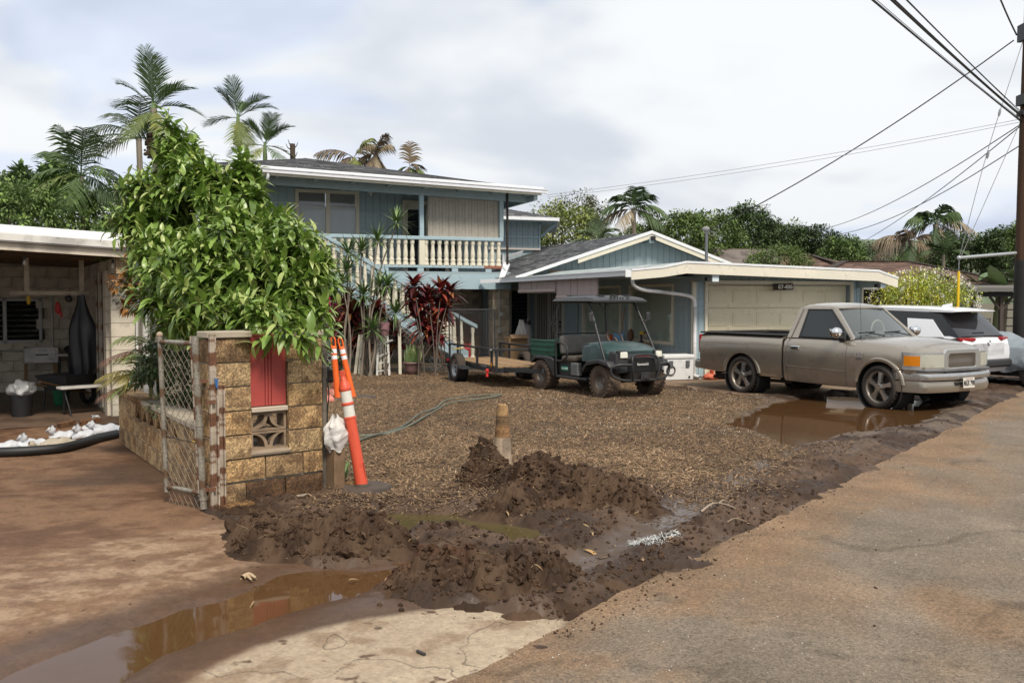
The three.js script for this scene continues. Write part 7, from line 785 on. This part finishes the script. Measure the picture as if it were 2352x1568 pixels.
// ---------- broad-leaved trees and shrubs in the distance ----------
function crown(cl, c, rx, ry, rz, n, size, cols, base = B_small) { const cc = []; const K = max(6, floor(n / 55)); for (let i = 0; i < K; i++) { const a = rr(0, 2 * PI), y = rr(-.75, 1), q = sqrt(max(0, 1 - y * y)) * rr(.55, 1); cc.push([V(c.x + cos(a) * q * rx, c.y + y * ry * rr(.75, 1.08), c.z + sin(a) * q * rz), rr(.16, .32), rr(.7, 1.2), pick(cols)]); } for (let i = 0; i < n; i++) { const [p, r, w, col] = cc[i % K], y = rr(-1, 1), a = rr(0, 6.28), q = sqrt(1 - y * y), k = Math.pow(rnd(), .4), s = r * (rx + ry) * .5, d = V(cos(a) * q, y, sin(a) * q); cl.add(pick(base), aim(V(p.x + d.x * s * k, p.y + d.y * s * k * .8, p.z + d.z * s * k), d.clone().add(V(rr(-.6, .6), rr(-.7, .3), rr(-.6, .6))), V(0, 1, 0), size * rr(.6, 1.3)), tint(col, w * rr(.8, 1.2))); } }
function tree(name, label, cat, u, v, depth, rx, ry, n, size, cols, o = {}) { const c = Z(u, v, depth), t = thing(name, label, cat, [c.x, 0, c.z]); const cl = new Cloud(); crown(cl, V(0, c.y, 0), rx, ry, o.rz ?? rx, n, size, cols, o.base); if (o.trunk !== false) { part('trunk', taperTube([[0, -.2, 0], [.1, c.y * .5, 0], [0, c.y, 0]], .04 * ry + .05, .03 * ry + .02), mat([.12, .095, .07], .9), t); for (let i = 0; i < 3; i++) part('limb', taperTube([[0, c.y * .6, 0], [rr(-.5, .5) * rx, c.y + rr(-.2, .3) * ry, rr(-.4, .4) * rx]], .02 * ry + .03, .02), mat([.12, .095, .07], .9), t); } else part('stem', taperTube([[0, -.1, 0], [.02, c.y * .5, .02], [0, c.y, 0]], .05, .02), mat([.12, .095, .07], .9), t); part('crown', cl.geo(), o.mat ?? foliageFar, t); return t; }
reseed(707);
const dg = [[.07, .115, .03], [.09, .145, .04], [.055, .09, .026]], mg = [[.13, .20, .045], [.16, .24, .06], [.10, .16, .04]], yg = [[.22, .26, .06], [.17, .23, .055], [.27, .30, .075]];
for (let [u, v, d, rx, ry, n, s, c, l] of [[60, 490, 15.5, .9, .5, 3200, .10, mg, 'feathery green shrub rising behind the carport roof edge'], [170, 500, 16.5, .9, .6, 3000, .10, mg, 'dense fine leaved shrub beneath the spreading palm'], [250, 500, 17, .6, .55, 2400, .10, mg, 'light green shrub between carport and guava tree'], [-40, 480, 17, .9, .6, 2000, .13, dg, 'dark broad leaved shrub at the far carport end'], [20, 465, 20, .8, .45, 1400, .16, dg, 'dark shrub mass behind the feathery green shrub'], [120, 430, 21, .6, .5, 1100, .22, mg, 'papaya like tree with large lobed leaves left of palms'], [60, 440, 20, .5, .45, 900, .2, dg, 'dark leaved tree rising left of the spreading palm'], [292, 560, 14.6, .5, .5, 1500, .09, mg, 'leafy shrub tucked against the carport corner']]) { if (d > 15) { rx *= 1.3; ry *= 1.3; d += 5.2; s *= 1.15; } tree('garden_shrub', l, 'shrub', u, v, d, rx, ry, n * 2, s * .85, c.map(q => q.map(w => w * 1.25)), { trunk: false, base: B_far }); }
for (const [u, v, d, rx, ry, n, s, c, l] of [[1290, 540, 46, 2.2, 1.3, 1800, .32, yg, 'yellow green tree just right of the upper storey'], [1330, 500, 50, 1.6, 1.2, 700, .26, [[.14, .15, .07], [.10, .11, .05]], 'sparse pale tree with thin twigs beyond the gable'], [1560, 560, 46, 2.2, 1.2, 1800, .34, [[.10, .16, .03], [.13, .19, .04]], 'bright green tree right of the gable peak'], [1640, 560, 50, 1.8, 1.5, 1600, .32, mg, 'rounded green tree behind the service mast'], [1722, 555, 52, 1.7, 1.75, 2200, .34, dg, 'tall dark tree standing above its neighbours'], [1800, 575, 54, 1.9, 1.2, 2000, .34, dg, 'dark rounded tree right of the tallest one'], [1870, 580, 54, 1.9, 1.2, 2000, .34, [[.045, .075, .024], [.06, .095, .03]], 'blackish green tree near the brown roof'], [1935, 590, 50, 1.2, .9, 1300, .3, mg, 'bushy tree at the end of the dark tree row'], [1790, 605, 34, 1.3, .45, 1500, .16, [[.11, .17, .035], [.14, .2, .05]], 'low bright shrub peeping over the garage roof'], [1480, 560, 48, 1.4, .8, 1300, .3, mg, 'green tree mass under the coconut palm'], [2030, 600, 60, 2.4, .9, 1500, .3, [[.07, .10, .045], [.09, .12, .05]], 'thin pale trees beyond the brown ridge'], [2230, 600, 46, 2.0, .9, 1800, .3, dg, 'dark green trees beyond the brown roof'], [2310, 590, 44, 1.4, 1.2, 1500, .3, dg, 'dark tree beside the utility pole'], [2340, 560, 40, .5, .7, 700, .2, mg, 'small tree crown peeking past the pole'], [2130, 615, 52, 2, .6, 1300, .3, mg, 'green undergrowth behind the brown ridge'], [2400, 600, 42, 2, 1.4, 1300, .3, dg, 'dark tree hidden behind the utility pole']]) tree('distant_tree', l, 'tree', u, v - 8, d, rx, ry, n * 4.5, s * .55, c, { base: B_far });
{ // banana clump and flowering bush by the neighbour's house
  const c = G(2300, 760); const t = thing('banana_plant', 'banana plants with broad pale leaves behind the dark house', 'banana plant', [Z(2290, 640, 33).x, 0, -33]); const bb = blade(.16, .5, .25, 7, .8); for (let i = 0; i < 14; i++) { const cl = new Cloud(); cl.add(bb, aim(V(rr(-1.2, 1.4), rr(1.6, 2.5), rr(-.3, .3)), V(rr(-1, 1), rr(.2, 1), rr(-.3, .5)), V(0, 1, 0), rr(1.2, 1.9)), pick([[.12, .19, .06], [.16, .23, .09], [.09, .16, .04]])); part('leaf', cl.geo(), leafMat({ roughness: .5 }), t); } for (const x of [-.8, 0, .9]) part('stem', taperTube([[x, -.1, 0], [x, 1.2, 0], [x + .1, 2.2, 0]], .12, .06), mat([.16, .18, .08], .7), t);
  const ft = tree('flowering_bush', 'rounded yellow green bush covered in small white flowers', 'bush', 2122, 700, 23.5, 1.25, .75, 9000, .085, [[.52, .56, .08], [.38, .45, .07], [.26, .34, .06], [.74, .66, .09]], { trunk: false, rz: .9, base: B_small, mat: leafMat({ roughness: .45 }) }); const fc = new Cloud(), y0 = Z(2122, 700, 23.5).y; for (let i = 0; i < 420; i++) { const a = rr(0, 6.28), y = rr(-.5, 1), q = sqrt(max(0, 1 - y * y)), p = V(cos(a) * q * 1.34, y0 + y * .86, sin(a) * q * .95); if (p.z < -.3) continue; for (let j = 0; j < 6; j++) fc.add(B_small[0], M4(p.x + rr(-.03, .03), p.y + j * .02, p.z + rr(-.03, .03), rr(-1, 1), rr(0, 6), 0, .05), [.78, .76, .72]); } part('flowers', fc.geo(), mat([1, 1, 1], .7, { vertexColors: true }), ft).userData.kind = 'stuff';
}
// ---------- planting before the stairs ----------
function rosette(cl, p, n, L, base, cols, up = .5, wid = 1) { for (let i = 0; i < n; i++) { const k = i / n, a = i * 2.4 + rr(-.3, .3), e = mix(1.5, -.25, Math.pow(k, 1.1)) * up * 1.6, d = V(cos(a) * cos(e), sin(e), sin(a) * cos(e)); cl.add(pick(base), aim(p.clone().add(V(0, (1 - k) * .06, 0)), d, V(0, 1, 0), [L * wid, L, L * rr(.75, 1.1)]), tint(pick(cols), rr(.75, 1.25))); } }
reseed(808);
const stemM = mat([.19, .155, .12], .85, { map: TX.dirt });
for (const [bu, bv, heads, l] of [[800, 866, [[786, 655, 22], [797, 630, 22.2], [800, 586, 22.3]], 'dracaena with three rosettes on slim stems nearest the delineators'], [830, 866, [[835, 682, 21.8], [830, 580, 22.2]], 'dracaena with twin grey stems beside the ladder'], [848, 868, [[867, 559, 22.2], [873, 662, 21.7]], 'dracaena with a curved stem left of the ladder'], [835, 862, [[911, 515, 22.6]], 'tallest dracaena with one long bending stem'], [852, 866, [[890, 660, 21.6], [856, 762, 21.4]], 'dracaena leaning right across the ladder'], [925, 860, [[908, 722, 21.8]], 'dracaena right of the ladder by the lattice']]) { const b = G(bu, bv), t = thing('dracaena', l, 'plant', b); const cl = new Cloud(); for (const [u, v, d] of heads) { const h = Z(u, v, d).sub(b); part('stem', taperTube([[rr(-.04, .04), 0, 0], [h.x * .25 + rr(-.1, .1), h.y * .35, h.z * .3], [h.x * .55 + rr(-.1, .1), h.y * .68, h.z * .6], [h.x, h.y, h.z]], .027, .015), stemM, t); rosette(cl, h, 54, .5, B_thin, [[.11, .19, .05], [.08, .145, .038], [.15, .23, .06]], .55, 1.25); } part('leaf_rosettes', cl.geo(), leafMat(), t).userData.kind = 'stuff'; }
for (const [bu, bv, d, heads, l] of [[975, 868, 22, [[951, 660], [948, 694], [952, 725], [965, 745]], 'tall crimson ti plant nearest the snake plant'], [1000, 868, 22.3, [[982, 683], [1012, 670], [1032, 678], [1008, 710], [1016, 728]], 'bushy crimson ti plant with widest crown'], [1020, 866, 22.2, [[1000, 745], [985, 785], [1024, 715], [995, 765]], 'lower dark ti plant beside the trailer ramp'], [960, 866, 22.1, [[972, 705], [975, 760], [1005, 775]], 'dark leaved ti plant behind the pot'], [870, 862, 22.6, [[865, 715], [855, 735], [850, 755]], 'dusky ti plant behind the ladder'], [800, 864, 22.4, [[800, 725], [790, 750], [815, 735], [825, 770]], 'dark red ti plant among the dracaena stems'], [745, 866, 21, [[742, 670], [748, 700], [738, 730]], 'magenta ti plant at the guava tree edge'], [845, 866, 22.5, [[828, 715], [840, 790], [810, 800]], 'low maroon ti plant at the dracaena foot'], [790, 866, 22.8, [[775, 760], [790, 790], [805, 760], [770, 720], [800, 690]], 'maroon ti thicket behind the slim dracaena stems'], [885, 866, 23, [[880, 730], [900, 760], [890, 790], [915, 790]], 'dark ti thicket between ladder and lattice']]) { const b = G(bu, bv), t = thing('ti_plant', l, 'plant', b); const cl = new Cloud(), mg_ = l.startsWith('magenta'); for (const [u, v] of heads) { const h = Z(u, v, d).sub(b); part('stem', taperTube([[0, 0, 0], [h.x * .3, h.y * .5, h.z * .3], [h.x, h.y, h.z]], .014, .009), mat([.09, .07, .055], .9), t); rosette(cl, h, 40, .42, B_lance, mg_ ? [[.26, .012, .055], [.16, .01, .04]] : [[.13, .016, .022], [.24, .026, .03], [.085, .014, .02], [.30, .065, .04], [.065, .015, .018], [.32, .13, .05]], .55, 1.3); } part('leaves', cl.geo(), leafMat({ roughness: .35 }), t).userData.kind = 'stuff'; }
{ let b = G(948, 862), t = thing('snake_plant_pot', 'mauve ribbed pot holding an upright snake plant', 'potted plant', b); part('pot', lathe([[0, 0], [.15, 0], [.19, .15], [.21, .27], [.235, .28], [.235, .32], [.2, .32], [.19, .28]], 24), mat([.20, .115, .11], .5, { map: TX.dirt }), t); const cl = new Cloud(); for (let i = 0; i < 34; i++) cl.add(pick(B_sword), aim(V(rr(-.14, .14), .26, rr(-.14, .14)), V(rr(-.35, .35), 1, rr(-.3, .3)), V(0, 0, 1), [rr(.6, .9), .5, rr(.3, .58)]), pick([[.10, .16, .05], [.16, .22, .07], [.24, .28, .10]])); part('leaves', cl.geo(), leafMat(), t);
  b = G(762, 884); t = thing('black_pot', 'black nursery pot behind the orange delineators', 'pot', b); part('pot', lathe([[0, 0], [.10, 0], [.14, .3], [.15, .3], [.15, .34], [.135, .34], [.12, .1]], 18), black, t); const c2 = new Cloud(); for (let i = 0; i < 160; i++) c2.add(pick(B_small), aim(V(rr(-.25, .25), rr(.35, 1.3), rr(-.2, .2)), V(rr(-1, 1), rr(-.4, 1), rr(-1, 1)), V(0, 1, 0), rr(.06, .12)), pick(mg)); part('leaves', c2.geo(), leafMat(), t); part('stem', rod([0, .2, 0], [0, 1.0, 0], .012), stemM, t);
  // ladder
  const L0 = G(866, 865), L1 = G(894, 864), T0 = Z(868, 742, 22.3), T1 = Z(887, 706, 22.5); t = thing('white_ladder', 'paint spattered white ladder leaning among the plants', 'ladder', L0); const q = p => p.clone().sub(L0); part('rail', beam(q(L0), q(T0), .05, .03), stainedWhite, t); part('rail', beam(q(L1), q(T1), .05, .03), stainedWhite, t); for (let i = 0; i < 7; i++) { const k = .1 + i * .135; part('rung', beam(q(L0).lerp(q(T0), k), q(L1).lerp(q(T1), k * .9), .03, .025), stainedWhite, t); } part('tray', beam(q(L0).lerp(q(T0), .58).add(V(-.02, 0, .04)), q(L1).lerp(q(T1), .52).add(V(.12, 0, .04)), .1, .03), stainedWhite, t);
  solo('paint_bucket', XF(lathe([[0, 0], [.11, 0], [.13, .3], [.12, .3], [.1, .02]], 16), L0.x + .15, .95, L0.z - .12), mat([.30, .16, .18], .5), 'mauve bucket hung behind the ladder rungs', 'bucket');
  for (const [u0, v0, u1, v1, d, n, l] of [[922, 752, 962, 815, 23.4, 9, 'white lattice panel right of the ladder under the stairs'], [986, 822, 1012, 858, 22.9, 6, 'white lattice piece behind the ti plant stems'], [736, 808, 762, 876, 21.6, 7, 'white lattice panel behind the pier and pots']]) { const a = Z(u0, v1, d), b2 = Z(u1, v0, d), W = b2.x - a.x, Hh = b2.y - a.y, t2 = thing('lattice_panel', l, 'lattice', [a.x, max(0, a.y), a.z]); for (let i = -n; i < n * 2; i++) for (const s of [1, -1]) { const x0 = i * .14, clip = s > 0 ? [max(0, -x0), min(Hh, W - x0)] : [max(0, x0 - W), min(Hh, x0)]; if (clip[1] - clip[0] < .05) continue; part('lattice_strip', beam([x0 + s * clip[0], clip[0], s * .006], [x0 + s * clip[1], clip[1], s * .006], .034, .008).rotateZ(0), whitePaint, t2); } if (a.y > 0.3) part('lattice_post', bx(-.03, .0, -a.y, Hh, -.02, .02), whitePaint, t2); }
  for (const [u, l, tilt] of [[818, 'whitewashed plank leaning left among dracaena stems', -.12], [826, 'narrow cream plank leaning beside the whitewashed one', -.08], [916, 'tall thin stake right of the ladder', .02], [881, 'cream baluster offcut behind the ladder foot', .04], [872, 'second cream baluster offcut behind the ladder', -.03]]) solo('leaning_plank', XF(box(.07, u === 916 ? 1.3 : .95, .03), G(u, 863).x, u === 916 ? .66 : .485, G(u, 863).z - .2, -.06, 0, tilt), cream, l, 'plank');
}
{ // planting behind the gate
  const b = G(330, 960), t = thing('areca_palm_bush', 'areca palm with yellow and reddish fronds beside the carport', 'palm', [-3.95, 0, -10.4]); const cl = new Cloud(); reseed(909); for (const [az, el, L, dr, c] of [[-85, 48, .85, .55, 0], [-95, 32, .8, .5, 1], [-80, 20, .75, .45, 2], [-110, 60, .8, .6, 0], [-60, 60, .8, .6, 0], [-88, 8, .6, .35, 2], [40, 70, .8, .4, 0], [-40, 35, .6, .6, 1], [0, 50, .6, .6, 0], [-100, 25, .8, .45, 1], [60, 45, .6, .6, 0], [-75, -5, .5, .3, 0]]) { const a = az * PI / 180, e = el * PI / 180, cl = new Cloud(); frond(cl, V(rr(-.1, .1), rr(.75, 1.15), rr(-.1, .1)), V(sin(a) * cos(e), sin(e), cos(a) * cos(e)), L, dr, 26, .32, [[.16, .20, .045], [.30, .25, .05], [.20, .085, .05]][c], .011, .35); part('frond', cl.geo(), leafMat(), t); } for (let i = 0; i < 5; i++) part('cane', taperTube([[rr(-.12, .12), 0, rr(-.12, .12)], [rr(-.1, .1), .5, 0], [rr(-.1, .1), .95, 0]], .025, .015), mat([.28, .26, .10], .6), t);
  tree('hedge_shrub', 'dark green shrub filling the corner behind the open gate', 'shrub', 420, 850, 10, .5, .55, 2600, .075, [[.05, .085, .02], [.07, .12, .03], [.035, .06, .018]], { trunk: false }); tree('hedge_shrub', 'croton shrub with orange tinted leaves beside the carport downspout', 'shrub', 345, 650, 12.2, .4, .5, 1500, .1, [[.06, .09, .02], [.35, .15, .02], [.08, .12, .03]], { trunk: false });
  const p = Z(352, 730, 11), t2 = thing('hanging_pot_stand', 'white pot of variegated snake plant on a thin stand', 'potted plant', [p.x, 0, p.z]); part('stand', [rod([0, 0, 0], [0, p.y, 0], .015), cyl(.09, .09, .015, 0, p.y, 0)], stainedWhite, t2); part('pot', lathe([[0, 0], [.05, 0], [.062, .13], [.056, .13], [.045, .01]], 14, 0, p.y + .008, 0), whitePaint, t2); const c3 = new Cloud(); for (let i = 0; i < 14; i++) c3.add(pick(B_sword), aim(V(rr(-.03, .03), p.y + .1, rr(-.03, .03)), V(rr(-.5, .5), 1, rr(-.4, .4)), V(0, 0, 1), [.35, .3, rr(.16, .28)]), pick([[.40, .40, .16], [.14, .2, .07], [.5, .48, .25]])); part('leaves', c3.geo(), leafMat(), t2); part('orchid_flower', [lump(.02, 1, 1, .6, .3, 3, 1), XF(lump(.018, 1, 1, .6, .3, 4, 1), -.03, -.02, 0), rod([0, 0, 0], [.1, -.2, 0], .003)].map(g => XF(g, -.12, p.y + .22, .02)), mat([.30, .02, .24], .6), t2);
}
// ---------- neighbour's dark house ----------
const N0 = Z(1960, 700, 32); const NH = thing('dark_house', 'dark teal single-storey house with brown hip roof', 'house', [N0.x, 0, -32], .06);
{ const teal = mat([.035, .052, .062], .8, { map: TX.dirt }), W = 6.4, e = 2.33; reseed(1010);
  part('wall', bx(-2, W, 0, 2.3, -4.5, -4.3), mat([.02, .025, .03], .9), NH); boards(NH, 'x', 3.2, W, .05, 2.28, -4.3, 1, .3, teal); boards(NH, 'x', -1.5, 3.2, .05, 2.28, -4.3, 1, .3, teal);
  shingles(NH, [-1.6, e, -.4], [6.2, e, -.4], [3.7, 3.22, -3.6], [1.2, 3.22, -3.6], .16, .33, brownShingle); shingles(NH, [6.2, e, -.4], [6.2, e, -7], [3.7, 3.22, -3.7], [3.7, 3.22, -3.6], .16, .33, brownShingle); shingles(NH, [-2.2, 2.45, -3], [3.4, 2.7, -3.2], [.6, 3.55, -5.4], [-.5, 3.55, -5.4], .16, .33, brownShingle); shingles(NH, [-2.2, e, -7], [-1.6, e, -.4], [1.2, 3.22, -3.6], [1.2, 3.22, -3.7], .16, .33, brownShingle);
  part('hip_cap', [beam([6.2, e + .03, -.4], [3.7, 3.26, -3.6], .26, .03), beam([-1.6, e + .03, -.4], [1.2, 3.26, -3.6], .26, .03), beam([1.2, 3.25, -3.6], [3.7, 3.25, -3.6], .26, .03), beam([-.5, 3.57, -5.4], [.6, 3.57, -5.4], .26, .03), beam([.6, 3.57, -5.4], [1.2, 3.2, -4.2], .26, .03)], mat([.04, .027, .022], .9), NH); part('eave_board', bx(-1.6, 6.2, 2.2, 2.32, -.42, -.36), mat([.06, .055, .05], .8), NH);
  part('porch_roof', [bx(3.6, 6.6, 2.18, 2.26, -2.4, .9), bx(-2, 2.2, 2.12, 2.2, -.9, .4)], mat([.20, .19, .18], .7), NH); part('porch_gutter', bx(3.6, 6.6, 2.05, 2.18, .86, .96), mat([.12, .115, .11], .6), NH); part('porch_beam', bx(3.6, 6.5, 1.88, 2.04, .5, .62), mat([.03, .032, .035], .8), NH); for (const x of [4.9, 6.3]) part('porch_post', bx(x - .06, x + .06, 0, 1.9, .5, .62), mat([.06, .045, .038], .8), NH); part('brace', [beam([4.9, 1.4, .56], [4.5, 1.88, .56], .07), beam([4.9, 1.4, .56], [5.3, 1.88, .56], .07)], mat([.06, .045, .038], .8), NH);
  for (const [x0, x1, y0, y1, z] of [[3.3, 4.4, 1.25, 1.85, -4.24], [5.15, 5.75, .75, 1.95, -4.24], [-1.1, -.5, 1.2, 1.9, -4.24]]) { const w = part('window', [bx(x0, x1, y1, y1 + .09, z, z + .05), bx(x0, x1, y0 - .09, y0, z, z + .05), bx(x0 - .09, x0, y0 - .09, y1 + .09, z, z + .05), bx(x1, x1 + .09, y0 - .09, y1 + .09, z, z + .05), bx((x0 + x1) / 2 - .03, (x0 + x1) / 2 + .03, y0, y1, z, z + .04)], mat([.62, .61, .58], .6), NH); part('pane', bx(x0, x1, y0, y1, z, z + .02), mat([.05, .055, .06], .05), w); }
  for (let i = 0; i < 6; i++) part('gate_bar', bx(5.2, 6.4, .3 + i * .28, .34 + i * .28, .4, .44), black, NH);
}
{ const p = [N0.x + 4.2, 0, -32.4]; let t = thing('wire_shelf', 'pale metal shelf rack on the dark house porch', 'shelf', p); for (const x of [-.75, .6]) for (const z of [-.2, .2]) part('post', rod([x, 0, z], [x, 1.15, z], .025), stainedWhite, t); part('shelf', [bx(-.78, .63, .02, .05, -.22, .22), bx(-.78, .63, .35, .38, -.22, .22), bx(-.78, .63, 1.1, 1.13, -.22, .22)], stainedWhite, t); for (let i = 0; i < 4; i++) part('bar', rod([-.5 + i * .3, .38, .2], [-.5 + i * .3, 1.1, .2], .015), stainedWhite, t); solo('turquoise_flask', XF(lathe([[0, 0], [.05, 0], [.05, .2], [.03, .26], [0, .26]], 12), p[0] + .2, .38, p[2]), mat([.03, .32, .32], .4), 'turquoise flask on the porch shelf', 'flask'); solo('porch_carton', XF(rbox(.42, .36, .3, .01), p[0] + .25, .23, p[2] + .02), mat([.33, .2, .09], .85), 'brown carton on the lower porch shelf', 'box'); solo('white_basin', XF(lathe([[0, 0], [.15, .02], [.24, .12], [.23, .12], [.14, .03]], 16), p[0] - .45, .38, p[2]), stainedWhite, 'white basin on the porch shelf beside the flask', 'basin'); solo('satellite_bowl', XF(lathe([[0, 0], [.12, .04], [.2, .14], [.19, .14], [.1, .05]], 16), p[0] - .75, 1.13, p[2]), mat([.5, .46, .4], .7), 'pale bowl on top of the porch rack post', 'bowl'); }
{ const c = Z(1640, 590, 46); solo('far_roof', loft([[[-6, 0, 3], [6, 0, 3], [6, 0, -3], [-6, 0, -3]], [[-3, 1.1, .1], [3, 1.1, .1], [3, 1.1, -.1], [-3, 1.1, -.1]], [[-2.9, 1.14, .08], [2.9, 1.14, .08], [2.9, 1.14, -.08], [-2.9, 1.14, -.08]]], .3).translate(c.x, c.y - .75, c.z), mat([.16, .13, .115], .9, { map: TX.dirt }), 'weathered grey brown roof beyond the garage', 'roof'); part('far_wall', bx(-5.5, 5.5, -c.y + .75, 0, -2.5, 2.5).translate(c.x, c.y - .76, c.z), mat([.2, .19, .17], .9), scene.getObjectByName('far_roof')); }
// ---------- pole, wires, mast ----------
{ const p = Z(2347, 690, 23); const t = thing('utility_pole', 'weathered wooden utility pole wrapped in black near its base', 'utility pole', [p.x, 0, -23]); part('shaft', taperTube([[.0, -.1, 0], [0, 4.5, 0], [.06, 9.5, 0]], .17, .13, 20, 16), mat([.11, .062, .04], .9, { map: TX.wood }), t); part('wrap', [cyl(.178, .176, 2.7, 0, 1.38, 0, 0, 0, 0, 20), ...[.4, .8, 1.3, 1.7, 2.2, 2.6].map(y => cyl(.181, .181, .012, 0, y, 0, 0, 0, 0, 20))], mat([.012, .012, .013], .75, { map: TX.dirt }), t); const s0 = Z(2336, 581, 23).sub(V(p.x, 0, -23)), s1 = Z(2204, 592, 22.4).sub(V(p.x, 0, -23)); part('strut', [rod(s0, s1, .04, .04, 10), sph(.055, s1.x, s1.y, s1.z)], mat([.40, .42, .44], .45, { metalness: .5 }), t); part('crossarm_bracket', [box(.3, .12, .3, 0, 6.3, 0), box(.1, .4, .4, -.1, 8.25, 0), box(.25, .25, .3, -.1, 6.6, .1)], black, t);
  const W = (n, l, pts, r, m = black) => solo(n, tube(pts, r, 60, 5), m, l, 'wire'); const at = (u, v, d) => Z(u, v, d); const top = V(p.x - .1, 8.2, -23), mid = at(2349, 268, 23);
  const bundle = [['lowest black cable of the street bundle', 2026, 0, .022], ['second thick cable of the street bundle', 2032, 0, .03], ['thin line in the middle of the street bundle', 2050, 0, .010], ['thin upper line of the street bundle', 2062, 0, .010], ['thick brown cable of the street bundle', 2074, 0, .032], ['black cable above the brown one in the bundle', 2088, 0, .026], ['uppermost cable of the street bundle', 2098, 0, .018], ['fine outer line of the street bundle', 2108, 0, .012]]; bundle.forEach(([l, u, v, r], i) => { const a = mid.clone().add(V(0, .035 * i - .14, 0)), b = at(u, v, 14.5), dir = b.clone().sub(a), s = .10 + .05 * (i % 3); const pts = []; for (let k = 0; k <= 10; k++) { const q = k / 10 * 2.4; pts.push(a.clone().addScaledVector(dir, q).add(V(0, -s * 4 * (q / 2.4) * (1 - q / 2.4) - (q > 1 ? 0 : 0), 0))); } pts[0] = a; W('street_cable', l, pts, r * .5); });
  const sag = (a, b, s, n = 8) => Array.from({ length: n + 1 }, (_, i) => a.clone().lerp(b, i / n).add(V(0, -s * 4 * (i / n) * (1 - i / n), 0)));
  const mast = Z(1625, 530, 27); W('service_drop', 'twisted service drop running down to the metal mast', sag(at(2330, 92, 23), mast, .25), .016); W('service_drop', 'short twisted cable rising from the pole clamp', sag(at(2336, 80, 23), at(2240, -160, 18), .1), .02);
  W('phone_wire', 'long thin grey wire crossing to the upper roof', sag(mid.clone().add(V(0, -.05, 0)), inH(-.6, 4.85, 7.2), .12), .006, mat([.25, .25, .26], .6)); W('phone_wire', 'second long grey wire just below the first', sag(mid.clone().add(V(0, -.12, 0)), inH(-.6, 4.78, 7.2), .15), .006, mat([.25, .25, .26], .6));
  W('far_wire', 'wire sagging away toward the dark distant trees', sag(at(2346, 285, 23), at(1850, 530, 60), .6), .014); W('far_wire', 'lower wire sagging toward the distant trees', sag(at(2350, 330, 23), at(1840, 535, 60), .9), .014); W('far_wire', 'steeper wire running to trees behind brown roof', sag(at(2344, 290, 23), at(1950, 570, 60), .3), .014);
  const s1w = at(2204, 592, 22.4), gnd = V(s1w.x - .15, .1, -22.2); W('guy_wire', 'steel guy wire with insulators down to the strut end', [at(2352, 90, 23), at(2270, 345, 22.7), s1w], .008, mat([.2, .2, .2], .5, { metalness: .6 })); W('guy_wire', 'second guy wire from the pole clamp to the strut', [at(2344, 282, 23), s1w.clone().add(V(.03, 0, 0))], .008, mat([.2, .2, .2], .5, { metalness: .6 })); for (const [u, v] of [[2297, 258], [2270, 355]]) solo('guy_insulator', XF(lathe([[.012, -.1], [.03, -.05], [.03, .05], [.012, .1]], 10), ...at(u, v, 22.7).toArray(), 0, 0, -.2), mat([.25, .26, .27], .4), v < 300 ? 'upper grey insulator on the guy wire' : 'lower grey insulator on the guy wire', 'insulator');
  const gt = thing('guy_guard', 'yellow plastic guard sleeve around the lower guy wire', 'guy guard', [s1w.x, 0, s1w.z]); part('wire', rod([0, s1w.y, 0], [-.06, 0, .1], .008), steelGrey, gt); part('sleeve', rod([-.012, s1w.y - .32, .02], [-.05, .25, .085], .032, .032, 10), mat([.70, .45, .01], .5), gt);
  const mt = thing('service_mast', 'grey metal service mast rising behind the garage roof', 'mast', [mast.x - .02, 0, -27]); part('pipe', rod([0, 0, 0], [0, mast.y, 0], .045, .045, 10), mat([.16, .17, .18], .5, { metalness: .5 }), mt); part('weatherhead', [XF(lump(.1, 1.2, .8, .8, .1, 4, 2), -.02, mast.y + .05, 0), rod([0, mast.y, 0], [.25, mast.y - .05, 0], .015), tube([[.0, mast.y, .05], [.15, mast.y - .15, .05], [.3, mast.y - .02, 0]], .01, 10, 5)], mat([.2, .2, .2], .6), mt);
}
{ const hl = (u, v, d, rx, rz, h, s) => { const c = Z(u, v, d); return grid(60, 30, (a, b) => { const x = (a - .5) * 2, z = (b - .5) * 2, k = max(0, 1 - x * x) * max(0, 1 - z * z); return [c.x + x * rx, -1 + h * Math.pow(k, .8) * (.75 + .5 * fbm(a * 7 + s, b * 5, 4, s)), c.z + z * rz]; }); }; struct('hills', [hl(2150, 600, 700, 420, 160, 44, 2), hl(1700, 600, 900, 500, 160, 50, 5)], mat([.13, .165, .10], .95, { map: (() => { const t = TX.dirt.clone(); t.repeat.set(14, 8); t.needsUpdate = true; return t; })() })); }

renderer.render(scene, camera);
